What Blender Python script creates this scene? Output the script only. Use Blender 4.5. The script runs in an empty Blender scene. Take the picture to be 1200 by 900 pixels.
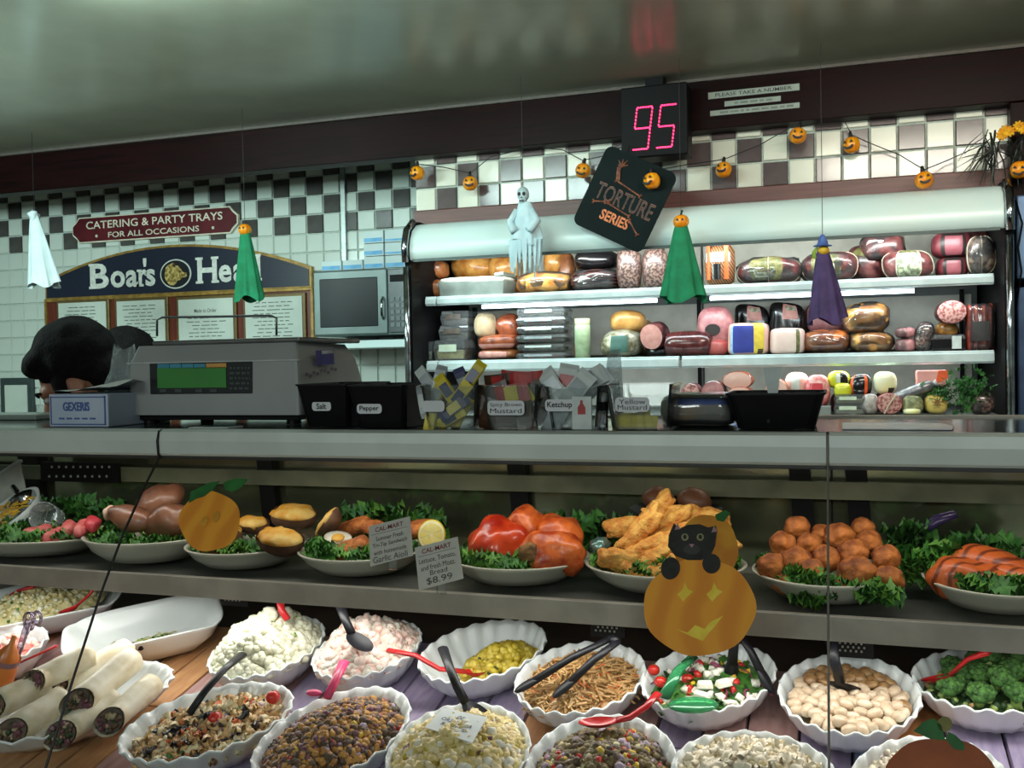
import bpy, math, random
from math import sin, cos, pi, radians as RAD
from mathutils import Vector as V, Matrix as MX, noise as NZ
random.seed(7)
SC = bpy.context.scene
COL = SC.collection

# ------------------------------------------------------------------ camera
F, YAW, PITCH, ROLL, EYE = 1150.0, RAD(18.43), RAD(-1.33), RAD(1.07), 1.42
FW = V((-sin(YAW)*cos(PITCH), cos(YAW)*cos(PITCH), sin(PITCH)))
_r = V((cos(YAW), sin(YAW), 0)); _u = _r.cross(FW)
RT = cos(ROLL)*_r - sin(ROLL)*_u
UP = cos(ROLL)*_u + sin(ROLL)*_r
CAM = V((0, 0, EYE))
cd = bpy.data.cameras.new('camera'); cam = bpy.data.objects.new('camera', cd); COL.objects.link(cam)
cd.sensor_fit = 'HORIZONTAL'; cd.sensor_width = 36.0; cd.lens = 36.0*F/1200.0; cd.clip_start = .02
cam.matrix_world = MX(((RT.x, UP.x, -FW.x, 0), (RT.y, UP.y, -FW.y, 0), (RT.z, UP.z, -FW.z, EYE), (0, 0, 0, 1)))
SC.camera = cam

# ------------------------------------------------------------------ world, lamps, exposure
w = bpy.data.worlds.new('shop_ambient'); SC.world = w; w.use_nodes = True
w.node_tree.nodes['Background'].inputs[0].default_value = (.80, .95, .90, 1)
w.node_tree.nodes['Background'].inputs[1].default_value = .22
SC.view_settings.view_transform = 'Standard'; SC.view_settings.look = 'None'
SC.view_settings.gamma = 1.0; SC.view_settings.exposure = 0.0; SC.view_settings.use_curve_mapping = False
SC.cycles.use_denoising = True
SC.cycles.max_bounces = 8; SC.cycles.transparent_max_bounces = 24
SC.cycles.caustics_reflective = False; SC.cycles.caustics_refractive = False

def lamp(name, loc, size, power, color, aim):
    l = bpy.data.lights.new(name, 'AREA'); l.shape = 'RECTANGLE'; l.size, l.size_y = size
    l.energy = power; l.color = color
    o = bpy.data.objects.new(name, l); COL.objects.link(o); o.location = loc
    o.rotation_euler = V(aim).to_track_quat('-Z', 'Y').to_euler(); o['kind'] = 'helper'
    return o
COOL = (.74, 1.0, .94); WARM = (1.0, .95, .80); WHITE = (.90, 1.0, .96)
# unseen lamps over the servers' aisle, turned toward the far wall, and over the shop floor
lamp('aisle_light', (-3.5, 1.7, 2.22), (1.2, .3), 58, COOL, (.0, .95, -.25))  # unseen lamp hung low and tilted to light the left tiles evenly
lamp('aisle_light', (-1.6, 2.4, 2.55), (1.2, .3), 36, COOL, (0, .8, -.7))
lamp('aisle_light', (.5, 2.4, 2.55), (1.2, .3), 40, WARM, (0, .8, -.7))
lamp('shop_light', (-1.6, -2.9, 2.56), (1.2, 1.2), 62, WHITE, (0, .8, -.8))
lamp('shop_light', (1.1, -2.9, 2.56), (1.2, 1.2), 62, WHITE, (0, .5, -1))
# tubes inside the wall cooler: under the canopy and under the top shelf lip
lamp('canopy_tube_light', (-.6, 4.05, 1.88), (2.2, .04), 9, (.92, 1, .97), (0, .95, -.6))
lamp('shelf_tube_light', (-.6, 4.09, 1.655), (2.2, .03), 5, (.85, .97, 1), (0, .6, -1))
lamp('lower_deck_fill', (-.6, 4.09, 1.36), (2.2, .03), 4, (.85, .97, 1), (0, .5, -1))  # unseen fill added under the middle shelf to brighten the lower deck
# tube inside the counter case, under the front edge of the upper shelf
lamp('case_tube_light', (-.55, 1.50, 1.012), (2.2, .03), 4.2, (1.0, .98, .92), (0, -.25, -1))
lamp('case_top_fill', (-.55, 1.49, 1.255), (2.2, .02), 2.0, (1.0, .97, .88), (0, .55, -1))  # added fill under the rail, brightens the upper platters

# ------------------------------------------------------------------ pixel rays turned into places
def ray(x, y): return FW + RT*((x-600)/F) - UP*((y-450)/F)
def at(x, y, Y):
    d = ray(x, y); return CAM + d*(Y/d.y)
def atz(x, y, z):
    d = ray(x, y); return CAM + d*((z-EYE)/d.z)

# ------------------------------------------------------------------ materials
def lin(c): return tuple(((x/255)/12.92 if x/255 <= .04045 else ((x/255+.055)/1.055)**2.4) for x in c)
MATS = {}
def mat(name, c, r=.5, m=0.0, c2=None, ns=30, lo=.4, hi=.65, bump=0, bs=60, em=0, coat=0, sss=0, spec=.5, detail=3):
    if name in MATS: return MATS[name]
    M = bpy.data.materials.new(name); M.use_nodes = True; nt = M.node_tree; b = nt.nodes['Principled BSDF']
    col = lin(c)+(1,); b.inputs['Roughness'].default_value = r; b.inputs['Metallic'].default_value = m
    b.inputs['Specular IOR Level'].default_value = spec
    if coat: b.inputs['Coat Weight'].default_value = coat; b.inputs['Coat Roughness'].default_value = .12
    tc = nt.nodes.new('ShaderNodeTexCoord')
    if c2 is None: c2 = tuple(x*.9 for x in c)
    n = nt.nodes.new('ShaderNodeTexNoise'); n.inputs['Scale'].default_value = ns; n.inputs['Detail'].default_value = detail
    nt.links.new(tc.outputs['Object'], n.inputs['Vector'])
    cr = nt.nodes.new('ShaderNodeValToRGB'); cr.color_ramp.elements[0].position = lo; cr.color_ramp.elements[1].position = hi
    cr.color_ramp.elements[0].color = lin(c2)+(1,); cr.color_ramp.elements[1].color = col
    nt.links.new(n.outputs['Fac'], cr.inputs['Fac']); nt.links.new(cr.outputs['Color'], b.inputs['Base Color'])
    if bump:
        n2 = nt.nodes.new('ShaderNodeTexNoise'); n2.inputs['Scale'].default_value = bs; n2.inputs['Detail'].default_value = 4
        nt.links.new(tc.outputs['Object'], n2.inputs['Vector'])
        bp = nt.nodes.new('ShaderNodeBump'); bp.inputs['Strength'].default_value = bump; bp.inputs['Distance'].default_value = .004
        nt.links.new(n2.outputs['Fac'], bp.inputs['Height']); nt.links.new(bp.outputs['Normal'], b.inputs['Normal'])
    if em:
        b.inputs['Emission Color'].default_value = col; b.inputs['Emission Strength'].default_value = em
    if sss:
        b.inputs['Subsurface Weight'].default_value = sss; b.inputs['Subsurface Radius'].default_value = (.01, .006, .004)
    MATS[name] = M; return M

def wood(name, c, c2, r=.35, axis=0, scale=6):
    if name in MATS: return MATS[name]
    M = mat(name, c, r, c2=c2, ns=scale, lo=.3, hi=.7, detail=6)
    nt = M.node_tree; n = [x for x in nt.nodes if x.type == 'TEX_NOISE'][0]; tc = [x for x in nt.nodes if x.type == 'TEX_COORD'][0]
    mp = nt.nodes.new('ShaderNodeMapping'); s = [14, 14, 14]; s[axis] = .8
    mp.inputs['Scale'].default_value = s
    nt.links.new(tc.outputs['Object'], mp.inputs['Vector']); nt.links.new(mp.outputs['Vector'], n.inputs['Vector'])
    return M

def stripes(name, c, c2, scale=40, r=.4, rot=(0, 0, 0), lo=.35, hi=.5, coat=0, dist=2.0, bump=0):
    """dark bands (grill marks, twine, ribs) that belong to the thing itself"""
    if name in MATS: return MATS[name]
    M = mat(name, c, r, coat=coat, bump=bump); nt = M.node_tree; b = nt.nodes['Principled BSDF']
    n = nt.nodes.new('ShaderNodeTexWave'); n.inputs['Scale'].default_value = scale; n.inputs['Distortion'].default_value = dist
    n.inputs['Detail'].default_value = 2
    tc = [x for x in nt.nodes if x.type == 'TEX_COORD'][0]; mp = nt.nodes.new('ShaderNodeMapping'); mp.inputs['Rotation'].default_value = rot
    nt.links.new(tc.outputs['Object'], mp.inputs['Vector']); nt.links.new(mp.outputs['Vector'], n.inputs['Vector'])
    cr = nt.nodes.new('ShaderNodeValToRGB'); cr.color_ramp.elements[0].position = lo; cr.color_ramp.elements[1].position = hi
    cr.color_ramp.elements[0].color = lin(c2)+(1,); cr.color_ramp.elements[1].color = lin(c)+(1,)
    nt.links.new(n.outputs['Fac'], cr.inputs['Fac']); nt.links.new(cr.outputs['Color'], b.inputs['Base Color'])
    return M

def clear(name, tint=(1, 1, 1), haze=0.0, hazec=(220, 230, 230), ior=1.35, rough=.03):
    """thin clear sheet: transparent with a Fresnel gloss, and a little diffuse haze for plastic"""
    if name in MATS: return MATS[name]
    M = bpy.data.materials.new(name); M.use_nodes = True; nt = M.node_tree; nt.nodes.remove(nt.nodes['Principled BSDF'])
    out = nt.nodes['Material Output']; t = nt.nodes.new('ShaderNodeBsdfTransparent'); t.inputs[0].default_value = tuple(tint)+(1,)
    g = nt.nodes.new('ShaderNodeBsdfGlossy'); g.inputs['Roughness'].default_value = rough
    f = nt.nodes.new('ShaderNodeFresnel'); f.inputs[0].default_value = ior
    mx = nt.nodes.new('ShaderNodeMixShader'); nt.links.new(f.outputs[0], mx.inputs[0])
    src = t
    if haze:
        d = nt.nodes.new('ShaderNodeBsdfDiffuse'); d.inputs[0].default_value = lin(hazec)+(1,)
        nz = nt.nodes.new('ShaderNodeTexNoise'); nz.inputs['Scale'].default_value = 25
        ml = nt.nodes.new('ShaderNodeMath'); ml.operation = 'MULTIPLY'; ml.inputs[1].default_value = haze*2
        nt.links.new(nz.outputs['Fac'], ml.inputs[0])
        m2 = nt.nodes.new('ShaderNodeMixShader'); nt.links.new(ml.outputs[0], m2.inputs[0])
        nt.links.new(t.outputs[0], m2.inputs[1]); nt.links.new(d.outputs[0], m2.inputs[2]); src = m2
    nt.links.new(src.outputs[0], mx.inputs[1]); nt.links.new(g.outputs[0], mx.inputs[2]); nt.links.new(mx.outputs[0], out.inputs[0])
    MATS[name] = M; return M

# ------------------------------------------------------------------ mesh building
def T(x, y=None, z=None):
    return MX.Translation(V(x) if y is None else V((x, y, z)))
def RX(a): return MX.Rotation(a, 4, 'X')
def RY(a): return MX.Rotation(a, 4, 'Y')
def RZ(a): return MX.Rotation(a, 4, 'Z')
I4 = MX.Identity(4)
FRONT = MX(((1, 0, 0, 0), (0, 0, -1, 0), (0, 1, 0, 0), (0, 0, 0, 1)))       # local x,y,z -> X, Z, -Y (a face turned to the shop)

def sg(x, e): return math.copysign(abs(x)**e, x)
class MB:
    def __init__(s): s.v = []; s.f = []; s.m = []
    def add(s, vs, fs, mi=0, M=None):
        k = len(s.v)
        s.v += [(M @ V(p)) if M else V(p) for p in vs]; s.f += [tuple(i+k for i in f) for f in fs]; s.m += [mi]*len(fs); return s
    def box(s, c, d, mi=0, M=None, top=(1, 1)):
        x, y, z = d[0]/2, d[1]/2, d[2]/2; a, b = top
        vs = [(-x, -y, -z), (x, -y, -z), (x, y, -z), (-x, y, -z), (-x*a, -y*b, z), (x*a, -y*b, z), (x*a, y*b, z), (-x*a, y*b, z)]
        vs = [V(p)+V(c) for p in vs]
        return s.add(vs, [(3, 2, 1, 0), (4, 5, 6, 7), (0, 1, 5, 4), (1, 2, 6, 5), (2, 3, 7, 6), (3, 0, 4, 7)], mi, M)
    def box2(s, a, b, mi=0, M=None):
        return s.box(((a[0]+b[0])/2, (a[1]+b[1])/2, (a[2]+b[2])/2), (abs(b[0]-a[0]), abs(b[1]-a[1]), abs(b[2]-a[2])), mi, M)
    def tube(s, pts, r, n=8, mi=0, M=None, cap=True, flat=1.0):
        pts = [V(p) for p in pts]; rs = r if isinstance(r, (list, tuple)) else [r]*len(pts); vs = []; fs = []
        up = V((0, 0, 1)); prev = None
        for i, p in enumerate(pts):
            t = (pts[min(i+1, len(pts)-1)]-pts[max(i-1, 0)]).normalized()
            if prev is None:
                a = t.cross(up)
                if a.length < .01: a = t.cross(V((1, 0, 0)))
            else: a = prev - t*prev.dot(t)
            a.normalize(); prev = a; b = t.cross(a)
            for k in range(n):
                th = 2*pi*k/n; vs.append(p + a*cos(th)*rs[i] + b*sin(th)*rs[i]*flat)
        for i in range(len(pts)-1):
            for k in range(n): fs.append((i*n+k, i*n+(k+1) % n, (i+1)*n+(k+1) % n, (i+1)*n+k))
        if cap:
            fs.append(tuple(range(n-1, -1, -1))); fs.append(tuple(range((len(pts)-1)*n, len(pts)*n)))
        return s.add(vs, fs, mi, M)
    def lathe(s, prof, n=24, mi=0, M=None, sx=1, sy=1, fr=None, fz=None):
        vs = []; fs = []
        for j, (r, z) in enumerate(prof):
            for k in range(n):
                th = 2*pi*k/n; rr = r*(fr(th, j) if fr else 1); vs.append((rr*cos(th)*sx, rr*sin(th)*sy, z+(fz(th, j) if fz else 0)))
        for j in range(len(prof)-1):
            for k in range(n): fs.append((j*n+k, j*n+(k+1) % n, (j+1)*n+(k+1) % n, (j+1)*n+k))
        return s.add(vs, fs, mi, M)
    def sup(s, a, b, c, e1=1, e2=1, nu=16, nv=10, mi=0, M=None, nz=0, nf=30, seed=0, t0=0, t1=2*pi, p0=-pi/2, p1=pi/2, off=0):
        vs = []; fs = []; full = abs(t1-t0-2*pi) < 1e-6
        kk = nu if full else nu+1
        for j in range(nv+1):
            ph = p0+(p1-p0)*j/nv
            for i in range(kk):
                th = t0+(t1-t0)*i/nu
                p = V((a*sg(cos(ph), e1)*sg(cos(th), e2), b*sg(cos(ph), e1)*sg(sin(th), e2), c*sg(sin(ph), e1)))*(1+off)
                if nz: p = p*(1+nz*NZ.noise(p*nf+V((seed*3.1, seed*1.7, seed))))
                vs.append(p)
        for j in range(nv):
            for i in range(nu):
                i2 = (i+1) % kk if full else i+1
                fs.append((j*kk+i, j*kk+i2, (j+1)*kk+i2, (j+1)*kk+i))
        return s.add(vs, fs, mi, M)
    def prism(s, poly, d, mi=0, M=None):
        n = len(poly); vs = [(x, y, 0) for x, y in poly]+[(x, y, d) for x, y in poly]
        fs = [tuple(range(n-1, -1, -1)), tuple(range(n, 2*n))]+[(i, (i+1) % n, n+(i+1) % n, n+i) for i in range(n)]
        return s.add(vs, fs, mi, M)
    def sheet(s, rows, mi=0, M=None, close=False):
        n = len(rows[0]); vs = [p for r in rows for p in r]; fs = []
        for j in range(len(rows)-1):
            for i in range(n if close else n-1): fs.append((j*n+i, j*n+(i+1) % n, (j+1)*n+(i+1) % n, (j+1)*n+i))
        return s.add(vs, fs, mi, M)
ICO = None
def lump(mb, r, M, mi=0):
    """12-vertex rounded bit"""
    global ICO
    if ICO is None:
        t = (1+5**.5)/2; vs = [(-1, t, 0), (1, t, 0), (-1, -t, 0), (1, -t, 0), (0, -1, t), (0, 1, t), (0, -1, -t), (0, 1, -t), (t, 0, -1), (t, 0, 1), (-t, 0, -1), (-t, 0, 1)]
        fs = [(0, 11, 5), (0, 5, 1), (0, 1, 7), (0, 7, 10), (0, 10, 11), (1, 5, 9), (5, 11, 4), (11, 10, 2), (10, 7, 6), (7, 1, 8), (3, 9, 4), (3, 4, 2), (3, 2, 6), (3, 6, 8), (3, 8, 9), (4, 9, 5), (2, 4, 11), (6, 2, 10), (8, 6, 7), (9, 8, 1)]
        ICO = ([V(p)*(1/1.9) for p in vs], fs)
    mb.add([(p.x*r[0], p.y*r[1], p.z*r[2]) for p in ICO[0]], ICO[1], mi, M)

def root(o):
    while o.parent: o = o.parent
    return o
def tag(o, label=None, cat=None, group=None, kind=None):
    if label: o['label'] = label
    if cat: o['category'] = cat
    if group: o['group'] = group
    if kind: o['kind'] = kind
    return o
def obj(name, mb, mats, parent=None, smooth=False, bev=0, label=None, cat=None, group=None, kind=None, W=False, M=None, base=True):
    """one mesh object; W: vertices are world places, made relative to the parent thing's spot"""
    me = bpy.data.meshes.new(name); vs = mb.v
    loc = V((0, 0, 0))
    if parent is None and M is None and base:
        xs = [p[0] for p in vs]; ys = [p[1] for p in vs]; zs = [p[2] for p in vs]
        loc = V(((min(xs)+max(xs))/2, (min(ys)+max(ys))/2, min(zs)))
    elif W: loc = root(parent).location.copy()
    me.from_pydata([tuple(V(p)-loc) for p in vs], [], mb.f)
    for m_ in (mats if isinstance(mats, (list, tuple)) else [mats]): me.materials.append(m_)
    if any(mb.m): me.polygons.foreach_set('material_index', mb.m)
    if smooth: me.polygons.foreach_set('use_smooth', [True]*len(me.polygons))
    me.update()
    o = bpy.data.objects.new(name, me); COL.objects.link(o)
    if parent is None:
        if M is not None: o.matrix_world = M
        else: o.location = loc
    else:
        o.parent = parent
        if M is not None: o.matrix_basis = M
    if bev:
        b = o.modifiers.new('bevel', 'BEVEL'); b.width = bev; b.segments = 2; b.limit_method = 'ANGLE'
    return tag(o, label, cat, group, kind)
def thing(name, label, cat, loc=(0, 0, 0), group=None, M=None, kind=None):
    o = bpy.data.objects.new(name, None); COL.objects.link(o); o.empty_display_size = .05
    if M is not None: o.matrix_world = M
    else: o.location = loc
    return tag(o, label, cat, group, kind)
def struct(name, mb, m, bev=0, smooth=False): return obj(name, mb, m, None, smooth, bev, kind='structure')
def dup(r, loc=None, M=None, label=None, group=None, scale=None):
    c = r.copy(); COL.objects.link(c)
    if M is not None: c.matrix_world = M
    if loc is not None: c.location = loc
    if scale: c.scale = (scale,)*3
    if label: c['label'] = label
    if group: c['group'] = group
    for ch in r.children:
        d = ch.copy(); COL.objects.link(d); d.parent = c
        for g in ch.children:
            e = g.copy(); COL.objects.link(e); e.parent = d
    return c

def text_mesh(s, bold=0, ext=.0004):
    c = bpy.data.curves.new('lettering', 'FONT'); c.body = s; c.size = 1; c.resolution_u = 3; c.offset = bold
    o = bpy.data.objects.new('lettering', c); me = bpy.data.meshes.new_from_object(o)
    vs = [v.co.copy() for v in me.vertices]; fs = [tuple(p.vertices) for p in me.polygons]
    bpy.data.objects.remove(o); bpy.data.curves.remove(c); bpy.data.meshes.remove(me)
    x0, x1 = min(p.x for p in vs), max(p.x for p in vs); y0, y1 = min(p.y for p in vs), max(p.y for p in vs)
    return vs, fs, x0, x1, y0, y1
def text(s, w_, h_, M, m, parent=None, bold=0, W=False, mb=None, shear=0, name='lettering'):
    """flat lettering fitted to w x h, centred in M's plane"""
    vs, fs, x0, x1, y0, y1 = text_mesh(s, bold)
    out = []
    for p in vs:
        y = ((p.y-y0)/(y1-y0)-.5)*h_; out.append((((p.x-x0)/(x1-x0)-.5)*w_+y*shear, y, 0))
    if mb is not None: mb.add(out, fs, 0, M); return
    b = MB(); b.add(out, fs, 0, M)
    return obj(name, b, m, parent, W=W)

# ================================================================== the room
CEIL = 2.575
m_ceil = mat('glossy_ceiling_paint', (154, 156, 138), .22, c2=(146, 148, 131), ns=3, bump=.05, bs=6, spec=.6)
m_wood = wood('dark_stained_wood', (32, 13, 13), (18, 8, 9), .4, 0, 5)
m_wood.node_tree.nodes['Principled BSDF'].inputs['Specular IOR Level'].default_value = .06
m_trimw = wood('reddish_brown_wood', (112, 66, 60), (84, 46, 42), .45, 0, 5)
m_grout = mat('grout', (188, 198, 190), .9, ns=80)
m_tile = mat('white_glazed_tile', (212, 222, 214), .18, c2=(204, 214, 207), ns=4)
m_tileb = mat('charcoal_glazed_tile', (84, 82, 80), .16, c2=(70, 68, 67), ns=8)
m_tilec = mat('cream_glazed_tile', (226, 224, 208), .18, c2=(216, 214, 198), ns=4)
m_tileg = mat('brown_grey_glazed_tile', (98, 84, 84), .14, c2=(84, 72, 72), ns=8)
m_plaster = mat('plaster', (150, 158, 150), .8)
struct('floor', MB().box2((-6, -2.5, -.1), (3, 5.2, 0)), mat('quarry_tile_floor', (110, 84, 70), .5, c2=(90, 68, 58), ns=5))
struct('ceiling', MB().box2((-6, -2.5, CEIL), (3, 5.2, CEIL+.1)), m_ceil)
wall_back = struct('wall_back', MB().box2((-6, 4.858, 0), (-1.85, 5.1, CEIL)), m_grout)
wall_soffit = struct('wall_soffit', MB().box2((-1.87, 4.257, 2.0), (.63, 5.1, CEIL)), m_grout)
struct('wall_left', MB().box2((-6, 0, 0), (-5.7, 5.1, CEIL)), m_plaster)
struct('wall_right', MB().box2((2.2, 0, 0), (2.4, 5.1, CEIL)), m_plaster)
struct('wall_far', MB().box2((-1.85, 5.0, 0), (3, 5.1, CEIL)), m_plaster)
struct('beam', MB().box2((-6, 4.15, 2.367), (3, 4.25, CEIL)), m_wood, bev=.003)
struct('trim_1', MB().box2((-6, 4.13, CEIL-.012), (3, 4.15, CEIL)), mat('pale_edge_strip', (92, 84, 78), .6))
struct('trim_2', MB().box2((-1.87, 4.215, 2.045), (.64, 4.256, 2.128)), m_trimw, bev=.004)
struct('trim_3', MB().box2((.63, 4.17, 2.0), (2.2, 4.25, 2.37)), m_wood, bev=.003)
p = at(402, 200, 4.84)
struct('trim_4', MB().box2((p.x-.012, 4.828, 1.5), (p.x+.012, 4.858, 2.56)), mat('steel_corner_strip', (170, 180, 178), .35, .6))

# tiles: each one an object under its wall, shared meshes
PIT = .1055
def tile_mesh(name, m):
    b = MB(); h = .0505; k = .0465; d = .010
    b.add([(-h, 0, -h), (h, 0, -h), (h, 0, h), (-h, 0, h), (-k, -d, -k), (k, -d, -k), (k, -d, k), (-k, -d, k)],
          [(4, 5, 6, 7), (0, 1, 5, 4), (1, 2, 6, 5), (2, 3, 7, 6), (3, 0, 4, 7)])
    me = bpy.data.meshes.new(name); me.from_pydata([tuple(v) for v in b.v], [], b.f); me.materials.append(m); return me
TW, TB, TC, TG = [tile_mesh('tile', m) for m in (m_tile, m_tileb, m_tilec, m_tileg)]
def put_tile(me, wall, x, y, z):
    o = bpy.data.objects.new('tile', me); COL.objects.link(o); o.parent = wall; o.location = V((x, y, z))-wall.location
X0 = -4.493+PIT/2; Z1 = 2.467-PIT/2; rest = MB(); ntile = 0
for r in range(-1, 12):
    z = Z1-r*PIT
    if z > 2.56: continue
    for k in range(-8, 24):
        x = X0+k*PIT
        if x < -5.35 or x > -2.08: continue
        dark = r <= 2 and r >= -1 and (k+r) % 2 == 0
        hid = (-4.50 < x < -2.86 and z < 1.93) or (-2.52 < x < -2.0 and 1.58 < z < 1.85) or z < 1.27 or x < -5.15 or (-4.3 < x < -3.3 and 2.22 < z < 2.28)
        if hid or ntile >= 300:
            rest.box((x, 4.853, z), (.1, .01, .1), 1 if dark else 0)
        else:
            put_tile(TB if dark else TW, wall_back, x, 4.858, z); ntile += 1
obj('tile_field', rest, [m_tile, m_tileb], wall_back, kind='stuff', W=True)
XS = -.400+PIT/2; ZS = 2.128+PIT/2
for r in range(3):
    for k in range(-14, 10):
        x = XS+k*PIT
        if -1.86 < x < .62: put_tile(TG if (k+r) % 2 == 1 else TC, wall_soffit, x, 4.257, ZS+r*PIT)

# ================================================================== wall cooler (open multi-deck case)
m_cool = mat('cooler_white_enamel', (208, 230, 230), .3, c2=(214, 228, 224), ns=3)
m_coolin = mat('cooler_grey_liner', (120, 126, 124), .5, c2=(104, 110, 108), ns=6)
m_backp = mat('cooler_back_panel', (232, 230, 216), .45, c2=(214, 212, 198), ns=10)
m_chrome = mat('chrome', (200, 205, 210), .12, 1.0, c2=(150, 155, 160), ns=20)
m_dark = mat('black_plastic', (15, 15, 17), .5, spec=.12)
m_lip = mat('shelf_price_rail', (206, 220, 222), .3, c2=(190, 206, 208), ns=15)
cooler = thing('display_cooler', 'long white open-front refrigerated display cooler stocked with deli meats under the checkered tiles', 'cooler', (-.6, 4.4, 0))
CX0, CX1 = -1.79, .59
b = MB(); b.box2((CX0+.03, 4.62, .3), (CX1-.03, 4.72, 2.04), 0); b.box2((CX0+.03, 3.95, 1.13), (CX1-.03, 4.62, 1.188), 0)
b.box2((CX0+.03, 3.9, .05), (CX1-.03, 3.96, 1.15), 0); b.box2((CX0+.03, 4.1, 1.98), (CX1-.03, 4.62, 2.04), 0)
obj('cabinet', b, m_coolin, cooler, W=True)
for x0, x1 in ((-1.72, -.60), (-.59, .54)):
    for z0, z1 in ((1.20, 1.41), (1.44, 1.67), (1.73, 1.96)):
        obj('back_panel', MB().box2((x0, 4.595, z0), (x1, 4.618, z1)), m_backp, cooler, bev=.003, W=True)
# rounded canopy, a curved profile pulled along X
pr = [(4.20, 2.043), (4.08, 2.043), (4.02, 2.030), (3.975, 2.0), (3.95, 1.955), (3.942, 1.91), (3.95, 1.872), (3.965, 1.868), (4.0, 1.90), (4.2, 1.96)]
b = MB(); b.sheet([[(CX0+.015, y, z) for y, z in pr], [(CX1-.015, y, z) for y, z in pr]], close=True)
obj('canopy', b, m_cool, cooler, smooth=True, W=True)
obj('canopy_lip', MB().box2((CX0+.03, 3.945, 1.862), (CX1-.03, 3.962, 1.874)), mat('dark_lip', (60, 78, 76), .4), cooler, W=True)
for x in (CX0, CX1):
    b = MB(); b.prism([(3.93, .05), (4.7, .05), (4.7, 2.05), (4.05, 2.05), (3.98, 2.02), (3.93, 1.93), (3.96, 1.85), (3.96, 1.2)], .03, 0, MX(((0, 0, 1, x-.015), (1, 0, 0, 0), (0, 1, 0, 0), (0, 0, 0, 1))))
    e = obj('end_panel', b, m_dark, cooler, W=True)
    b = MB(); b.tube([(x, 3.935, z) for z in (.1, 1.0, 1.5, 1.84)], .013, 8); b.tube([(x, 3.93, 1.86), (x, 3.925, 1.93), (x, 3.95, 2.0), (x, 4.02, 2.045)], .016, 8)
    obj('chrome_bumper', b, m_chrome, e, smooth=True, W=True)
for zt, zb, segs, nm in ((1.717, 1.676, ((-1.765, -1.715), (-1.708, -.595), (-.587, .557)), 'top'), (1.428, 1.379, ((-1.765, -1.715), (-1.708, -.63), (-.617, .557)), 'mid')):
    for x0, x1 in segs:
        s = obj('shelf', MB().box2((x0, 4.11, zt-.014), (x1, 4.6, zt-.004)), m_coolin, cooler, bev=.002, W=True)
        b = MB(); b.box2((x0, 4.085, zb), (x1, 4.11, zt)); b.box2((x0, 4.078, zb+.006), (x1, 4.086, zt-.010))
        obj('price_rail', b, m_lip, s, bev=.002, W=True)
for x0, x1 in ((-1.50, -.72), (-.50, .28)):
    b = MB(); b.tube([(x0, 4.105, 1.664), (x1, 4.105, 1.664)], .009, 10)
    obj('shelf_tube', b, mat('lit_tube', (235, 250, 255), .3, em=4.0), cooler, smooth=True, W=True)
for x in (-.61, .5, -1.715):
    for z in (1.57, 1.30): obj('shelf_upright', MB().box2((x-.008, 4.57, z-.12), (x+.008, 4.596, z+.12)), m_dark, cooler, W=True)

# a second cooler just beyond the chrome edge, only its blue-grey end shows
t = thing('cooler', 'blue-grey end of another cooler past the chrome edge with a hanging black cable', 'cooler', (.95, 4.4, 0))
m_blue = mat('blue_steel_panel', (72, 96, 130), .35, .3, c2=(50, 70, 100), ns=4)
obj('side_panel', MB().box2((.632, 4.06, .05), (1.3, 4.7, 1.66)), m_blue, t, bev=.006, W=True)
obj('upper_panel', MB().box2((.632, 4.06, 1.69), (1.3, 4.7, 2.0)), mat('blue_steel_panel_pale', (110, 140, 175), .35, .3, c2=(84, 110, 146), ns=4), t, bev=.006, W=True)
obj('door', MB().box2((.70, 4.035, 1.2), (1.25, 4.06, 1.6)), mat('grey_door', (120, 126, 128), .4, c2=(90, 94, 96), ns=6), t, bev=.01, W=True)
c_ = [at(x, y, 4.03) for x, y in ((1190, 235), (1198, 262), (1193, 290), (1197, 318), (1192, 350))]
obj('cable', MB().tube(c_, .004, 6), m_dark, t, smooth=True, W=True)

# ================================================================== signs on the far wall
m_cream = mat('cream_paint', (226, 220, 200), .5)
m_gold = mat('gold_paint', (176, 140, 70), .4, .3, c2=(140, 108, 52), ns=30)
def fr(p, n=V((0, -1, 0))): return T(p) @ FRONT
# catering sign
zc = 2.257; xc = -3.815; w_, h_ = 1.165, .155
t = thing('sign', 'maroon catering and party trays sign with notched ends above the menu board', 'sign', (xc, 4.84, zc-h_/2))
def notched(w_, h_, k):
    return [(-w_/2+k, -h_/2), (w_/2-k, -h_/2), (w_/2-k*.6, -h_/2+k*.5), (w_/2, -h_/2+k), (w_/2, h_/2-k), (w_/2-k*.6, h_/2-k*.5), (w_/2-k, h_/2), (-w_/2+k, h_/2), (-w_/2+k*.6, h_/2-k*.5), (-w_/2, h_/2-k), (-w_/2, -h_/2+k), (-w_/2+k*.6, -h_/2+k*.5)]
obj('rim', MB().prism(notched(w_, h_, .05), .02, 0, T(xc, 4.846, zc) @ FRONT), m_cream, t, W=True)
obj('panel', MB().prism(notched(w_-.016, h_-.016, .048), .024, 0, T(xc, 4.846, zc) @ FRONT), mat('maroon_paint', (96, 28, 36), .35, c2=(80, 22, 30), ns=8), t, W=True)
text('CATERING & PARTY TRAYS', .96, .046, T(xc+.005, 4.8205, zc+.026) @ FRONT, m_cream, t, .012, W=True)
text('FOR ALL OCCASIONS', .64, .034, T(xc+.005, 4.8205, zc-.038) @ FRONT, m_cream, t, .012, W=True)
for dx in (-.40, .42): obj('dot', MB().lathe([(0, 0), (.009, 0), (.009, .003), (0, .003)], 12, 0, T(xc+dx, 4.822, zc-.04) @ FRONT), m_cream, t, W=True)

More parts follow.
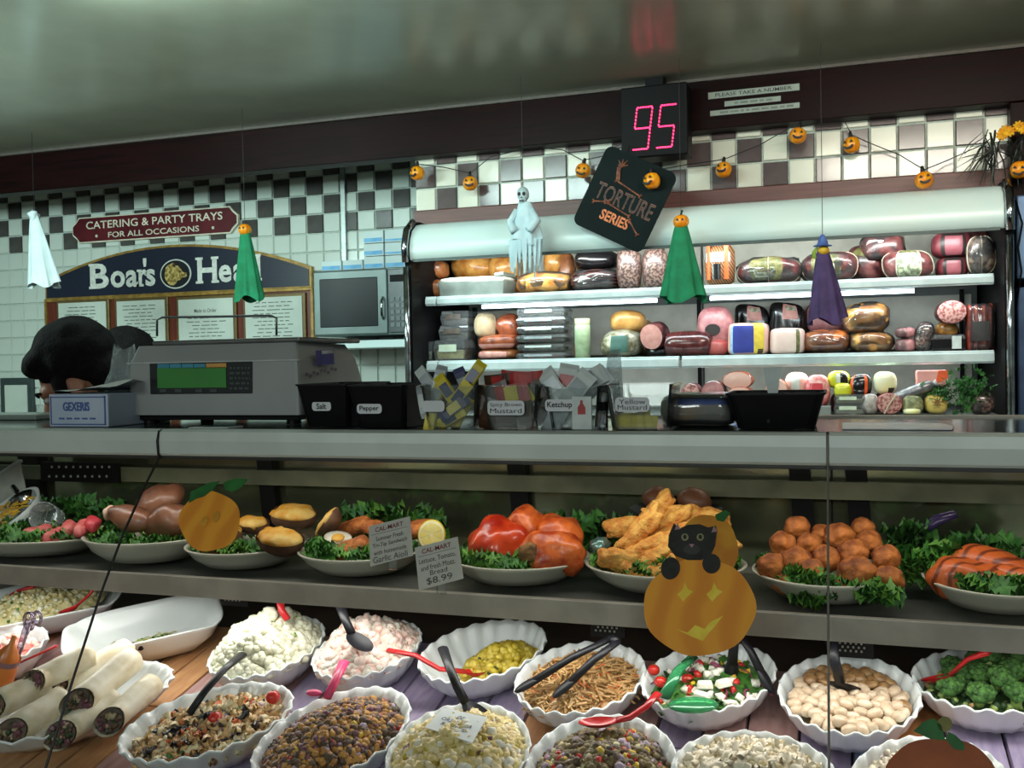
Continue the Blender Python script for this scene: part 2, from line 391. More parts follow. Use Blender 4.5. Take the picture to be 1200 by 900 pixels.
# menu board
xl, xr, zb = -4.61, -2.765, 1.845; zt = 2.135; zs = 1.965; xm = (xl+xr)/2
t = thing('menu_board', 'arched navy deli sign with a gold emblem over four framed menus in reddish wood', 'menu board', (xm, 4.84, 1.3))
def arch(o): return [(xl+o, zb+o), (xr-o, zb+o)] + [(xr-o+(xl-xr+2*o)*i/24, zs-o+(zt-zs)*(1-(2*i/24-1)**2)) for i in range(25)]
def toW(poly): return [(x-xm, z-zb) for x, z in poly]
MA = T(xm, 4.85, zb) @ FRONT
obj('arch_rim', MB().prism(toW(arch(0)), .03, 0, MA), m_gold, t, W=True)
m_navy = stripes('ribbed_navy', (30, 38, 58), (20, 26, 42), 30, .35, (0, RAD(90), 0), dist=.3)
obj('arch_panel', MB().prism(toW(arch(.014)), .034, 0, MA), m_navy, t, W=True)
obj('backboard', MB().box2((xl, 4.825, 1.30), (xr, 4.85, zb)), wood('red_brown_board', (116, 50, 34), (84, 34, 24), .35, 2, 6), t, bev=.003, W=True)
obj('ledge', MB().box2((xl-.005, 4.812, zb-.012), (xr+.005, 4.85, zb+.008)), m_gold, t, bev=.003, W=True)
for x in (xl, xr): obj('side_trim', MB().box2((x-.008, 4.815, 1.30), (x+.008, 4.85, zb)), m_gold, t, W=True)
m_menu = mat('menu_paper', (206, 216, 206), .6, c2=(196, 206, 198), ns=6)
m_ink = mat('grey_ink', (96, 104, 100), .7)
m_frame = mat('dark_gold_frame', (120, 100, 60), .4, .4)
random.seed(3)
for i, (a, c) in enumerate(((68, 129), (136, 198), (208, 278), (286, 359))):
    x0 = at(a, 360, 4.82).x; x1 = at(c, 360, 4.82).x; zt_ = at((a+c)/2, 351-i*2.2, 4.82).z
    f = obj('menu_frame', MB().box2((x0, 4.808, 1.36), (x1, 4.83, zt_)), m_frame, t, bev=.003, W=True)
    s = obj('menu_sheet', MB().box2((x0+.018, 4.803, 1.375), (x1-.018, 4.81, zt_-.018)), m_menu, f, W=True)
    ink = MB(); z = zt_-.05
    while z > 1.4:
        wd = (x1-x0)*random.uniform(.45, .72); xx = (x0+x1)/2+random.uniform(-.01, .01); n = random.randint(3, 6); q = xx-wd/2
        if i == 2 and z > zt_-.13: z -= .016; continue
        for j in range(n):
            ww = wd/n*random.uniform(.6, .9); ink.box2((q, 4.8015, z), (q+ww, 4.803, z+.0045)); q += wd/n
        z -= .021
    obj('print', ink, m_ink, f, kind='stuff', W=True)
    if i == 2:
        text('Made to Order', .15, .022, T((x0+x1)/2, 4.8022, zt_-.085) @ FRONT, m_ink, f, .01, W=True)
# lettering of the arch: fitted glyphs with slab serifs
m_let = mat('white_letters', (226, 230, 222), .4)
ZB = at(104, 341, 4.81).z
def glyph(ch, xa, xb, za, zb_, serifs=()):
    b = MB(); text(ch, xb-xa, zb_-za, T((xa+xb)/2, 4.8135, (za+zb_)/2) @ FRONT, None, mb=b, bold=.028)
    for fx, top, wd in serifs:
        x = xa+(xb-xa)*fx; z = zb_-.007 if top else za+.007
        b.box2((x-wd/2, 4.8125, z-.007), (x+wd/2, 4.8145, z+.007))
    obj('letter', b, m_let, t, W=True)
def gx(px): return at(px, 325, 4.81).x
def gz(px, py): return at(px, py, 4.81).z
zb1 = gz(140, 337)
zcap = zb1+.150; zx = zb1+.100
glyph('B', gx(105), gx(127), zb1, zcap, ((.12, 0, .05), (.12, 1, .05)))
glyph('o', gx(129), gx(146), zb1, zx)
glyph('a', gx(147), gx(161), zb1, zx, ((.93, 0, .03),))
glyph('r', gx(162), gx(172), zb1, zx, ((.15, 0, .05), (.1, 1, .035)))
glyph("'", gx(167.5), gx(171.5), zb1+.115, zb1+.165)
glyph('s', gx(170), gx(181.5), zb1, zx)
glyph('H', gx(231), gx(254), zb1, zcap, ((.1, 0, .05), (.1, 1, .05), (.9, 0, .05), (.9, 1, .05)))
glyph('e', gx(256), gx(271), zb1, zx)
glyph('a', gx(273), gx(287), zb1, zx, ((.93, 0, .03),))
glyph('d', gx(289), gx(305), zb1, zcap, ((.85, 1, .035), (.93, 0, .03)))
# oval emblem with a boar's head in gold
ce = at(205.5, 321, 4.81)
ov = [(.107*cos(2*pi*i/36), .086*sin(2*pi*i/36)) for i in range(36)]
e = obj('emblem', MB().prism(ov, .006, 0, T(ce.x, 4.818, ce.z) @ FRONT), m_let, t, W=True)
obj('emblem_field', MB().prism([(x*.92, y*.91) for x, y in ov], .009, 0, T(ce.x, 4.818, ce.z) @ FRONT), mat('dark_navy', (22, 24, 34), .4), e, W=True)
hd = [(-.07, -.02), (-.066, .02), (-.055, .045), (-.03, .056), (-.015, .066), (0, .052), (.022, .046), (.040, .026), (.052, .010), (.078, .004), (.082, -.016), (.064, -.024), (.050, -.022), (.040, -.032), (.016, -.040), (.004, -.056), (-.02, -.066), (-.05, -.052)]
random.seed(5)
hp = []
for i, (x, y) in enumerate(hd):
    x2, y2 = hd[(i+1) % len(hd)]; hp += [(x, y), ((x+x2)/2*(1+random.uniform(-.05, .09)), (y+y2)/2*(1+random.uniform(-.05, .09)))]
m_hog = mat('gold_emblem', (206, 184, 110), .5, c2=(130, 104, 44), ns=60, lo=.42, hi=.58)
obj('boar_head', MB().prism(hp, .013, 0, T(ce.x, 4.818, ce.z) @ FRONT), m_hog, e, W=True)
b = MB(); b.prism([(.030, .014), (.038, .018), (.042, .012), (.034, .009)], .0145, 0, T(ce.x, 4.818, ce.z) @ FRONT); b.prism([(-.015, .05), (.0, .036), (.008, .05), (-.002, .06)], .0145, 0, T(ce.x, 4.818, ce.z) @ FRONT)
b.prism([(.045, -.012), (.07, -.014), (.07, -.010), (.048, -.007)], .0145, 0, T(ce.x, 4.818, ce.z) @ FRONT)
obj('boar_eye_and_ear', b, mat('dark_brown', (60, 44, 24), .5), e, kind='stuff', W=True)

# framed notice low on the far wall
p0 = at(2, 443, 4.84); p1 = at(46, 495, 4.84)
t = thing('framed_notice', 'pale notice in a dark frame low on the white tiled wall', 'notice', (p0.x, 4.84, p1.z))
obj('frame', MB().box2((p0.x, 4.825, p1.z), (p1.x-.03, 4.847, p0.z)), mat('slate_frame', (60, 72, 72), .4), t, bev=.004, W=True)
obj('sheet', MB().box2((p0.x+.04, 4.82, p1.z+.03), (p1.x-.07, 4.83, p0.z-.045)), m_menu, t, W=True)

# ================================================================== microwave, its ledge and boxes
x0, x1 = -2.576, -2.03; y0, y1 = 4.5, 4.84; z0, z1 = 1.565, 1.905
tag(obj('wall_shelf', MB().box2((-2.60, 4.46, 1.50), (-1.95, 4.857, 1.54)), m_cool, bev=.004), 'white wall shelf carrying the microwave', 'shelf')
t = thing('microwave', 'grey microwave oven with a dark glass door on the white wall shelf', 'microwave', ((x0+x1)/2, 4.67, z0))
m_mw = mat('microwave_grey', (118, 132, 130), .4, .3, c2=(104, 118, 116), ns=5)
obj('body', MB().box2((x0, y0+.012, z0), (x1, y1, z1)), m_mw, t, bev=.006, W=True)
d = obj('door', MB().box2((x0+.004, y0, z0+.006), (x1-.125, y0+.02, z1-.006)), m_mw, t, bev=.006, W=True)
obj('door_glass', MB().box2((x0+.04, y0-.003, z0+.045), (x1-.175, y0+.01, z1-.045)), mat('black_glass', (20, 28, 32), .35, c2=(14, 20, 24), ns=5, spec=.2), d, bev=.004, W=True)
obj('handle', MB().tube([(x1-.145, y0-.003, z0+.08), (x1-.145, y0-.022, z0+.1), (x1-.145, y0-.022, z0+.17), (x1-.145, y0-.003, z0+.19)], .006, 8), m_chrome, d, smooth=True, W=True)
c = obj('control_panel', MB().box2((x1-.12, y0-.001, z0+.01), (x1-.005, y0+.02, z1-.01)), mat('panel_grey', (64, 76, 80), .35), t, bev=.004, W=True)
for i in range(5):
    for j in range(3): obj('key', MB().box((x1-.093+j*.03, y0-.002, z0+.05+i*.032), (.022, .006, .02)), mat('key_grey', (130, 140, 140), .5), c, W=True)
obj('display', MB().box2((x1-.105, y0-.003, z1-.075), (x1-.02, y0+.005, z1-.04)), m_dark, c, W=True)
m_box = mat('white_carton', (208, 222, 222), .6, c2=(198, 214, 216), ns=6); m_bband = mat('sky_blue_print', (86, 160, 210), .5, c2=(110, 178, 222), ns=20)
k = 0
BL = {0: 'small white and blue carton flat on the microwave, furthest from the cooler', 1: 'small white and blue carton flat on the microwave, between carton and stacks',
      2: 'bottom carton of the first blue-banded stack on the microwave', 3: 'bottom carton of the stack touching the cooler, on the microwave', 4: 'middle carton of the first blue-banded stack on the microwave',
      5: 'middle carton of the stack touching the cooler, on the microwave', 6: 'top carton of the first blue-banded stack on the microwave', 7: 'top carton of the stack touching the cooler, on the microwave'}
for a, c, lv, band in ((376, 400, 0, 1), (401, 425, 0, 1), (426, 450, 0, 1), (451, 475, 0, 1), (426, 450, 1, 1), (451, 475, 1, 0), (426, 450, 2, 1), (451, 475, 2, 0)):
    xa = at(a, 305, 4.56).x; xb = at(c, 305, 4.56).x; z = z1+.001+lv*.066; hh = .052 if k < 2 else .063
    t = thing('carton', BL[k], 'carton', ((xa+xb)/2, 4.65, z), 'cartons on the microwave')
    obj('box', MB().box2((xa+.002, 4.56, z), (xb-.002, 4.74, z+hh)), m_box, t, bev=.002, W=True)
    obj('printed_band', MB().box2((xa+.006, 4.558, z+.006), (xb-.008, 4.5605, z+(.026 if band else .016))), m_bband, t, W=True)
    k += 1

# ================================================================== number display, signs on the beam, poster
YD = 4.02
P = [at(x, y, YD) for x, y in ((727, 112), (805, 98), (806, 180), (728, 190))]
x0 = P[0].x; x1 = P[1].x; zt = P[0].z; zb = P[2].z
t = thing('number_display', 'black take-a-number display showing a red 95 on the dark beam', 'display', ((x0+x1)/2, 4.08, zb))
obj('case', MB().box2((x0, YD, zb), (x1, 4.15, zt+.03)), m_dark, t, bev=.006, W=True)
obj('bracket', MB().box2((x0+.1, 4.04, zt+.03), (x1-.1, 4.14, CEIL)), m_dark, t, W=True)
m_led = mat('red_led', (255, 40, 96), .4, em=4.0)
def seg_digit(ch, cx, cz, w_, h_):
    S = {'9': 'abcdfg', '5': 'acdfg'}[ch]; L = {'a': ((0, 1), (1, 1)), 'b': ((1, 1), (1, .5)), 'c': ((1, .5), (1, 0)), 'd': ((0, 0), (1, 0)), 'f': ((0, 1), (0, .5)), 'g': ((0, .5), (1, .5))}
    b = MB()
    for s in S:
        (xa, za), (xb, zb_) = L[s]; n = 6
        for i in range(n):
            f = (i+.5)/n if s in 'bcf' else i/(n-1)*.84+.08
            u = xa+(xb-xa)*f; v = za+(zb_-za)*f
            X = cx+(u-.5)*w_+(v-.5)*.022; Z = cz+(v-.5)*h_
            dx, dz = (.0075, .0045) if s in 'adg' else (.0045, .0075)
            b.box((X, YD-.002, Z), (dx*1.15, .005, dz*1.15))
    return b
cz = at(768, 149, YD).z
for ch, px in (('9', 753), ('5', 781)):
    obj('digit', seg_digit(ch, at(px, 149, YD).x, cz, .064, .170), m_led, t, kind='stuff', W=True)
m_strip = mat('pale_sign_strip', (150, 158, 148), .5, c2=(136, 144, 136), ns=8)
for i, (a, c, ya, yb, lab, tx) in enumerate(((830, 937, 112.5, 120, 'long pale strip on the dark beam asking people to take a number', 'PLEASE TAKE A NUMBER'), (849, 915, 121, 129, 'short pale sign strip between two longer ones on the dark beam', None), (832, 937, 129, 136.5, 'lowest pale sign strip on the dark beam with faint small print', None))):
    x0 = at(a, 120, 4.145).x; x1 = at(c, 120, 4.145).x; xm_ = (a+c)/2; zc = at(xm_, ya+4-6*0, 4.145).z; hh = .027 if i == 0 else .021
    zc = at(xm_, (107, 118.5, 128)[i], 4.145).z
    t = thing('sign', lab, 'sign', ((x0+x1)/2, 4.147, zc-hh/2), 'take a number signs on the beam')
    obj('panel', MB().box2((x0, 4.1455, zc-hh/2), (x1, 4.1499, zc+hh/2)), m_strip, t, W=True)
    if tx: text(tx, (x1-x0)*.84, hh*.55, T((x0+x1)/2, 4.1448, zc) @ FRONT, mat('dark_ink', (50, 52, 50), .6), t, .01, W=True)
    else:
        ink = MB(); q = x0+.04; random.seed(i)
        while q < x1-.05:
            ww = random.uniform(.012, .035); ink.box2((q, 4.1446, zc-.004), (q+ww, 4.1456, zc+.004)); q += ww+.008
        obj('print', ink, mat('faint_ink', (112, 118, 112), .6), t, kind='stuff', W=True)

# poster card hanging crooked below the display
YP = 3.9
A_, B_, C_ = at(671, 261, YP), at(751, 298, YP), at(714, 170, YP)
ux = (B_-A_).normalized(); wd = (B_-A_).length; n_ = V((0, -1, 0)); uz = n_.cross(ux).normalized(); ht = (C_-A_).dot(uz)
Mp = MX(((ux.x, uz.x, 0, A_.x), (0, 0, -1, YP), (ux.z, uz.z, 0, A_.z), (0, 0, 0, 1)))
t = thing('poster', 'tilted black card with torture series lettering hung under the red number display', 'poster', tuple(A_))
def rrect(x0, y0, x1, y1, r, n=5):
    o = []
    for cx, cy, a in ((x1-r, y0+r, -90), (x1-r, y1-r, 0), (x0+r, y1-r, 90), (x0+r, y0+r, 180)):
        for i in range(n+1): th = RAD(a+90*i/n); o.append((cx+r*cos(th), cy+r*sin(th)))
    return o
obj('card', MB().prism(rrect(0, 0, wd, ht, .03), .012, 0, Mp), mat('black_green_card', (18, 30, 30), .6, c2=(14, 24, 24), ns=6, spec=.08), t, W=True)
obj('hanger', MB().tube([Mp @ V((wd*.3, ht-.01, .004)), at(735, 182, 3.98), at(738, 170, 4.0)], .002, 5), m_dark, t, W=True)
m_rust = mat('rust_print', (158, 92, 66), .6, c2=(96, 54, 40), ns=80); m_or = mat('orange_print', (226, 126, 60), .5, c2=(190, 92, 40), ns=60)
def P2(u, v, z=.0125): return Mp @ T(wd*u, ht*v, z)
text('TORTURE', wd*.80, ht*.20, P2(.52, .48, .0125), m_rust, t, .01, W=True)
text('TORTURE', wd*.79, ht*.185, P2(.52, .48, .0132), mat('dark_card_print', (46, 40, 38), .6), t, -.012, W=True)
text('SERIES', wd*.40, ht*.125, P2(.50, .24, .0125), m_or, t, .03, W=True)
def bone(u0, v0, u1, v1, r=.005):
    b = MB(); a = Mp @ V((wd*u0, ht*v0, .013)); c = Mp @ V((wd*u1, ht*v1, .013))
    b.tube([a, a+(c-a)*.5, c], [r*.8, r*.6, r*.8], 6); lat = (c-a).normalized().cross(V((0, -1, 0)))*r
    for e_ in (a, c):
        for s_ in (-1, 1): lump(b, (r, r, r), T(e_+lat*s_))
    obj('bone', b, m_rust, t, W=True)
for q in ((.14, .33, .34, .40), (.68, .30, .86, .18), (.30, .66, .68, .60), (.30, .38, .66, .34)): bone(*q)
b = MB(); b.tube([Mp @ V((wd*u, ht*v, .013)) for u, v in ((.33, .66), (.30, .72), (.27, .80), (.30, .86))], [.008, .010, .009, .006], 6)
for u, v in ((.22, .88), (.27, .91), (.33, .92), (.24, .83), (.36, .87)): b.tube([Mp @ V((wd*.29, ht*.83, .013)), Mp @ V((wd*u, ht*v, .013))], [.004, .002], 5)
obj('claw_hand', b, m_rust, t, W=True)

# ================================================================== string of pumpkin lights
m_pk = mat('orange_pumpkin_plastic', (250, 172, 26), .35, c2=(238, 136, 16), ns=30, sss=0); m_blk = mat('matte_black', (18, 16, 16), .6)
def make_pumpkin():
    t = thing('pumpkin_light', 'x', 'string light', (0, 0, 0), 'pumpkin string lights')
    R = .034
    b = MB(); b.lathe([(R*max(.02, sin(pi*j/12))**.8, -R*.95*cos(pi*j/12)) for j in range(13)], 40, fr=lambda th, j: 1-.09*abs(sin(4*th))**.5 if 0 < j < 12 else .1)
    obj('shell', b, m_pk, t, smooth=True)
    obj('socket', MB().tube([(0, 0, R*.85), (0, 0, R*1.2), (.002, 0, R*1.6)], [.009, .008, .005], 8), m_blk, t, smooth=True)
    for s in (-1, 1): obj('eye', MB().prism([(-.006, -.004), (.006, -.004), (0, .007)], .004, 0, T(s*.013, -R*.89, .010) @ FRONT), m_blk, t)
    mo = [(.020*cos(a), -.006-.014*sin(a)) for a in [pi*i/8 for i in range(9)]]+[(.013*cos(a), -.006-.006*sin(a)) for a in [pi*(8-i)/8 for i in range(9)]]
    obj('mouth', MB().prism(mo, .006, 0, T(0, -R*.92, 0) @ FRONT), m_blk, t)
    return t
PL = [(489, 203, 4.15, 'at the tile corner over the cooler end'), (551, 215, 4.17, 'between the tile corner and the hanging ghost'), (683, 200, 4.17, 'beside the black card'), (764, 212, 3.86, 'in front of the black card'),
      (848, 199, 4.17, 'above the green caped doll, below the beam signs'), (935, 159, 4.14, 'high on the tiles just right of the doll string gap'), (998, 170, 4.17, 'right of the purple witch string'), (1083, 211, 4.05, 'in front of the wood trim'), (1195, 199, 4.08, 'under the yellow flowers')]
pk = make_pumpkin()
for i, (x, y, Y, s) in enumerate(PL):
    o = pk if i == 0 else dup(pk)
    o.location = at(x, y, Y); o.rotation_euler = (RAD(random.uniform(-8, 8)), RAD(random.uniform(-12, 12)), RAD(random.uniform(-25, 25)))
    o['label'] = 'orange grinning pumpkin light '+s
wp = [(486, 178, 4.15), (489, 192, 4.15), (520, 196, 4.2), (551, 203, 4.17), (575, 184, 4.2), (625, 172, 4.2), (660, 176, 4.2), (683, 188, 4.17), (720, 180, 4.18), (764, 200, 3.88), (806, 193, 4.1), (848, 187, 4.17), (890, 170, 4.2), (925, 150, 4.16), (935, 149, 4.15), (960, 145, 4.2), (990, 143, 4.2), (998, 158, 4.17), (1020, 168, 4.2), (1055, 182, 4.2), (1083, 199, 4.06), (1110, 188, 4.18), (1150, 170, 4.15), (1195, 186, 4.08)]
tag(obj('string_light_cord', MB().tube([at(*q) for q in wp], .0022, 5), m_blk, smooth=True), 'thin black cord sagging between the orange pumpkin lights', 'cord')

# tinsel garland with yellow flowers at the tile end
t = thing('garland', 'black tinsel garland with yellow flowers at the end of the tiles', 'garland', tuple(at(1180, 180, 4.1)))
b = MB(); random.seed(11)
for i in range(42):
    x = random.uniform(1150, 1205); y = random.uniform(150, 185); a = at(x, y, 4.1); L = random.uniform(.06, .16); dx = random.uniform(-.09, .05)
    if i < 8: a = at(1160, 178, 4.1); dx = random.uniform(-.13, -.02); L = random.uniform(.02, .12)
    b.tube([a, a+V((dx*.5, random.uniform(-.03, .01), -L*.35)), a+V((dx, random.uniform(-.03, .01), -L))], [.004, .005, .002], 5, flat=.4)
obj('tinsel', b, mat('black_tinsel', (22, 26, 24), .4, c2=(34, 44, 32), ns=20), t, kind='stuff', W=True)
for x, y in ((1174, 158), (1183, 154), (1194, 148), (1178, 153), (1200, 151)):
    c = at(x, y, 4.06); b = MB()
    for k in range(9):
        th = 2*pi*k/9; lump(b, (.011, .007, .006), T(c) @ RY(th) @ T(.012, 0, 0))
    lump(b, (.008, .008, .008), T(c+V((0, -.004, 0))))
    obj('flower', b, mat('marigold_yellow', (238, 186, 30), .6, c2=(226, 150, 16), ns=60), t, W=True)

# ================================================================== hanging figures
def cape(bp, top, bot, wt, wb, folds, ragged=0, seed=0, tilt=0, n=48, rows=12):
    """closed hanging cloth from top z to bottom z with soft folds"""
    rs = []; random.seed(seed); ph = random.uniform(0, 6); rag = [random.uniform(0, ragged) for _ in range(n)]
    for j in range(rows+1):
        f = j/rows; r = wt+(wb-wt)*f**.85; row = []
        for i in range(n):
            th = 2*pi*i/n; k = 1+.16*f*sin(folds*th+ph)+.07*f*sin((folds*2-1)*th+1.3)
            z = top+(bot-top)*f-(rag[i]*f if j == rows else 0)+.015*f*sin(3*th+ph)*(1 if ragged == 0 else .5)
            row.append((bp.x+r*k*cos(th)+tilt*f, bp.y+r*.55*k*sin(th), z))
        rs.append(row)
    return MB().sheet(rs, close=True)
def string(t, p, m=m_blk, zt=CEIL): obj('string', MB().tube([p, V((p.x, p.y, zt))], .0013, 5), m, t, W=True)
def mpp(x, y, Y): return (at(x, y, Y)-CAM).dot(FW)/F
YH = 3.82
def caped(px, ytop, yneck, ybot, wb_px, m_c, name, label, tilt=0, seed=1):
    h = at(px, ytop, YH); k = mpp(px, ytop, YH); nk = at(px, yneck, YH); bt = at(px, ybot, YH)
    t = thing(name, label, 'decoration', (h.x, YH, bt.z))
    obj('cape', cape(nk, nk.z+.004, bt.z, .022, wb_px*k/2, 7, seed=seed, tilt=tilt), m_c, t, smooth=True, W=True)
    string(t, h+V((0, 0, .02))); return t, h, nk, k
m_green = mat('green_felt', (12, 128, 84), .8, c2=(8, 112, 72), ns=20, bump=.1, bs=200)
def pumphead(t, h, r):
    b = MB(); b.lathe([(r*max(.02, sin(pi*j/10))**.8, -r*.85*cos(pi*j/10)) for j in range(11)], 32, 0, T(h.x, YH, h.z-r*.4), fr=lambda th, j: 1-.08*abs(sin(4*th))**.5)
    hd = obj('pumpkin_head', b, m_pk, t, smooth=True, W=True)
    obj('stem', MB().tube([(h.x, YH, h.z+r*.3), (h.x+.002, YH, h.z+r*.7), (h.x+.006, YH, h.z+r*1.0)], [.006, .004, .004], 6), m_blk, hd, W=True)
    for s in (-1, 1): obj('eye', MB().prism([(-.005, -.004), (.005, -.004), (0, .005)], .003, 0, T(h.x+s*.010, YH-r*.92, h.z-r*.2) @ FRONT), m_blk, hd, W=True)
t, h, nk, k = caped(287, 266, 272, 351, 36, m_green, 'hanging_doll', 'green caped pumpkin-head doll hanging in front of the arched menu board', tilt=.012, seed=2); pumphead(t, h, .030)
t, h, nk, k = caped(798, 256, 264, 351, 50, m_green, 'hanging_doll', 'green caped pumpkin-head doll hanging in front of the cooler shelves', tilt=.008, seed=5); pumphead(t, h, .031)
t, h, nk, k = caped(964, 291, 296, 377, 40, mat('purple_felt', (72, 52, 100), .8, c2=(58, 42, 84), ns=20, bump=.1, bs=200), 'hanging_doll', 'purple caped witch doll with blue hat hanging before the cooler shelves', tilt=.012, seed=8)
b = MB(); b.lathe([(.0, .045), (.008, .04), (.016, .02), (.020, .006), (.032, .003), (.034, .0), (0, .0)], 20, 0, T(h.x, YH, h.z+.008)); obj('hat', b, mat('blue_hat', (84, 112, 178), .7, c2=(60, 84, 150), ns=40), t, smooth=True, W=True)
b = MB(); b.sup(.022, .020, .018, M=T(h.x+.003, YH, h.z-.010)); hd = obj('head', b, mat('yellow_face', (216, 178, 40), .5, c2=(190, 150, 30), ns=40), t, smooth=True, W=True)
b = MB()
for i in range(10): b.tube([(h.x-.018, YH-.008+i*.002, h.z+.006), (h.x-.028-(i % 3)*.004, YH-.012+i*.003, h.z-.014), (h.x-.024-(i % 4)*.004, YH-.010+i*.003, h.z-.036)], .003, 4)
obj('hair', b, mat('green_hair', (140, 168, 60), .7), hd, kind='stuff', W=True)
# plain white cloth ghost near the far wall
t, h, nk, k = caped(40, 252, 254, 335, 40, mat('white_gauze', (212, 226, 228), .85, c2=(200, 216, 220), ns=12), 'hanging_ghost', 'plain white cloth ghost hanging over the white tiled wall', tilt=.05, seed=4)
obj('head', MB().sup(.026, .024, .024, nz=.5, nf=60, M=T(h.x, YH, h.z-.004)), MATS['white_gauze'], t, smooth=True, W=True)
# skeleton ghost with tattered robe
h = at(613, 228, YH); bt = at(613, 318, YH); nk = at(614, 240, YH); k = mpp(613, 228, YH)
m_gz = mat('pale_blue_gauze', (196, 216, 222), .85, c2=(176, 200, 208), ns=14)
t = thing('hanging_ghost', 'skull-faced white ghost in a tattered robe hanging before the cooler canopy', 'decoration', (h.x, YH, bt.z))
obj('robe', cape(V((nk.x+.004, YH, nk.z)), nk.z+.01, at(613, 285, YH).z, .026, .066, 6, seed=3), m_gz, t, smooth=True, W=True)
b = MB(); random.seed(9)
for i in range(17):
    th = 2*pi*i/17; x = nk.x+.004+.060*cos(th); y = YH+.034*sin(th); z0 = at(613, 281, YH).z; L = random.uniform(.09, .165)
    ws = random.uniform(.008, .014)
    b.sheet([[(x-ws, y, z0), (x+ws, y-.002, z0)], [(x-ws*.9+.003, y-.004, z0-L*.5), (x+ws*.9, y-.006, z0-L*.5)], [(x-ws*.4, y, z0-L), (x+ws*.3, y, z0-L*.97)]])
obj('tatters', b, m_gz, t, kind='stuff', W=True)
b = MB()
for s in (-1, 1): b.tube([(nk.x+s*.03, YH, nk.z-.02), (nk.x+s*.058, YH-.01, nk.z-.07), (nk.x+s*.03, YH-.04, nk.z-.11)], [.013, .016, .019], 8)
obj('sleeves', b, m_gz, t, smooth=True, kind='stuff', W=True)
b = MB(); b.sup(.026, .024, .030, nz=.08, nf=40, M=T(h.x, YH, h.z+.002)); b.sup(.017, .016, .016, M=T(h.x, YH-.006, h.z-.026)); s = obj('skull', b, mat('bone_grey', (190, 206, 208), .6, c2=(160, 178, 182), ns=40), t, smooth=True, W=True)
for q in (-1, 1): obj('eye_socket', MB().sup(.007, .004, .008, M=T(h.x+q*.010, YH-.022, h.z)), m_blk, s, smooth=True, W=True)
obj('nose_hole', MB().prism([(-.003, -.004), (.003, -.004), (0, .004)], .003, 0, T(h.x, YH-.021, h.z-.014) @ FRONT), m_blk, s, W=True)
b = MB()
for q in range(5): b.box((h.x-.008+q*.004, YH-.0225, h.z-.028), (.0026, .002, .007))
obj('teeth', b, mat('tooth', (60, 70, 72), .6), s, kind='stuff', W=True)
string(t, h+V((0, 0, .03)))

# ================================================================== the counter case
CT = 1.311                                           # counter top height
m_alu = mat('brushed_aluminium', (196, 204, 198), .5, .3, c2=(186, 194, 188), ns=10)
m_top = mat('dark_counter_glass', (62, 72, 68), .12, c2=(52, 62, 58), ns=5)
m_steel = mat('stainless_steel', (172, 166, 154), .42, .3, c2=(154, 148, 138), ns=14)
m_gask = mat('black_gasket', (28, 28, 28), .5)
m_glass = clear('case_glass', (.97, .99, .98), ior=1.5)
m_mir = mat('dark_mirror_glass', (140, 144, 118), .16, .85, c2=(120, 126, 98), ns=8)
case = thing('deli_case', 'long glass-fronted deli counter case with aluminium rail and two levels of food', 'counter', (-.5, 1.6, 0))
SE = (-2.27, -1.140, -.016, 1.11)
GP = [(1.446, 1.264), (1.434, 1.250), (1.404, 1.216), (1.346, 1.141), (1.290, 1.053), (1.230, .944), (1.158, .806), (1.126, .735)]
for i in range(3):
    x0, x1 = SE[i]+.002, SE[i+1]-.002
    pr = [(1.470, CT), (1.452, CT), (1.444, CT-.004), (1.441, CT-.02), (1.442, CT-.042), (1.446, CT-.046), (1.47, CT-.046)]
    obj('rail_section', MB().sheet([[(x0, y, z) for y, z in pr], [(x1, y, z) for y, z in pr]], close=True), m_alu, case, W=True)
    b = MB(); n = [(y+.0, z) for y, z in GP]
    b.sheet([[(x0+.002, y, z) for y, z in GP], [(x1-.002, y, z) for y, z in GP]])
    obj('glass_pane', b, m_glass, case, smooth=True, W=True)
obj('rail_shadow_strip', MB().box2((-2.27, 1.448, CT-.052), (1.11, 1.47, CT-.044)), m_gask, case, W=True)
for i in (1, 2):
    s = SE[i]; b = MB(); b.tube([(s, y-.001, z) for y, z in [(1.446, CT-.002), (1.440, CT-.02), (1.442, CT-.045)]+GP], .0022 if i == 1 else .0016, 6)
    obj('pane_joint', b, m_gask if i == 1 else mat('grey_joint', (120, 118, 108), .4), case, smooth=True, W=True)
obj('counter_top', MB().box2((-2.27, 1.471, CT-.03), (1.11, 1.83, CT-.0005)), m_top, case, W=True)
obj('top_edge', MB().box2((-2.27, 1.815, CT-.012), (1.11, 1.835, CT+.003)), m_steel, case, bev=.001, W=True)
def dz(Y): return .779+.2*(Y-1.25)
b = MB(); b.box2((-2.27, 1.112, .1), (1.11, 1.142, .745)); b.box2((-2.27, 1.93, 0), (1.11, 1.96, 1.28)); b.box2((-2.27, 1.2, 0), (1.11, 1.93, .1))
obj('cabinet', b, mat('case_dark_body', (40, 42, 42), .5), case, W=True)
dk = obj('deck', MB().add([(-2.26, 1.15, dz(1.15)-.012), (1.1, 1.15, dz(1.15)-.012), (1.1, 1.93, dz(1.93)-.012), (-2.26, 1.93, dz(1.93)-.012)], [(0, 1, 2, 3)]), mat('dark_joint', (60, 40, 30), .8), case, W=True)
m_pl = [wood('plank_tan', (196, 150, 104), (168, 118, 78), .45, 1, 7), wood('plank_orange', (190, 132, 78), (160, 100, 56), .45, 1, 7), wood('plank_lilac_sheen', (168, 156, 178), (136, 122, 156), .45, 1, 7), wood('plank_blue_sheen', (156, 166, 200), (124, 134, 176), .45, 1, 7), wood('plank_rose', (186, 150, 146), (156, 116, 112), .45, 1, 7)]  # lilac and blue tones paint in glass reflections besides the mat's plaid
random.seed(21); x = -2.24; k = 0
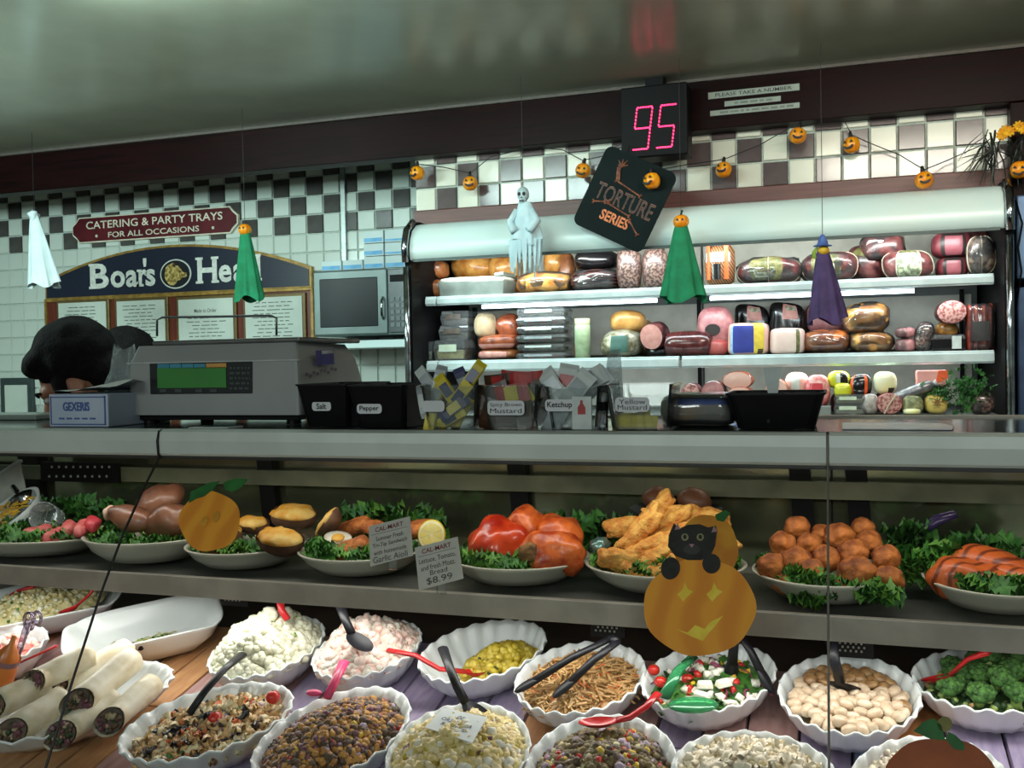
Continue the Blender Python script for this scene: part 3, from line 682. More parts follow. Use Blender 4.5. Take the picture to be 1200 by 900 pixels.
while x < 1.05:
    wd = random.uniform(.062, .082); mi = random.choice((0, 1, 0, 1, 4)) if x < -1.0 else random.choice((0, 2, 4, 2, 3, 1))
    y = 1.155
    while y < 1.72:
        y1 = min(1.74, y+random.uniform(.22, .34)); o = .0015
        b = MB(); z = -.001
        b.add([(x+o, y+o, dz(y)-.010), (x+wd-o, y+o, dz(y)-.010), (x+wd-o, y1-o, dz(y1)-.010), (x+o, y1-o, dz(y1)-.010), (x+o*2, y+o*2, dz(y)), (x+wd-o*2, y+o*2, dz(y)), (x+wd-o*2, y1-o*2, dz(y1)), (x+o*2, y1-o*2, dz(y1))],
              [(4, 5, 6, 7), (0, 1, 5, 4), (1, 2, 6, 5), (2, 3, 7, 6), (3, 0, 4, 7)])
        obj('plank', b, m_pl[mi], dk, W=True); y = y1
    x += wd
SZ = 1.052
b = MB(); b.box2((-2.26, 1.452, SZ-.02), (1.1, 1.80, SZ-.006)); sh = obj('upper_shelf', b, mat('shelf_steel', (112, 112, 104), .55, .2, c2=(84, 86, 82), ns=8), case, W=True)
obj('shelf_front_strip', MB().box2((-2.26, 1.440, SZ-.034), (1.1, 1.453, SZ+.001)), m_steel, sh, bev=.001, W=True)
obj('shelf_lamp_housing', MB().box2((-2.26, 1.475, SZ-.034), (1.1, 1.53, SZ-.021)), m_dark, sh, W=True)
for x in (-2.0, -1.3, -.6, .1, .8): obj('shelf_bracket', MB().box2((x-.006, 1.55, SZ-.05), (x+.006, 1.93, SZ-.021)), m_dark, sh, W=True)
# rear: dark frames and mirror-like sliding doors
PX = [at(p, 575, 1.905).x for p in (42, 318, 612, 942, 1008)]
for i, x in enumerate(PX):
    h = .019 if i != 0 else .03
    b = MB(); b.add([(x-h-.012, 1.885, 1.28), (x+h-.012, 1.885, 1.28), (x+h+.012, 1.9, .93), (x-h+.012, 1.9, .93), (x-h-.012, 1.905, 1.28), (x+h-.012, 1.905, 1.28), (x+h+.012, 1.92, .93), (x-h+.012, 1.92, .93)], [(0, 3, 2, 1), (4, 5, 6, 7), (0, 1, 5, 4), (1, 2, 6, 5), (2, 3, 7, 6), (3, 0, 4, 7)])
    obj('door_post', b, m_dark, case, W=True)
ed = [-2.26]+[PX[0], PX[1], PX[2], (PX[3]+PX[4])/2, 1.1]
for i in range(5): obj('rear_door', MB().box2((ed[i]+.002, 1.915, .94), (ed[i+1]-.002, 1.925, 1.272)), m_mir, case, W=True)
obj('door_track', MB().box2((-2.26, 1.88, 1.262), (1.1, 1.925, 1.281)), m_dark, case, W=True)
obj('reflection_bar', MB().box2((-2.26, 1.868, 1.158), (1.1, 1.884, 1.190)), mat('olive_reflection', (122, 122, 92), .5, c2=(84, 88, 62), ns=9), case, W=True)  # olive bar added in place of the reflection across the rear doors
b = MB()
for r, y in ((0, 547), (1, 558)):
    for i in range(9):
        p = at(62+i*8.4-r*3, y, 1.862); b.box((p.x, 1.8585, p.z), (.004, .002, .005))
p0 = at(48, 541, 1.862); p1 = at(140, 566, 1.862)
v = obj('vent_plate', MB().box2((p0.x, 1.8595, p1.z), (p1.x, 1.8675, p0.z)), m_dark, case, W=True)
obj('vent_hole', b, mat('pale_vent_hole', (190, 196, 190), .4), v, kind='stuff', W=True)
for px, py in ((275, 698), (712, 733), (1000, 756)):
    c = at(px, py, 1.62); b = MB()
    for i in range(5):
        for j in range(4): b.box((c.x-.02+i*.008+(j % 2)*.004, 1.618, c.z-.009+j*.006), (.003, .002, .003))
    v = obj('vent_plate', MB().box2((c.x-.03, 1.619, c.z-.02), (c.x+.03, 1.626, c.z+.02)), m_dark, case, W=True)
    obj('vent_hole', b, mat('dim_vent_hole', (120, 122, 112), .4), v, kind='stuff', W=True)

# ================================================================== on the counter
# deli scale
Y0, Y1 = 1.575, 1.815
xa = at(150, 484, Y0).x; xb = at(351, 486, Y0).x; zt = at(250, 403, Y0).z; zb = CT+.012
t = thing('deli_scale', 'large grey deli scale with green screen and steel tray on the counter', 'scale', ((xa+xb)/2, 1.69, CT))
m_sc = mat('scale_grey_plastic', (150, 154, 152), .45, c2=(142, 146, 144), ns=6)
b = MB(); zm = zb+(zt-zb)*.76
pl = [(xa, Y0, zb+.006), (xb, Y0, zb+.006), (xb+.02, Y1, zb+.02), (xa-.02, Y1, zb+.02)]
pm = [(xa+.002, Y0+.004, zm), (xb-.004, Y0+.004, zm), (xb-.005, Y1, zm), (xa, Y1, zm)]
pt = [(xa+.012, Y0+.018, zt), (xb-.014, Y0+.018, zt), (xb-.03, Y1, zt-.002), (xa+.01, Y1, zt-.002)]
b.sheet([pl, pm, pt], close=True); b.add(pt, [(0, 1, 2, 3)]); b.add(pl, [(3, 2, 1, 0)])
obj('housing', b, m_sc, t, bev=.006, W=True)
obj('housing_highlight', MB().box2((xa-.0005, Y0+.001, zm-.001), (xb, Y0+.008, zm+.0015)), mat('pale_highlight', (186, 190, 188), .4), t, W=True)  # crease highlight painted as a paler strip
for x in (xa+.03, xb-.03):
    for y in (Y0+.03, Y1-.03): obj('foot', MB().lathe([(0, CT), (.014, CT), (.012, zb+.008), (0, zb+.008)], 12, 0, T(x, y, 0)), m_dark, t, W=True)
obj('underside', MB().box2((xa+.015, Y0+.012, zb-.004), (xb-.01, Y1-.01, zb+.008)), m_dark, t, W=True)
b = MB(); b.box2((at(183, 396, 1.6).x, Y0+.012, zt), (at(404, 394, 1.8).x+.02, Y1+.015, zt+.009))
obj('weighing_tray', b, mat('tray_steel', (130, 132, 130), .3, .7, c2=(112, 114, 112), ns=12), t, bev=.003, W=True)
q = [at(x, y, 1.79) for x, y in ((184, 394), (184, 375), (190, 372), (318, 370), (324, 373), (324, 393))]
obj('wire_guard', MB().tube(q, .0026, 8), mat('grey_wire', (120, 128, 130), .3, .6), t, smooth=True, W=True)
YS = Y0-.001
def srect(x0, y0, x1, y1, d=0.0): a = at(x0, y0, YS-d); c = at(x1, y1, YS-d); return (a.x, YS-d, c.z), (c.x, YS-d+.006, a.z)
pnl = obj('screen_panel', MB().box2(*srect(175, 426, 295, 461)), mat('screen_black', (26, 34, 34), .25), t, bev=.001, W=True)
obj('screen', MB().box2(*srect(184, 431.5, 265, 454, .0015)), mat('lcd_green', (52, 120, 50), .3, c2=(46, 110, 46), ns=6, em=.10), pnl, W=True)
for i in range(4): obj('screen_tab', MB().box2(*srect(184.5+i*14.2, 426.5, 198+i*14.2, 431.3, .0015)), mat('tab_blue', (60, 130, 150), .3, em=.06), pnl, W=True)
obj('screen_tab', MB().box2(*srect(241.5, 426, 265, 431, .0015)), mat('tab_orange', (190, 140, 70), .3, em=.06), pnl, W=True)
random.seed(4); b = MB()
for i in range(5):
    y = 430+i*6; x = 269
    while x < 292:
        w_ = random.uniform(2, 6); b.box2(*srect(x, y, min(293, x+w_), y+2.4, .001)); x += w_+1.5
obj('panel_print', b, mat('dim_panel_print', (62, 74, 72), .4), pnl, kind='stuff', W=True)
b = MB()
for x in (187, 205, 229, 246): b.box2(*srect(x, 456, x+8, 459.5, .001))
obj('soft_key', b, MATS['dim_panel_print'], pnl, kind='stuff', W=True)
# stickers on the flank that faces the aisle side
def flank(px, py):
    """a spot on the sloping flank of the scale"""
    d = ray(px, py); A = V(pl[1]); n = (V(pl[2])-A).cross(V(pm[1])-A).normalized(); return CAM+d*((A-CAM).dot(n)/d.dot(n)), n
def flankquad(pts, m, name):
    vs = []
    for x, y in pts: p, n = flank(x, y); vs.append(p+n*(.0015 if n.x > 0 else -.0015))
    return obj(name, MB().add(vs, [(0, 1, 2, 3)]), m, t, W=True)
flankquad(((369, 411), (390, 409), (391, 427), (370, 428)), mat('violet_sticker', (72, 66, 140), .5, c2=(60, 56, 126), ns=60), 'sticker')
flankquad(((376, 411), (389.5, 409.8), (390, 414), (376.5, 415)), mat('white_sticker', (220, 224, 226), .5), 'sticker_top')
random.seed(8)
for i in range(9):
    x = 357+i*4.2; y = 440-i*.9+random.uniform(-2, 2)
    flankquad(((x, y-1.6), (x+3.4, y-2.2), (x+3.4, y+1.4), (x, y+1.8)), mat('smudged_print', (110, 106, 112), .6), 'worn_print')

# carton of deli papers with a clear bag behind
Yb = 1.50
a = at(57, 462, Yb); c = at(127, 497, Yb)
t = thing('carton', 'open white carton of deli papers with blue print beside the scale', 'carton', ((a.x+c.x)/2, Yb+.1, CT))
m_pap = mat('white_paper', (226, 230, 228), .7, c2=(214, 220, 220), ns=8)
m_bc = mat('pale_blue_carton', (176, 188, 204), .6, c2=(164, 178, 196), ns=10)
m_bl = mat('blue_print', (70, 96, 160), .6)
obj('box', MB().box2((a.x, Yb, CT), (c.x, Yb+.18, a.z)), m_bc, t, bev=.002, W=True)
b = MB()
for (x0, z0, x1, z1) in ((a.x+.004, CT+.004, a.x+.006, a.z-.004), (c.x-.008, CT+.004, c.x-.005, a.z-.004), (a.x+.004, a.z-.007, c.x-.005, a.z-.005), (a.x+.004, CT+.004, c.x-.005, CT+.006)): b.box2((x0, Yb-.001, z0), (x1, Yb+.001, z1))
obj('printed_border', b, m_bl, t, kind='stuff', W=True)
text('GEXERIS', .062, .017, T((a.x+c.x)/2-.004, Yb-.0012, CT+(a.z-CT)*.62) @ FRONT, m_bl, t, .03, W=True)
b = MB()
for i in range(5): b.box((a.x+.03+i*.018, Yb-.001, CT+.016), (.012, .001, .003))
obj('small_print', b, m_bl, t, kind='stuff', W=True)
rows = []; random.seed(2)
for j in range(5):
    rows.append([(a.x+.001+(c.x-a.x+.02)*i/8, Yb+.003+.045*j, a.z+.002+.010*(i/8)+.012*sin(j*1.4)*(i/8)+random.uniform(0, .004)) for i in range(9)])
tag(obj('deli_paper', MB().sheet(rows), m_pap, smooth=True), 'loose white deli paper sheets lying on the blue-printed carton', 'paper')
m_bag = clear('clear_bag', (.93, .96, .96), .22, (214, 226, 226), 1.4, .12)
c0 = at(140, 462, 1.62); rows = []
for j in range(9):
    f = j/8; p = at(143+3*f, 478-72*f, 1.64)
    rows.append([(p.x+(.045-.028*f)*cos(2*pi*i/18)*(1+.25*sin(5*2*pi*i/18+j)), 1.64+.022*sin(2*pi*i/18)*(1+.2*sin(3*2*pi*i/18)), p.z+.006*sin(7*i)) for i in range(18)])
tag(obj('plastic_bag', MB().sheet(rows, close=True), m_bag, smooth=True), 'crumpled clear plastic bag standing between the carton and the scale', 'bag')
a = at(222, 501, 1.485); c = at(281, 493, 1.52)
t = thing('card', 'small white and green card lying flat under the front of the scale', 'card', (a.x, 1.5, CT))
obj('card_sheet', MB().box2((a.x, 1.482, CT), (c.x, 1.53, CT+.0012)), m_pap, t, W=True)
obj('card_print', MB().box2((a.x+.006, 1.497, CT+.0012), (c.x-.006, 1.527, CT+.0016)), mat('teal_print', (40, 100, 96), .6), t, W=True)
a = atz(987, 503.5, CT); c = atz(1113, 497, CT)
tag(obj('glare_strip', MB().add([(a.x, a.y, CT+.0005), (c.x-.01, a.y-.004, CT+.0005), (c.x, (a.y+c.y)/2, CT+.0005), (c.x-.015, c.y, CT+.0005), (a.x, c.y, CT+.0005), (a.x, a.y, CT+.002), (c.x-.01, a.y-.004, CT+.002), (c.x, (a.y+c.y)/2, CT+.002), (c.x-.015, c.y, CT+.002), (a.x, c.y, CT+.002)], [(5, 6, 7, 8, 9), (0, 1, 6, 5), (1, 2, 7, 6), (2, 3, 8, 7), (3, 4, 9, 8), (4, 0, 5, 9)]), mat('painted_glare_white', (250, 250, 250), .3)), 'bright white strip painted as lamp glare on the dark counter top', 'paper')  # flat white strip added as the lamp glare on the counter

# open tubs
def tub(name, x0, x1, yt, Y, dep, m, label, taper=.82, cat='tub', sx=None):
    xa = at(x0, yt, Y).x; xb = at(x1, yt, Y).x; zt = at((x0+x1)/2, yt, Y).z; w_ = xb-xa; xm = (xa+xb)/2; ym = Y+dep/2; h_ = zt-CT
    t = thing(name, label, cat, (xm, ym, CT+.0005))
    def ring(s, z, d=0): return rr3(xm, ym, w_/2*s-d, dep/2*s-d, z)
    b = MB(); b.sheet([ring(taper, CT+.001), ring(1, zt), ring(1.035, zt), ring(1.035, zt+.003), ring(1, zt+.003, .0015), ring(taper, CT+.003, .0015)], close=True)
    n = len(ring(1, 0)); b.add(ring(taper, CT+.001), [tuple(range(n-1, -1, -1))]); b.add(ring(taper, CT+.003, .0015), [tuple(range(n))])
    obj('tub_body', b, m, t, W=True); return t, xm, ym, w_, h_, zt
def rr3(x, y, a, b_, z, r=.012, n=3):
    o = []
    for sx, sy, an in ((1, -1, -90), (1, 1, 0), (-1, 1, 90), (-1, -1, 180)):
        for i in range(n+1):
            th = RAD(an+90*i/n); o.append((x+sx*(a-r)+r*cos(th), y+sy*(b_-r)+r*sin(th), z))
    return o
m_lab = mat('white_label', (206, 210, 212), .5, c2=(196, 200, 204), ns=8); m_txt = mat('black_lettering', (24, 24, 30), .6)
def sticker(t, px, py, pw, ph, Y, lines, r=.006, bold=.02):
    c = at(px, py, Y); k = mpp(px, py, Y)*1.0; w_ = (at(px+pw/2, py, Y)-at(px-pw/2, py, Y)).x; h_ = ph*k
    s = obj('label', MB().prism(rrect(-w_/2, -h_/2, w_/2, h_/2, min(r, h_*.35)), .0012, 0, T(c.x, Y, c.z) @ FRONT), m_lab, t, W=True)
    for i, L in enumerate(lines):
        n = len(lines); zz = c.z+h_*(.5-(i+.5)/n)*.78
        text(L, w_*min(.86, .13*len(L)), h_*(.62 if n == 1 else .33), T(c.x, Y-.0018, zz) @ FRONT, m_txt, s, bold if n == 1 else 0, W=True)
YT = 1.476
m_bt = mat('black_tub_plastic', (14, 14, 16), .4, spec=.2)
t, *q = tub('condiment_tub', 345, 408, 452, YT+.03, .17, m_bt, 'black plastic tub labelled for salt packets next to the scale', .8); sticker(t, 377, 476, 22, 11, YT+.03+.008, ['Salt'])
t, *q = tub('condiment_tub', 405, 474, 453, YT, .17, m_bt, 'black plastic tub labelled for pepper packets beside the mustard tubs', .8); sticker(t, 433, 479, 29, 11.5, YT+.008, ['Pepper'])
m_ct = clear('clear_tub', (.95, .97, .965), .05, (200, 214, 212), 1.45, .06)
def sachet(p, ang, tilt, w_, l_, m, m2, name, label, group, lean=0):
    """flat foil packet with crimped ends"""
    t = thing(name, label, 'sachet', M=T(p) @ RZ(lean) @ RY(ang) @ RX(tilt), group=group)
    b = MB(); b.sheet([[(-w_/2, 0, -l_/2), (w_/2, 0, -l_/2)], [(-w_/2*.96, -.003, -l_/2+.008), (w_/2*.96, -.003, -l_/2+.008)], [(-w_/2*.92, -.005, 0), (w_/2*.92, -.005, 0)], [(-w_/2*.96, -.003, l_/2-.008), (w_/2*.96, -.003, l_/2-.008)], [(-w_/2, 0, l_/2), (w_/2, 0, l_/2)], [(-w_/2*.96, .003, l_/2-.008), (w_/2*.96, .003, l_/2-.008)], [(-w_/2*.92, .005, 0), (w_/2*.92, .005, 0)], [(-w_/2*.96, .003, -l_/2+.008), (w_/2*.96, .003, -l_/2+.008)], [(-w_/2, 0, -l_/2), (w_/2, 0, -l_/2)]])
    obj('packet', b, m, t)
    b = MB(); b.sheet([[(-w_/2*.75, -.0056, -l_/5), (w_/2*.75, -.0056, -l_/5)], [(-w_/2*.75, -.0060, l_/5), (w_/2*.75, -.0060, l_/5)]]); obj('printed_panel', b, m2, t)
m_yel = mat('yellow_foil', (216, 196, 40), .35, c2=(196, 176, 30), ns=30); m_nvy = mat('navy_foil', (52, 56, 100), .35); m_silv = mat('silver_film', (176, 184, 186), .3, .2, c2=(150, 160, 164), ns=30)
m_redf = mat('red_foil', (176, 40, 34), .35, c2=(150, 30, 28), ns=40); m_brnf = mat('brown_foil', (70, 46, 28), .35, c2=(54, 36, 22), ns=30); m_whf = mat('white_foil', (202, 210, 206), .4, c2=(186, 196, 194), ns=30)
t, xm, ym, w_, h_, zt = tub('condiment_tub', 491, 557, 454, YT, .10, m_ct, 'clear plastic tub of yellow and navy mayonnaise-type sachets beside the black tubs', .84); sticker(t, 508, 476, 26, 13, YT+.001, [])
random.seed(31)
SL = ['silver sachet tilted out at the corner beside the black tubs', 'silver and white sachet standing tall in the first clear tub', 'yellow sachet leaning back near the middle of the first tub', 'yellow sachet lying aslant inside the first tub above the navy one', 'yellow and navy sachet sticking out highest, toward the brown mustard tub', 'navy sachet lying aslant across the first tub', 'yellow sachet at the bottom corner nearest the black tubs', 'yellow and navy sachet low in the middle of the first tub', 'plain yellow sachet low at the side of the first tub', 'navy sachet standing behind the yellow ones in the first tub', 'yellow sachet with silver print behind the blank label', 'white and silver sachet leaning out furthest over the black tub']
for x, y, an, Ya, mm, m2 in ((497, 470, -15, .03, m_silv, m_whf), (514, 448, 12, .05, m_silv, m_whf), (524, 457, -35, .03, m_yel, m_nvy), (538, 465, 40, .02, m_yel, m_nvy), (554, 441, 35, .04, m_yel, m_nvy), (532, 478, 55, .014, m_nvy, m_yel), (505, 492, 10, .02, m_yel, m_yel), (528, 490, 60, .02, m_yel, m_nvy), (540, 484, 30, .035, m_yel, m_yel), (544, 450, -20, .06, m_nvy, m_silv), (512, 463, 25, .045, m_yel, m_silv), (501, 447, -40, .05, m_whf, m_silv)):
    sachet(at(x, y, YT+Ya), RAD(an), RAD(random.uniform(-12, 12)), .020, .058, mm, m2, 'sachet', SL.pop(0), 'sachets in the first clear tub')
t, xm, ym, w_, h_, zt = tub('condiment_tub', 563, 628, 453, YT, .10, m_ct, 'clear tub packed with brown sachets, labelled for spicy brown mustard', .84); sticker(t, 593, 478, 43, 17, YT+.0005, ['Spicy Brown', 'Mustard'])
SL = ['brown sachet lying at the upper back of the brown mustard tub', 'red and yellow sachet pressed on the front of the brown mustard tub', 'brown and yellow sachet at the upper side of the brown mustard tub', 'brown sachet behind the label edge nearest the first tub', 'brown sachet flat below the mustard label', 'brown sachet standing at the lower side of the brown mustard tub', 'brown and red sachet lying on top, nearest the first tub', 'red and yellow sachet lying on top of the brown mustard tub', 'brown sachet hidden behind the top of the mustard label', 'plain red sachet lying on top, nearest the ketchup tub', 'brown sachet upright at the side nearest the first tub', 'brown sachet behind the label edge nearest the ketchup tub']
for x, y, an, Ya, mm, m2 in ((578, 462, 70, .03, m_brnf, m_brnf), (600, 461, 80, .016, m_redf, m_yel), (618, 464, 60, .03, m_brnf, m_yel), (575, 486, 20, .02, m_brnf, m_brnf), (596, 492, 80, .02, m_brnf, m_brnf), (616, 488, -15, .02, m_brnf, m_brnf), (585, 449, 84, .05, m_brnf, m_redf), (606, 446, 95, .05, m_redf, m_yel), (594, 472, 88, .03, m_brnf, m_brnf), (617, 447, 86, .04, m_redf, m_redf), (572, 472, 0, .03, m_brnf, m_brnf), (612, 476, 10, .04, m_brnf, m_brnf)):
    sachet(at(x, y, YT+Ya), RAD(an), RAD(random.uniform(-14, 14)), .032, .056, mm, m2, 'sachet', SL.pop(0), 'sachets in the brown mustard tub')
t, xm, ym, w_, h_, zt = tub('condiment_tub', 637, 701, 455, YT+.01, .10, m_ct, 'clear tub of white ketchup sachets between the two mustard tubs', .84); sticker(t, 656, 475, 34, 14, YT+.0105, ['Ketchup'])
SL = ['white sachet leaning out of the ketchup tub toward the brown mustard', 'white sachet with red print in the middle of the ketchup tub', 'white sachet tilted right beside the red printed one', 'silver sachet hanging out furthest from the ketchup tub', 'silver sachet low behind the ketchup label', 'silver and white sachet low in the middle of the ketchup tub', 'white sachet lying across the top beside the grey sleeve']
for x, y, an, Ya, mm, m2 in ((648, 452, -35, .04, m_whf, m_silv), (664, 448, 10, .05, m_whf, m_redf), (678, 454, 40, .03, m_whf, m_silv), (697, 450, 50, .06, m_silv, m_whf), (652, 490, 30, .03, m_silv, m_silv), (666, 490, -20, .04, m_silv, m_whf), (690, 446, 62, .05, m_whf, m_silv)):
    sachet(at(x, y, YT+Ya), RAD(an), RAD(random.uniform(-12, 12)), .032, .060, mm, m2, 'sachet', SL.pop(0), 'sachets in the ketchup tub')
# one sachet that stands against the front with a drawn red bottle
p = at(682, 484, YT+.012); t = thing('sachet', 'white ketchup sachet with a red bottle picture standing upright in its tub', 'sachet', tuple(p), 'sachets in the ketchup tub')
obj('packet', MB().box((p.x, p.y, p.z), (.032, .004, .052)), m_whf, t, bev=.001, W=True)
b = MB(); b.prism([(-.006, -.008), (.006, -.008), (.006, .003), (.002, .009), (.002, .014), (-.002, .014), (-.002, .009), (-.006, .003)], .001, 0, T(p.x, p.y-.002, p.z+.006) @ FRONT); obj('printed_bottle', b, m_redf, t, W=True)
t, xm, ym, w_, h_, zt = tub('condiment_tub', 708, 786, 453, YT, .11, m_ct, 'nearly empty clear tub labelled for yellow mustard', .86); sticker(t, 741, 474, 40, 17, YT+.0005, ['Yellow', 'Mustard'])
SL = ['yellow sachet at the bottom of the nearly empty tub, end nearest the shaker', 'yellow sachet at the bottom of the nearly empty tub, end nearest the wrapped package', 'yellow sachet lying on two others in the nearly empty tub']
for x, y, an in ((735, 496, 88), (752, 496, 95), (745, 493, 84)): sachet(at(x, y, YT+.04), RAD(an), RAD(20), .028, .056, m_yel, m_yel, 'sachet', SL.pop(0), 'sachets in the yellow mustard tub')
p = at(716, 440, YT+.07); obj_ = tag(obj('plastic_sleeve', MB().sheet([[(p.x-.024+.02*f, p.y+.01*sin(3*f), CT+.02+(p.z-CT+.02)*f), (p.x+.018-.004*f, p.y+.012, CT+.02+(p.z-CT+.022)*f)] for f in (0, .3, .6, 1)]), clear('grey_film', (.7, .74, .74), .5, (150, 158, 158), 1.4, .2)), 'grey plastic sleeve sticking up behind the yellow mustard tub', 'plastic sleeve')
p = at(706, 484, YT+.05); t = thing('salt_shaker', 'small clear shaker with a black band between the last two tubs', 'shaker', (p.x, p.y, CT))
obj('body', MB().lathe([(0, CT), (.009, CT), (.009, CT+.03), (.009, CT+.045), (0, CT+.045)], 14, 0, T(p.x, p.y, 0)), m_ct, t, smooth=True, W=True); obj('band', MB().lathe([(.0098, CT+.028), (.0098, CT+.042)], 14, 0, T(p.x, p.y, 0)), m_dark, t, W=True); obj('cap', MB().lathe([(.0085, CT+.042), (.008, CT+.055), (0, CT+.058)], 14, 0, T(p.x, p.y, 0)), m_whf, t, smooth=True, W=True)
# film-wrapped package and black tray
a = at(772, 463, YT+.07); c = at(862, 501, YT+.05)
t = thing('wrapped_package', 'dark film-wrapped package with blue label between clear tub and black tray', 'package', ((a.x+c.x)/2, 1.58, CT))
b = MB(); b.sup((c.x-a.x)/2, .07, (a.z-CT)/2, .45, .4, 28, 14, nz=.06, nf=40, M=T((a.x+c.x)/2, 1.60, (a.z+CT)/2)); obj('contents', b, mat('dark_pastry', (104, 106, 104), .6, c2=(122, 102, 78), ns=18), t, smooth=True, W=True)
b = MB(); b.sup((c.x-a.x)/2, .07, (a.z-CT)/2, .45, .4, 28, 14, nz=.06, nf=40, off=.02, M=T((a.x+c.x)/2, 1.60, (a.z+CT)/2+.001)); obj('film', b, clear('cling_film', (.97, .98, .98), .04, (210, 220, 225), 1.7, .08), t, smooth=True, W=True)
b = MB(); b.sup((c.x-a.x)/2, .07, (a.z-CT)/2, .45, .4, 12, 4, nz=.06, nf=40, off=.01, t0=RAD(-100), t1=RAD(-50), p0=RAD(8), p1=RAD(40), M=T((a.x+c.x)/2, 1.60, (a.z+CT)/2)); obj('blue_label', b, mat('blue_label', (52, 76, 140), .4, c2=(40, 60, 118), ns=20), t, smooth=True, W=True)
t, xm, ym, w_, h_, zt = tub('serving_tray', 851, 966, 463, YT+.02, .14, m_bt, 'shallow black plastic tray, empty, at the end of the tubs', .80)
obj('divider', MB().box2((xm-.012, ym-.06, CT+.01), (xm-.008, ym+.06, zt-.001)), m_bt, t, W=True)
p = at(906, 460, 1.56); tag(obj('paper_tag', MB().prism([(-.012, .012), (-.014, .03), (.014, .03), (.010, .012), (.006, -.018), (-.006, -.018)], .001, 0, T(p.x, 1.56, CT+.062) @ FRONT), m_whf), 'small pale paper tag stuck in the black tray', 'tag')
# short glazed kerb at the near end of the counter top
a = at(0, 492, 1.72); tag(obj('glass_ledge', MB().box2((a.x-.2, 1.70, CT), (at(50, 490, 1.72).x, 1.80, CT+.012)), mat('pale_glass_edge', (132, 142, 136), .2, c2=(118, 128, 122), ns=6), bev=.003), 'pale raised ledge at the end of the counter top beyond the paper carton', 'ledge')

# ================================================================== the two servers
m_skin = mat('skin', (150, 104, 80), .55, c2=(136, 90, 70), ns=12, sss=.1); m_hair = mat('black_hair', (14, 12, 12), .8, c2=(7, 6, 6), ns=60, bump=.6, bs=120, spec=.12)
m_coat = mat('white_jacket', (200, 206, 202), .8, c2=(186, 194, 190), ns=8); m_trou = mat('dark_trousers', (38, 40, 46), .85)
def head_mesh(b, M):
    b.sup(.073, .093, .105, M=M @ T(0, .012, .03), nu=24, nv=16); b.sup(.060, .070, .075, .9, .9, M=M @ T(0, -.022, -.045), nu=20, nv=12)   # skull, jaw
    b.sup(.022, .018, .016, M=M @ T(0, -.084, -.108)); b.sup(.055, .03, .022, M=M @ T(0, -.066, .022))                                  # chin, brow
    b.tube([M @ V((0, -.082, .012)), M @ V((0, -.104, -.024)), M @ V((0, -.108, -.036))], [.010, .013, .015], 8); b.sup(.020, .014, .011, M=M @ T(0, -.090, -.042))   # nose
    for s in (-1, 1):
        b.sup(.024, .02, .022, M=M @ T(s*.042, -.062, -.03)); b.sup(.010, .020, .032, M=M @ T(s*.076, .012, -.008) @ RZ(s*.35))           # cheek, ear
    b.sup(.022, .010, .006, M=M @ T(0, -.090, -.066)); b.sup(.020, .010, .007, M=M @ T(0, -.087, -.077))                                 # lips
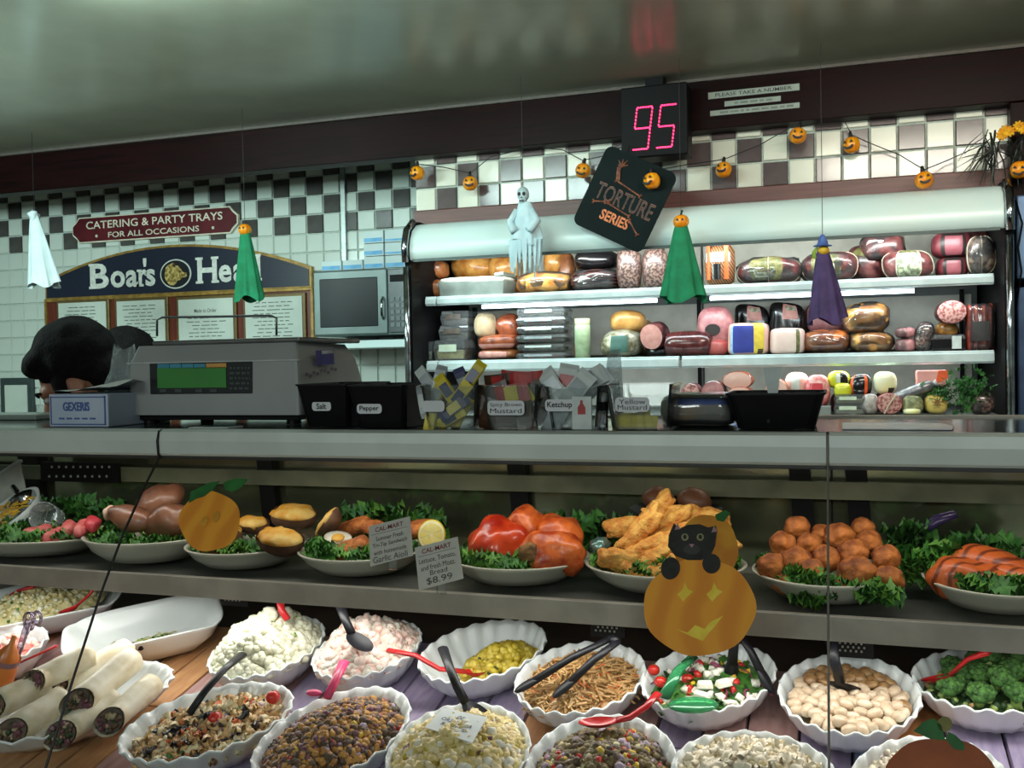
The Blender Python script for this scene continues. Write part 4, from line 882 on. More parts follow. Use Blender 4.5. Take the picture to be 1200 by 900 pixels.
def person(name, label, base, headM, face, arm_bend, coat):
    """standing figure: feet under base, body one remeshed surface, clothing grown over it"""
    t = thing(name, label, 'person', base)
    h = headM @ V((0, .02, -.10)); B = V(base); fx = face; side = V((-fx.y, fx.x, 0))
    pel = B+V((0, 0, .96)); che = pel*.52+(h-V((0, 0, .12)))*.48; nk = h-V((0, 0, .03))
    body = MB(); head_mesh(body, headM)
    body.tube([nk+(headM @ V((0, 0, 0))-nk)*.4, nk, che+(nk-che)*.7], [.052, .056, .07], 12)
    coatm = MB(); tr = MB()
    for k, (mb, g) in enumerate(((body, 0), (coatm, .012))):
        mb.tube([pel-V((0, 0, .05)), pel+(che-pel)*.5, che, che+(nk-che)*.55], [.15+g, .14+g, .16+g, .10+g], 16, flat=.72)
        for s in (-1, 1):
            sh = che+(nk-che)*.5+side*s*.17; el = sh+V((0, 0, -.26))+fx*.08+side*s*.04; wr = el+fx*arm_bend[0]+V((0, 0, -arm_bend[1]))-side*s*.06
            mb.tube([che+(nk-che)*.55+side*s*.06, sh, sh*.5+el*.5, el], [.07+g, .062+g, .052+g, .044+g], 10)
            mb.tube([el, el*.5+wr*.5, wr if k == 0 else el*.25+wr*.75], [.044+g, .040+g, .028+g], 10)
            if k == 0:
                d = (wr-el).normalized(); up = side*s*-1; lat = d.cross(up).normalized()
                mb.tube([wr, wr+d*.05, wr+d*.085], [.026, .036, .030], 10, flat=.6)
                for i in range(4):
                    L = (.066, .076, .070, .054)[i]; o = wr+d*.08+lat*(-.024+.016*i); mb.tube([o, o+d*L*.5, o+d*L*.8+up*.012, o+d*L*.95+up*.024], [.009, .0085, .008, .007], 6)
                o = wr+d*.03-lat*.03; mb.tube([o, o-lat*.02+d*.025, o-lat*.026+d*.05+up*.008], [.011, .010, .008], 6)
    for s in (-1, 1):
        hp = pel+side*s*.09-V((0, 0, .06)); kn = V((hp.x, hp.y, .50))+fx*.02; an = V((hp.x, hp.y, .09))
        body.tube([hp, hp*.5+kn*.5, kn, kn*.6+an*.4, an], [.09, .078, .056, .056, .04], 12)
        tr.tube([pel+V((0, 0, .03)), hp, hp*.5+kn*.5, kn, an], [.155, .115, .092, .074, .066], 12)
        body.tube([an-fx*.05-V((0, 0, .04)), an+fx*.06-V((0, 0, .05)), an+fx*.16-V((0, 0, .06))], [.038, .038, .028], 10)
    o = obj('body', body, m_skin, t, smooth=True, W=True)
    r = o.modifiers.new('join', 'REMESH'); r.mode = 'VOXEL'; r.voxel_size = .0065; r.use_smooth_shade = True
    s = o.modifiers.new('soft', 'SMOOTH'); s.iterations = 3; s.factor = .4
    for nm, mb, m_ in (('jacket', coatm, coat), ('trousers', tr, m_trou)):
        c = obj(nm, mb, m_, t, smooth=True, W=True); r = c.modifiers.new('join', 'REMESH'); r.mode = 'VOXEL'; r.voxel_size = .012; r.use_smooth_shade = True
        s = c.modifiers.new('soft', 'SMOOTH'); s.iterations = 4; s.factor = .5
    for s in (-1, 1):
        obj('shoe', MB().sup(.045, .115, .045, .6, .8, M=T(pel+side*s*.09+fx*.05+V((0, 0, .046-pel.z))) @ RZ(math.atan2(fx.y, fx.x)+pi/2)), m_dark, t, smooth=True, W=True)
        e = obj('eye', MB().sup(.012, .009, .008, M=headM @ T(s*.031, -.078, .002)), mat('eye_white', (210, 206, 200), .3), t, smooth=True, W=True)
        obj('iris', MB().sup(.006, .003, .006, M=headM @ T(s*.031, -.086, .002)), mat('dark_iris', (40, 26, 18), .2), e, smooth=True, W=True)
        obj('eyebrow', MB().tube([headM @ V((s*.014, -.098, .024)), headM @ V((s*.034, -.094, .030)), headM @ V((s*.054, -.078, .024))], [.004, .005, .003], 6), m_hair, t, smooth=True, W=True)
    return t
hc = at(92, 452, 2.12)
M1 = T(hc) @ RZ(RAD(-64)) @ RX(RAD(30))
t = person('person', 'dark-haired server with head bowed, looking down behind the paper carton', (hc.x+.34, 2.50, 0), M1, V((-1, 0, 0)), (.20, .10), m_coat)
b = MB(); b.sup(.090, .108, .108, .92, .95, 36, 20, nz=.07, nf=26, M=M1 @ T(0, .034, .068) @ RX(RAD(-14)))
b.sup(.072, .050, .040, nz=.12, nf=40, M=M1 @ T(0, -.048, .100) @ RX(RAD(12))); b.sup(.078, .060, .075, nz=.08, nf=36, M=M1 @ T(0, .082, -.012))
for s in (-1, 1): b.sup(.012, .022, .040, nz=.1, nf=60, M=M1 @ T(s*.074, -.020, .004))
h_ = obj('hair', b, m_hair, t, smooth=True, W=True); r = h_.modifiers.new('join', 'REMESH'); r.mode = 'VOXEL'; r.voxel_size = .006; r.use_smooth_shade = True
hc2 = at(150, 440, 2.85)
M2 = T(hc2) @ RZ(RAD(-60)) @ RX(RAD(25))
t = person('person', 'second dark-haired server bending further back, only the hair showing above the scale', (hc2.x+.22, 2.9, 0), M2, V((-.8, -.6, 0)).normalized(), (.15, .18), m_coat)
b = MB(); b.sup(.088, .110, .108, .92, .95, 36, 20, nz=.07, nf=26, M=M2 @ T(0, .022, .060)); b.sup(.07, .055, .07, nz=.08, nf=36, M=M2 @ T(0, .075, -.02))
obj('hair', b, m_hair, t, smooth=True, W=True)

# ================================================================== bowls and salads on the deck
TILT = math.atan(.2)
m_bowl = mat('white_melamine', (226, 230, 228), .22, c2=(218, 222, 222), ns=5)
m_plate = mat('cream_melamine', (208, 204, 186), .28, c2=(198, 194, 176), ns=5)
def rimz(Y): return .84+.2*(Y-1.25)
def BM(x, y, th=0, up=0): return T(x, y, rimz(y)+up) @ RX(TILT) @ RZ(RAD(th))
def bowl(x, y, a, b_, th, label, n=22, dep=.056, name='serving_bowl', cat='bowl', square=False, m=None, M=None, group='scalloped bowls on the deck'):
    mb = MB(); e = 1
    pr = [(.50, -dep), (.66, -dep*.92), (.86, -dep*.5), (.955, -dep*.12), (1.0, 0), (1.0, .002), (.975, .0025), (.93, -dep*.10), (.83, -dep*.46), (.63, -dep*.84), (.0, -dep*.86)]
    rows = []; N = 96
    for j, (r, z) in enumerate(pr):
        wv = 1.0 if 3 <= j <= 7 else .35; row = []
        for i in range(N):
            t_ = 2*pi*i/N; s = abs(cos(n*t_/2))**.6*.032*wv if n else 0
            ee = .45 if square else 1.0
            row.append((a*r*(1-s)*sg(cos(t_), ee), b_*r*(1-s)*sg(sin(t_), ee), z+(.0028*cos(n*t_)*wv if n else .006*(abs(cos(2*t_)))*wv if square else 0)))
        rows.append(row)
    mb.sheet(rows, close=True); mb.add(rows[0], [tuple(range(N-1, -1, -1))])
    o = obj(name, mb, m or m_bowl, None, smooth=True, M=M if M is not None else BM(x, y, th)); return tag(o, label, cat, group)

def rotm():
    return MX.Rotation(random.uniform(0, 6.28), 4, V((random.uniform(-1, 1), random.uniform(-1, 1), random.uniform(-1, 1))).normalized())
def heap(mb, a, b_, h, nz=.25, mi=0, fill=.9, z0=-.012, off=(0, 0), seed=0):
    rows = []
    for j in range(11):
        f = j/10*.999; row = []
        for i in range(36):
            t_ = 2*pi*i/36; x = a*fill*f*cos(t_); y = b_*fill*f*sin(t_); row.append((x+off[0], y+off[1], z0+hz(x, y, a*fill, b_*fill, h, nz, seed)))
        rows.append(row)
    mb.sheet(rows[::-1], mi, close=True)
def hz(x, y, a, b_, h, nz, seed):
    f = min(1, math.hypot(x/a, y/b_)); return h*(1-f*f)*(1+nz*NZ.noise(V((x*40+seed, y*40, seed*1.3))))-.006*f
def bits(mb, a, b_, h, n, kinds, nz=.25, fill=.9, z0=-.012, seed=0, off=(0, 0), rmax=1.0, xr=None):
    """small loose food bits laid over the heap; kinds: (material index, shape, size, weight)"""
    tot = sum(k[3] for k in kinds)
    for _ in range(n):
        r = rmax*random.random()**.5*.97; t_ = random.uniform(0, 2*pi); x = a*fill*r*cos(t_); y = b_*fill*r*sin(t_)
        if xr and not (xr[0] <= x/a <= xr[1]): continue
        z = z0+hz(x, y, a*fill, b_*fill, h, nz, seed)+random.uniform(-.002, .003); q = random.uniform(0, tot); k = kinds[0]
        for kk in kinds:
            q -= kk[3]
            if q <= 0: k = kk; break
        mi, sh_, s = k[:3]; P_ = T(x+off[0], y+off[1], z); s *= random.uniform(.75, 1.25)
        if sh_ == 'lump': lump(mb, (s, s*.8, s*.7), P_ @ rotm(), mi)
        elif sh_ == 'bean': lump(mb, (s, s*.6, s*.55), P_ @ rotm(), mi)
        elif sh_ == 'cube': mb.box((0, 0, 0), (s, s, s*.7), mi, P_ @ rotm())
        elif sh_ == 'rod':
            R_ = P_ @ RZ(random.uniform(0, 6.28)) @ RY(random.uniform(-.4, .4)); c = random.uniform(-.4, .4)*s
            mb.tube([R_ @ V((-s, 0, -.001)), R_ @ V((-s*.3, c, .002)), R_ @ V((s*.4, c*.6, .002)), R_ @ V((s, -c, -.001))], s*.11, 4, mi, cap=False)
        elif sh_ == 'twist':
            R_ = P_ @ RZ(random.uniform(0, 6.28)) @ RY(random.uniform(-.6, .6)); rows = []
            for i in range(9):
                an = i*.95; dx = -s+2*s*i/8; rows.append([R_ @ V((dx, q_*s*cos(an+k*pi/2), q_*s*sin(an+k*pi/2))) for k, q_ in enumerate((.40, .15, .40, .15))])
            mb.sheet(rows, mi, close=True)
        elif sh_ == 'leaf':
            R_ = P_ @ RZ(random.uniform(0, 6.28)) @ RX(random.uniform(-.5, .5))
            mb.sheet([[R_ @ V((s*(i-1.5)*.6, s*(j-1)*.45*(1-.3*abs(i-1.5)), .003*sin(i*2+j))) for j in range(3)] for i in range(4)], mi)
def C(n, c, r=.5, c2=None, **k): return mat('food_'+n, c, r, c2=c2, ns=k.pop('ns', 60), **k)
W_ = lambda: None
m_rice = C('rice', (214, 206, 160), .5, (196, 184, 130)); m_mayo = C('mayo', (218, 216, 196), .45, (200, 198, 172), ns=40, bump=.3, bs=90); m_grn = C('green', (70, 120, 44), .5, (46, 92, 30)); m_dgrn = C('dark_green', (36, 62, 26), .5)
m_pink = C('pink', (226, 140, 128), .45, (214, 116, 104)); m_crab = C('crab_white', (230, 220, 210), .45, (226, 188, 174)); m_curry = C('curry', (182, 160, 40), .5, (150, 128, 26)); m_curry2 = C('curry_light', (206, 184, 76), .5)
m_noodle = C('noodle', (196, 158, 104), .45, (172, 130, 78)); m_carrot = C('carrot', (214, 110, 50), .5); m_olive = C('black_olive', (34, 28, 34), .3); m_feta = C('feta', (234, 230, 214), .6); m_tom = C('tomato', (196, 44, 34), .25, (176, 34, 26)); m_redon = C('red_onion', (150, 60, 96), .4)
m_mush = C('mushroom', (172, 136, 92), .3, (130, 94, 58), ns=40); m_wbean = C('white_bean', (210, 192, 168), .3, (186, 160, 132), ns=40); m_broc = C('broccoli', (84, 130, 54), .7, (46, 84, 34), ns=160, bump=.8, bs=300); m_stalk = C('broccoli_stalk', (150, 172, 92), .5)
m_rot = C('rotini', (216, 180, 126), .45, (192, 150, 98)); m_rotw = C('pale_pasta', (232, 216, 178), .45, (216, 196, 150)); m_purp = C('plum', (110, 62, 74), .4); m_dk = C('dark_grain', (96, 68, 38), .5, (66, 46, 26)); m_gold = C('golden_grain', (196, 146, 66), .5, (158, 104, 44)); m_orz = C('orzo', (224, 206, 146), .45, (206, 184, 116)); m_quin = C('quinoa', (128, 108, 62), .5, (98, 82, 44)); m_yelp = C('yellow_pepper', (226, 190, 50), .3)
m_pastaw = C('white_pasta', (242, 232, 212), .4, (230, 216, 190)); m_lilon = C('lilac_onion', (176, 156, 176), .4)
def salad(name, label, cat, M, mats, a, b_, h, n, kinds, base=0, fill=.88, z0=-.012, seed=1, nz=.25, off=(0, 0), rmax=1.0, extra=None):
    random.seed(seed*13+5); mb = MB(); heap(mb, a, b_, h, nz, base, fill, z0, off, seed); bits(mb, a, b_, h, n, kinds, nz, fill, z0, seed, off, rmax)
    if extra: extra(mb)
    return obj(name, mb, mats, None, smooth=True, M=M, label=label, cat=cat, kind='stuff')

# --- utensils
m_blkp = mat('black_nylon', (18, 18, 24), .45, spec=.3); m_redp = mat('red_plastic', (196, 40, 44), .25, c2=(186, 34, 38)); m_pinkp = mat('magenta_plastic', (222, 72, 120), .3, c2=(210, 60, 110)); m_grp = clear('green_clear_plastic', (.45, .85, .55), .35, (70, 170, 110), 1.45, .1); m_clrp = clear('pinkish_clear_plastic', (.86, .78, .86), .25, (196, 170, 200), 1.5, .08)
def spoon(label, pts, m, r=.005, bowl_=None, hole=False, cat='spoon', name='serving_spoon'):
    """pts: handle path in world space, last point meets the bowl; bowl_: (half length, half width)"""
    t = thing(name, label, cat, tuple(pts[-1])); pts = [V(p) for p in pts]
    obj('handle', MB().tube(pts, [r*1.25]+[r]*(len(pts)-1), 8, flat=.55), m, t, smooth=True, W=True)
    if bowl_:
        d = (pts[-1]-pts[-2]).normalized(); d.z *= .35; d.normalize(); lt = d.cross(V((0, 0, 1))).normalized(); up = lt.cross(d)
        c = pts[-1]+d*bowl_[0]*.85; rows = []
        for j in range(6):
            f = (j+.001)/5; rows.append([c+d*bowl_[0]*f*cos(2*pi*i/20)+lt*bowl_[1]*f*sin(2*pi*i/20)-up*.008*(1-f*f) for i in range(20)])
        mb = MB().sheet(rows, close=True); mb.sheet([[p-up*.0016 for p in r_] for r_ in rows], close=True)
        obj('spoon_bowl', mb, m, t, smooth=True, W=True)
    return t
def pz(px, py, dz_=0):
    """place on the rim plane raised by dz"""
    d = ray(px, py); z0 = .84+dz_; tt = (z0-.25-EYE)/(d.z-.2*d.y); return CAM+d*tt
def tongs(label, a0, a1, b0, b1, m, r=.006, head=None, cat='tongs', lift=.05):
    p = [a0, a0*.5+a1*.5+V((0, 0, .004)), a1]; q = [b0, b0*.5+b1*.5+V((0, 0, .004)), b1]; t = thing('serving_tongs', label, cat, tuple(a1))
    for k, s in enumerate((p, q)):
        obj('arm', MB().tube(s, [r*.9, r, r*1.1], 8, flat=.7), m, t, smooth=True, W=True)
        d = (s[-1]-s[0]).normalized(); c = s[-1]; mb = MB(); mb.sup(.024, .012, .006, M=T(c) @ d.to_track_quat('X', 'Z').to_matrix().to_4x4() @ T(.012, 0, 0)); obj('tong_head', mb, head or m, t, smooth=True, W=True)
    obj('hinge', MB().tube([a0, b0], r*.9, 8), m, t, smooth=True, W=True)
    return t

# 1 back row, far end: grain salad in a square dish and a long dish of sprouts
bowl(-1.63, 1.66, .17, .115, 38, 'square white dish heaped with pale grain salad at the far end of the deck', 0, .05, square=True, name='serving_dish', cat='dish', group='white dishes on the deck')
salad('grain_salad', 'pale grain salad with herbs heaped in the square white dish', 'salad', BM(-1.63, 1.66, 38), [m_rice, m_mayo, m_grn], .15, .10, .035, 420, [(0, 'bean', .009, 6), (1, 'lump', .007, 2), (2, 'lump', .005, 1)], z0=-.008, seed=3)
spoon('red spoon stuck in the grain salad near the black joint', [pz(112, 686, .05), pz(105, 697, .03), pz(90, 710, .012)], m_redp, .005, (.02, .013))
spoon('red spoon lying over the grain salad beyond the first red spoon', [pz(40, 687, .04), pz(22, 692, .03), pz(4, 702, .01)], m_redp, .006, (.02, .014))
Q = [pz(60, 743), pz(212, 703), pz(268, 722), pz(130, 766)]
cx = sum((q.x for q in Q))/4; cy = sum((q.y for q in Q))/4
bowl(cx, cy, .150, .098, 40, 'long white rectangular dish nearly empty with a few sprouts on its floor', 0, .055, square=True, name='serving_dish', cat='dish', group='white dishes on the deck')
salad('sprouts', 'pale green sprouts left on the floor of the long white dish', 'salad', BM(cx, cy, 40), [m_rice, m_grn, m_stalk], .13, .085, .010, 230, [(0, 'rod', .010, 4), (2, 'rod', .010, 3), (1, 'lump', .005, 2)], fill=.62, z0=-.048, off=(.012, .004), seed=5)
obj_ = tag(obj('black_scraper', MB().box((0, 0, 0), (.07, .016, .010), 0), m_blkp, M=T(pz(150, 757, -.006)) @ RX(TILT) @ RZ(RAD(4)), bev=.002), 'flat black handle lying across the long white dish behind the wraps', 'utensil')
# wraps dish
wc = (-1.262, 1.330)
bowl(wc[0], wc[1], .185, .118, 40, 'oval white dish holding a pile of cut wraps', 24, .045, name='serving_dish', cat='dish', group='white dishes on the deck')
m_tort = mat('flour_tortilla', (236, 228, 208), .4, c2=(210, 194, 160), ns=26, bump=.25, bs=60); m_fill = mat('wrap_filling', (112, 76, 58), .6, c2=(60, 54, 36), ns=90, lo=.35, hi=.7, bump=.8, bs=120); m_fill2 = mat('cream_filling', (196, 180, 146), .5, c2=(150, 130, 96), ns=90)
TOC = V((.55, -.72, .42)).normalized()
def wrap(pa, pb, r, label, i):
    a = V(pa); c = V(pb); d = (c-a).normalized(); t = thing('wrap', label, 'wrap', tuple(a), 'wraps in the oval dish'); L = (c-a).length
    q = d.to_track_quat('X', 'Z').to_matrix().to_4x4(); M = T(a) @ q; mb = MB(); rows = []
    for j in range(12):
        f = j/11; rr = r*(1.0+.04*sin(9*f+i)); 
        if f > .92: rr *= .75
        if f == 1: rr = r*.1
        cut = [(.85*r*((q.to_3x3() @ V((0, cos(2*pi*k/20), sin(2*pi*k/20)))).dot(TOC)) if j < 2 else 0)*(1 if j == 0 else .6) for k in range(20)]
        rows.append([M @ V((L*f+cut[k], rr*cos(2*pi*k/20)*(1+.05*sin(3*2*pi*k/20+i)), rr*.92*sin(2*pi*k/20))) for k in range(20)])
    mb.sheet(rows, close=True); obj('tortilla', mb, m_tort, t, smooth=True, W=True)
    mb = MB(); random.seed(i+40)
    qd = q.to_3x3(); ring = [V((.001+.85*r*.86*((qd @ V((0, cos(2*pi*k/20), sin(2*pi*k/20)))).dot(TOC)), r*.88*cos(2*pi*k/20), r*.82*sin(2*pi*k/20))) for k in range(20)]
    mb.add([M @ p for p in ring], [tuple(range(20))]); 
    for k in range(26):
        an = random.uniform(0, 6.28); rr = r*.72*random.random()**.5; lump(mb, (.007, .006, .006), M @ T(.85*rr*((qd @ V((0, cos(an), sin(an)))).dot(TOC)), rr*cos(an), rr*sin(an)*.92) @ rotm(), random.choice((0, 0, 1, 2, 3)))
    obj('filling', mb, [m_fill, m_dgrn, m_fill2, m_purp], t, kind='stuff', W=True)
WR = [((62, 806), (158, 757), .004, 'plump wrap at the back of the pile with a brown filled end', .024), ((90, 826), (160, 768), .030, 'topmost wrap crossing the pile, its end turned to the glass', .025), ((128, 846), (184, 797), .004, 'short wrap at the end of the pile nearest the rotini', .022),
      ((36, 801), (112, 765), .036, 'wrap lying high on the pile with a pinkish end', .023), ((70, 862), (140, 815), .0, 'wrap at the front rim of the dish with a black olive end', .024), ((12, 860), (80, 815), .002, 'wrap at the lower corner of the pile with greens in its end', .025), ((-12, 830), (60, 795), .018, 'wrap half out of the picture at the end of the pile', .025)]
for i, (p, q, up, lb, r) in enumerate(WR): wrap(pz(*p, up-.002), pz(*q, up+.006), r, lb, i)
# pink salad and odd things by the frame edge
bowl(-1.56, 1.475, .10, .09, 20, 'white bowl of pink salad half hidden by the wraps', 16)
salad('pink_salad', 'pinkish shredded salad in the bowl behind the wraps', 'salad', BM(-1.56, 1.475, 20), [m_pink, m_crab], .09, .08, .02, 160, [(0, 'rod', .010, 2), (1, 'lump', .009, 2)], seed=8)
spoon('thin red spoon handle lying over the bowl of pink salad', [pz(66, 757, .045), pz(42, 768, .03), pz(20, 778, .012)], m_redp, .004, (.018, .012))
t = thing('serving_tongs', 'clear plastic tongs with a looped end standing by the pile of wraps', 'tongs', tuple(pz(20, 770, .02)))
a = pz(18, 776, .03)
obj('arm', MB().tube([a, pz(26, 752, .06), pz(34, 728, .085), pz(40, 718, .095)], [.006, .008, .010, .008], 8, flat=.5), m_clrp, t, smooth=True, W=True)
for q_, s_ in (((34, 728), .016), ((44, 724), .012)):
    c = pz(*q_, .085); obj('loop', MB().tube([c+V((s_*cos(k*pi/8)*.7, 0, s_*sin(k*pi/8))) for k in range(17)], .003, 6), m_clrp, t, smooth=True, W=True)
a = pz(2, 790, .04); t = thing('sauce_bottle', 'orange squeeze bottle leaning beside the wraps at the frame edge', 'bottle', tuple(a))
obj('body', MB().lathe([(0, -.05), (.020, -.05), (.022, -.03), (.022, .03), (.012, .05), (.005, .058), (.004, .075), (0, .076)], 20, 0, T(a) @ RY(RAD(24))), mat('orange_sauce', (214, 128, 50), .3, c2=(200, 104, 36), ns=20), t, smooth=True, W=True)
obj('neck_band', MB().lathe([(.0225, .024), (.0225, .034)], 20, 0, T(a) @ RY(RAD(24))), m_clrp, t, smooth=True, W=True)

# 2 back row
bowl(-1.005, 1.562, .125, .098, 84, 'scalloped white bowl heaped with creamy potato salad')
salad('potato_salad', 'creamy pale green potato salad mounded in its white bowl', 'salad', BM(-1.005, 1.562, 84), [m_mayo, m_grn, m_stalk], .122, .098, .055, 1000, [(0, 'lump', .011, 9), (1, 'lump', .004, 1.5), (2, 'lump', .006, .8)], fill=.92, z0=-.006, seed=11, nz=.5)
spoon('red spoon handle standing in the potato salad', [pz(328, 701, .09), pz(330, 715, .07), pz(337, 726, .055)], m_redp, .007)
bowl(-.812, 1.585, .115, .092, 78, 'scalloped white bowl heaped with pink and white crab salad')
salad('crab_salad', 'pink and white crab salad mounded in its white bowl', 'salad', BM(-.812, 1.585, 78), [m_crab, m_pink, m_feta], .115, .092, .048, 850, [(0, 'lump', .011, 6), (1, 'rod', .009, 2.4), (2, 'lump', .009, 4)], fill=.92, z0=-.006, seed=12, nz=.5)
spoon('black spoon dug deep into the crab salad', [pz(398, 706, .10), pz(404, 725, .085), pz(412, 742, .065)], m_blkp, .008, (.030, .020))
spoon('red spoon reaching from the crab salad to the curried salad', [pz(455, 762, .035), pz(487, 768, .035), pz(515, 784, .01), pz(545, 787, -.01)], m_redp, .006, (.024, .014))
bowl(-.600, 1.612, .128, .098, 60, 'scalloped white bowl half full of yellow curried salad')
salad('curried_salad', 'yellow-green curried salad at the back of its bowl', 'salad', BM(-.600, 1.612, 60), [m_curry, m_curry2, m_dgrn], .122, .092, .028, 420, [(0, 'lump', .010, 6), (1, 'lump', .009, 4), (2, 'lump', .006, 1)], fill=.64, z0=-.032, off=(.022, -.02), seed=14, nz=.5)
bowl(-.408, 1.552, .125, .104, 71, 'scalloped white bowl of noodle salad with black tongs on it')
salad('noodle_salad', 'brown noodle salad with carrot shreds in its white bowl', 'salad', BM(-.408, 1.552, 71), [m_noodle, m_carrot, m_rot], .12, .10, .028, 520, [(0, 'rod', .018, 8), (1, 'rod', .011, 1.4), (2, 'rod', .015, 3)], fill=.90, z0=-.016, seed=15)
tongs('black tongs lying on the noodle salad', pz(716, 748, .07), pz(626, 798, .018), pz(724, 752, .07), pz(668, 800, .022), m_blkp, .008)
bowl(-.203, 1.584, .125, .096, 56, 'scalloped white bowl of mixed salad below the cat cutout')
salad('mixed_salad', 'mixed green salad with feta, tomato and red onion below the cat cutout', 'salad', BM(-.203, 1.584, 56), [m_grn, m_dgrn, m_feta, m_redon, m_yelp, m_tom], .12, .092, .022, 250, [(0, 'leaf', .014, 4), (1, 'leaf', .012, 2), (2, 'cube', .012, 3), (3, 'rod', .014, 2), (4, 'leaf', .009, 1.5), (5, 'lump', .008, 1)], fill=.88, z0=-.016, seed=16)
for i, (x, y, lb) in enumerate(((766, 785, 'cherry tomato at the back edge of the mixed salad'), (774, 799, 'cherry tomato below the other at the mixed salad rim'), (806, 796, 'cherry tomato in the middle of the mixed salad'))):
    t = thing('cherry_tomato', lb, 'tomato', tuple(pz(x, y, .004)), 'cherry tomatoes in the mixed salad'); obj('fruit', MB().sup(.010, .010, .009), m_tom, t, smooth=True); obj('stem_scar', MB().sup(.002, .002, .001, M=T(0, 0, .009)), m_grn, t)
for x, y, an, lb in ((826, 802, 10, 'large feta piece in the middle of the mixed salad'), (848, 800, 35, 'feta piece nearer the black tongs in the mixed salad'), (822, 815, -20, 'feta piece at the front of the mixed salad')):
    tag(obj('feta_piece', MB().box((0, 0, 0), (.026, .016, .010), top=(.8, .7)), m_feta, M=T(pz(x, y, .010)) @ RX(TILT) @ RZ(RAD(an)), bev=.002), lb, 'cheese', 'feta pieces in the mixed salad')
t = thing('serving_tongs', 'green clear plastic salad tongs resting in the mixed salad', 'tongs', tuple(pz(790, 800, .02)))
obj('handle', MB().tube([pz(812, 770, .03), pz(795, 785, .034), pz(778, 818, .016)], [.010, .009, .011], 8, flat=.4), m_grp, t, smooth=True, W=True)
obj('scoop', MB().sup(.038, .022, .006, M=T(pz(812, 826, .012)) @ RX(TILT) @ RZ(RAD(12))), m_grp, t, smooth=True, W=True)
tongs('black tongs standing in the mixed salad behind the cat cutout', pz(868, 745, .07), pz(892, 788, .02), pz(862, 742, .08), pz(858, 778, .02), m_blkp, .008)
bowl(.009, 1.571, .122, .106, 80, 'scalloped white bowl of marinated mushrooms and white beans')
# individual mushrooms and beans over a shallow bed
MM = BM(.009, 1.571, 80)
t = thing('mushroom_salad', 'marinated button mushrooms and white beans in their scalloped bowl', 'salad', M=MM)
random.seed(44); mb = MB(); heap(mb, .112, .098, .012, .3, 0, .84, -.026, seed=4); obj('dressing', mb, C('dressing', (150, 130, 100), .3), t, smooth=True)
mb = MB(); mb.sup(.013, .009, .008, .8, .9, 12, 8); me_b = obj('bean', mb, m_wbean, t, smooth=True)
mb = MB(); mb.lathe([(0, .007), (.007, .006), (.012, .001), (.0125, -.002), (.009, -.005), (.004, -.005), (.0035, -.010), (0, -.010)], 12); me_m = obj('mushroom', mb, m_mush, t, smooth=True)
first = {id(me_b): True, id(me_m): True}; pts = []
for _ in range(4000):
    if len(pts) > 118: break
    r = random.random()**.5*.9; th = random.uniform(0, 6.28); x, y = .103*r*cos(th), .090*r*sin(th)
    if all(math.hypot(x-p[0], y-p[1]) > .0135 for p in pts): pts.append((x, y))
for x, y in pts:
    # local +x points back along the deck: brown mushrooms behind, pale beans in front
    src = me_m if x > .02+random.uniform(-.035, .035) else me_b
    if first[id(src)]: c = src; first[id(src)] = False
    else: c = src.copy(); COL.objects.link(c); c.parent = t
    c.matrix_basis = T(x, y, -.012+.012*(1-(math.hypot(x/.103, y/.09))**2)+random.uniform(-.002, .004)) @ RZ(random.uniform(0, 6.28)) @ RX(random.uniform(-.7, .7)) @ RY(random.uniform(-.6, .6))
spoon('black spoon standing in the mushroom and bean salad', [pz(974, 748, .085), pz(978, 775, .065), pz(985, 800, .02)], m_blkp, .008, (.032, .026))
bowl(.215, 1.645, .118, .098, 20, 'scalloped white bowl of broccoli florets at the end of the row')
def floret(): 
    t = thing('broccoli_floret', 'x', 'broccoli', (0, 0, 0), 'broccoli florets'); mb = MB(); random.seed(random.random())
    mb.sup(.018, .018, .013, nu=16, nv=10, nz=.35, nf=110, M=T(0, 0, .006))
    for i in range(16):
        th = i*2.4; r = .016*(i/16)**.5; lump(mb, (.007, .007, .006), T(r*cos(th), r*sin(th), .016-.35*r) @ rotm())
    obj('crown', mb, m_broc, t, smooth=True); obj('stalk', MB().tube([(0, 0, 0), (.001, 0, -.010), (.003, 0, -.018)], [.010, .007, .006], 8), m_stalk, t, smooth=True); return t
fl = floret(); random.seed(51); BMm = BM(.215, 1.645, 0)
spots = [(-.06, -.03, 0), (-.05, .03, .0), (-.02, -.05, .004), (-.015, -.005, .012), (-.01, .045, .008), (.03, -.045, .006), (.03, .0, .022), (.03, .045, .018), (.065, -.03, .006), (.065, .02, .014), (.0, .02, .030), (.045, .022, .038), (.08, .0, .02), (-.04, .0, .006), (.01, -.025, .02)]
FL = ['at the far rim by the red spoon', 'behind the first at the rim', 'at the front rim near its end', 'low in the middle', 'at the back rim', 'at the front rim toward the glass', 'in the middle of the heap', 'at the back of the heap', 'at the front rim past the middle', 'behind the heap centre', 'high on the heap near the red spoon', 'topmost of the heap', 'at the frame edge', 'beside the red spoon', 'between rim and heap top']
for i, (x, y, z) in enumerate(spots):
    o = fl if i == 0 else dup(fl); o.matrix_world = BMm @ T(x, y, z-.006) @ RZ(random.uniform(0, 6)) @ RX(random.uniform(-.5, .5)); o.scale = (1.05,)*3; o['label'] = 'broccoli floret '+FL[i]
salad('broccoli_bits', 'nuts and broccoli crumbs under the florets in the end bowl', 'salad', BM(.215, 1.645, 20), [m_dgrn, m_stalk, m_rot], .11, .092, .010, 140, [(0, 'lump', .008, 3), (1, 'lump', .008, 2), (2, 'lump', .006, 1)], z0=-.020, seed=19)
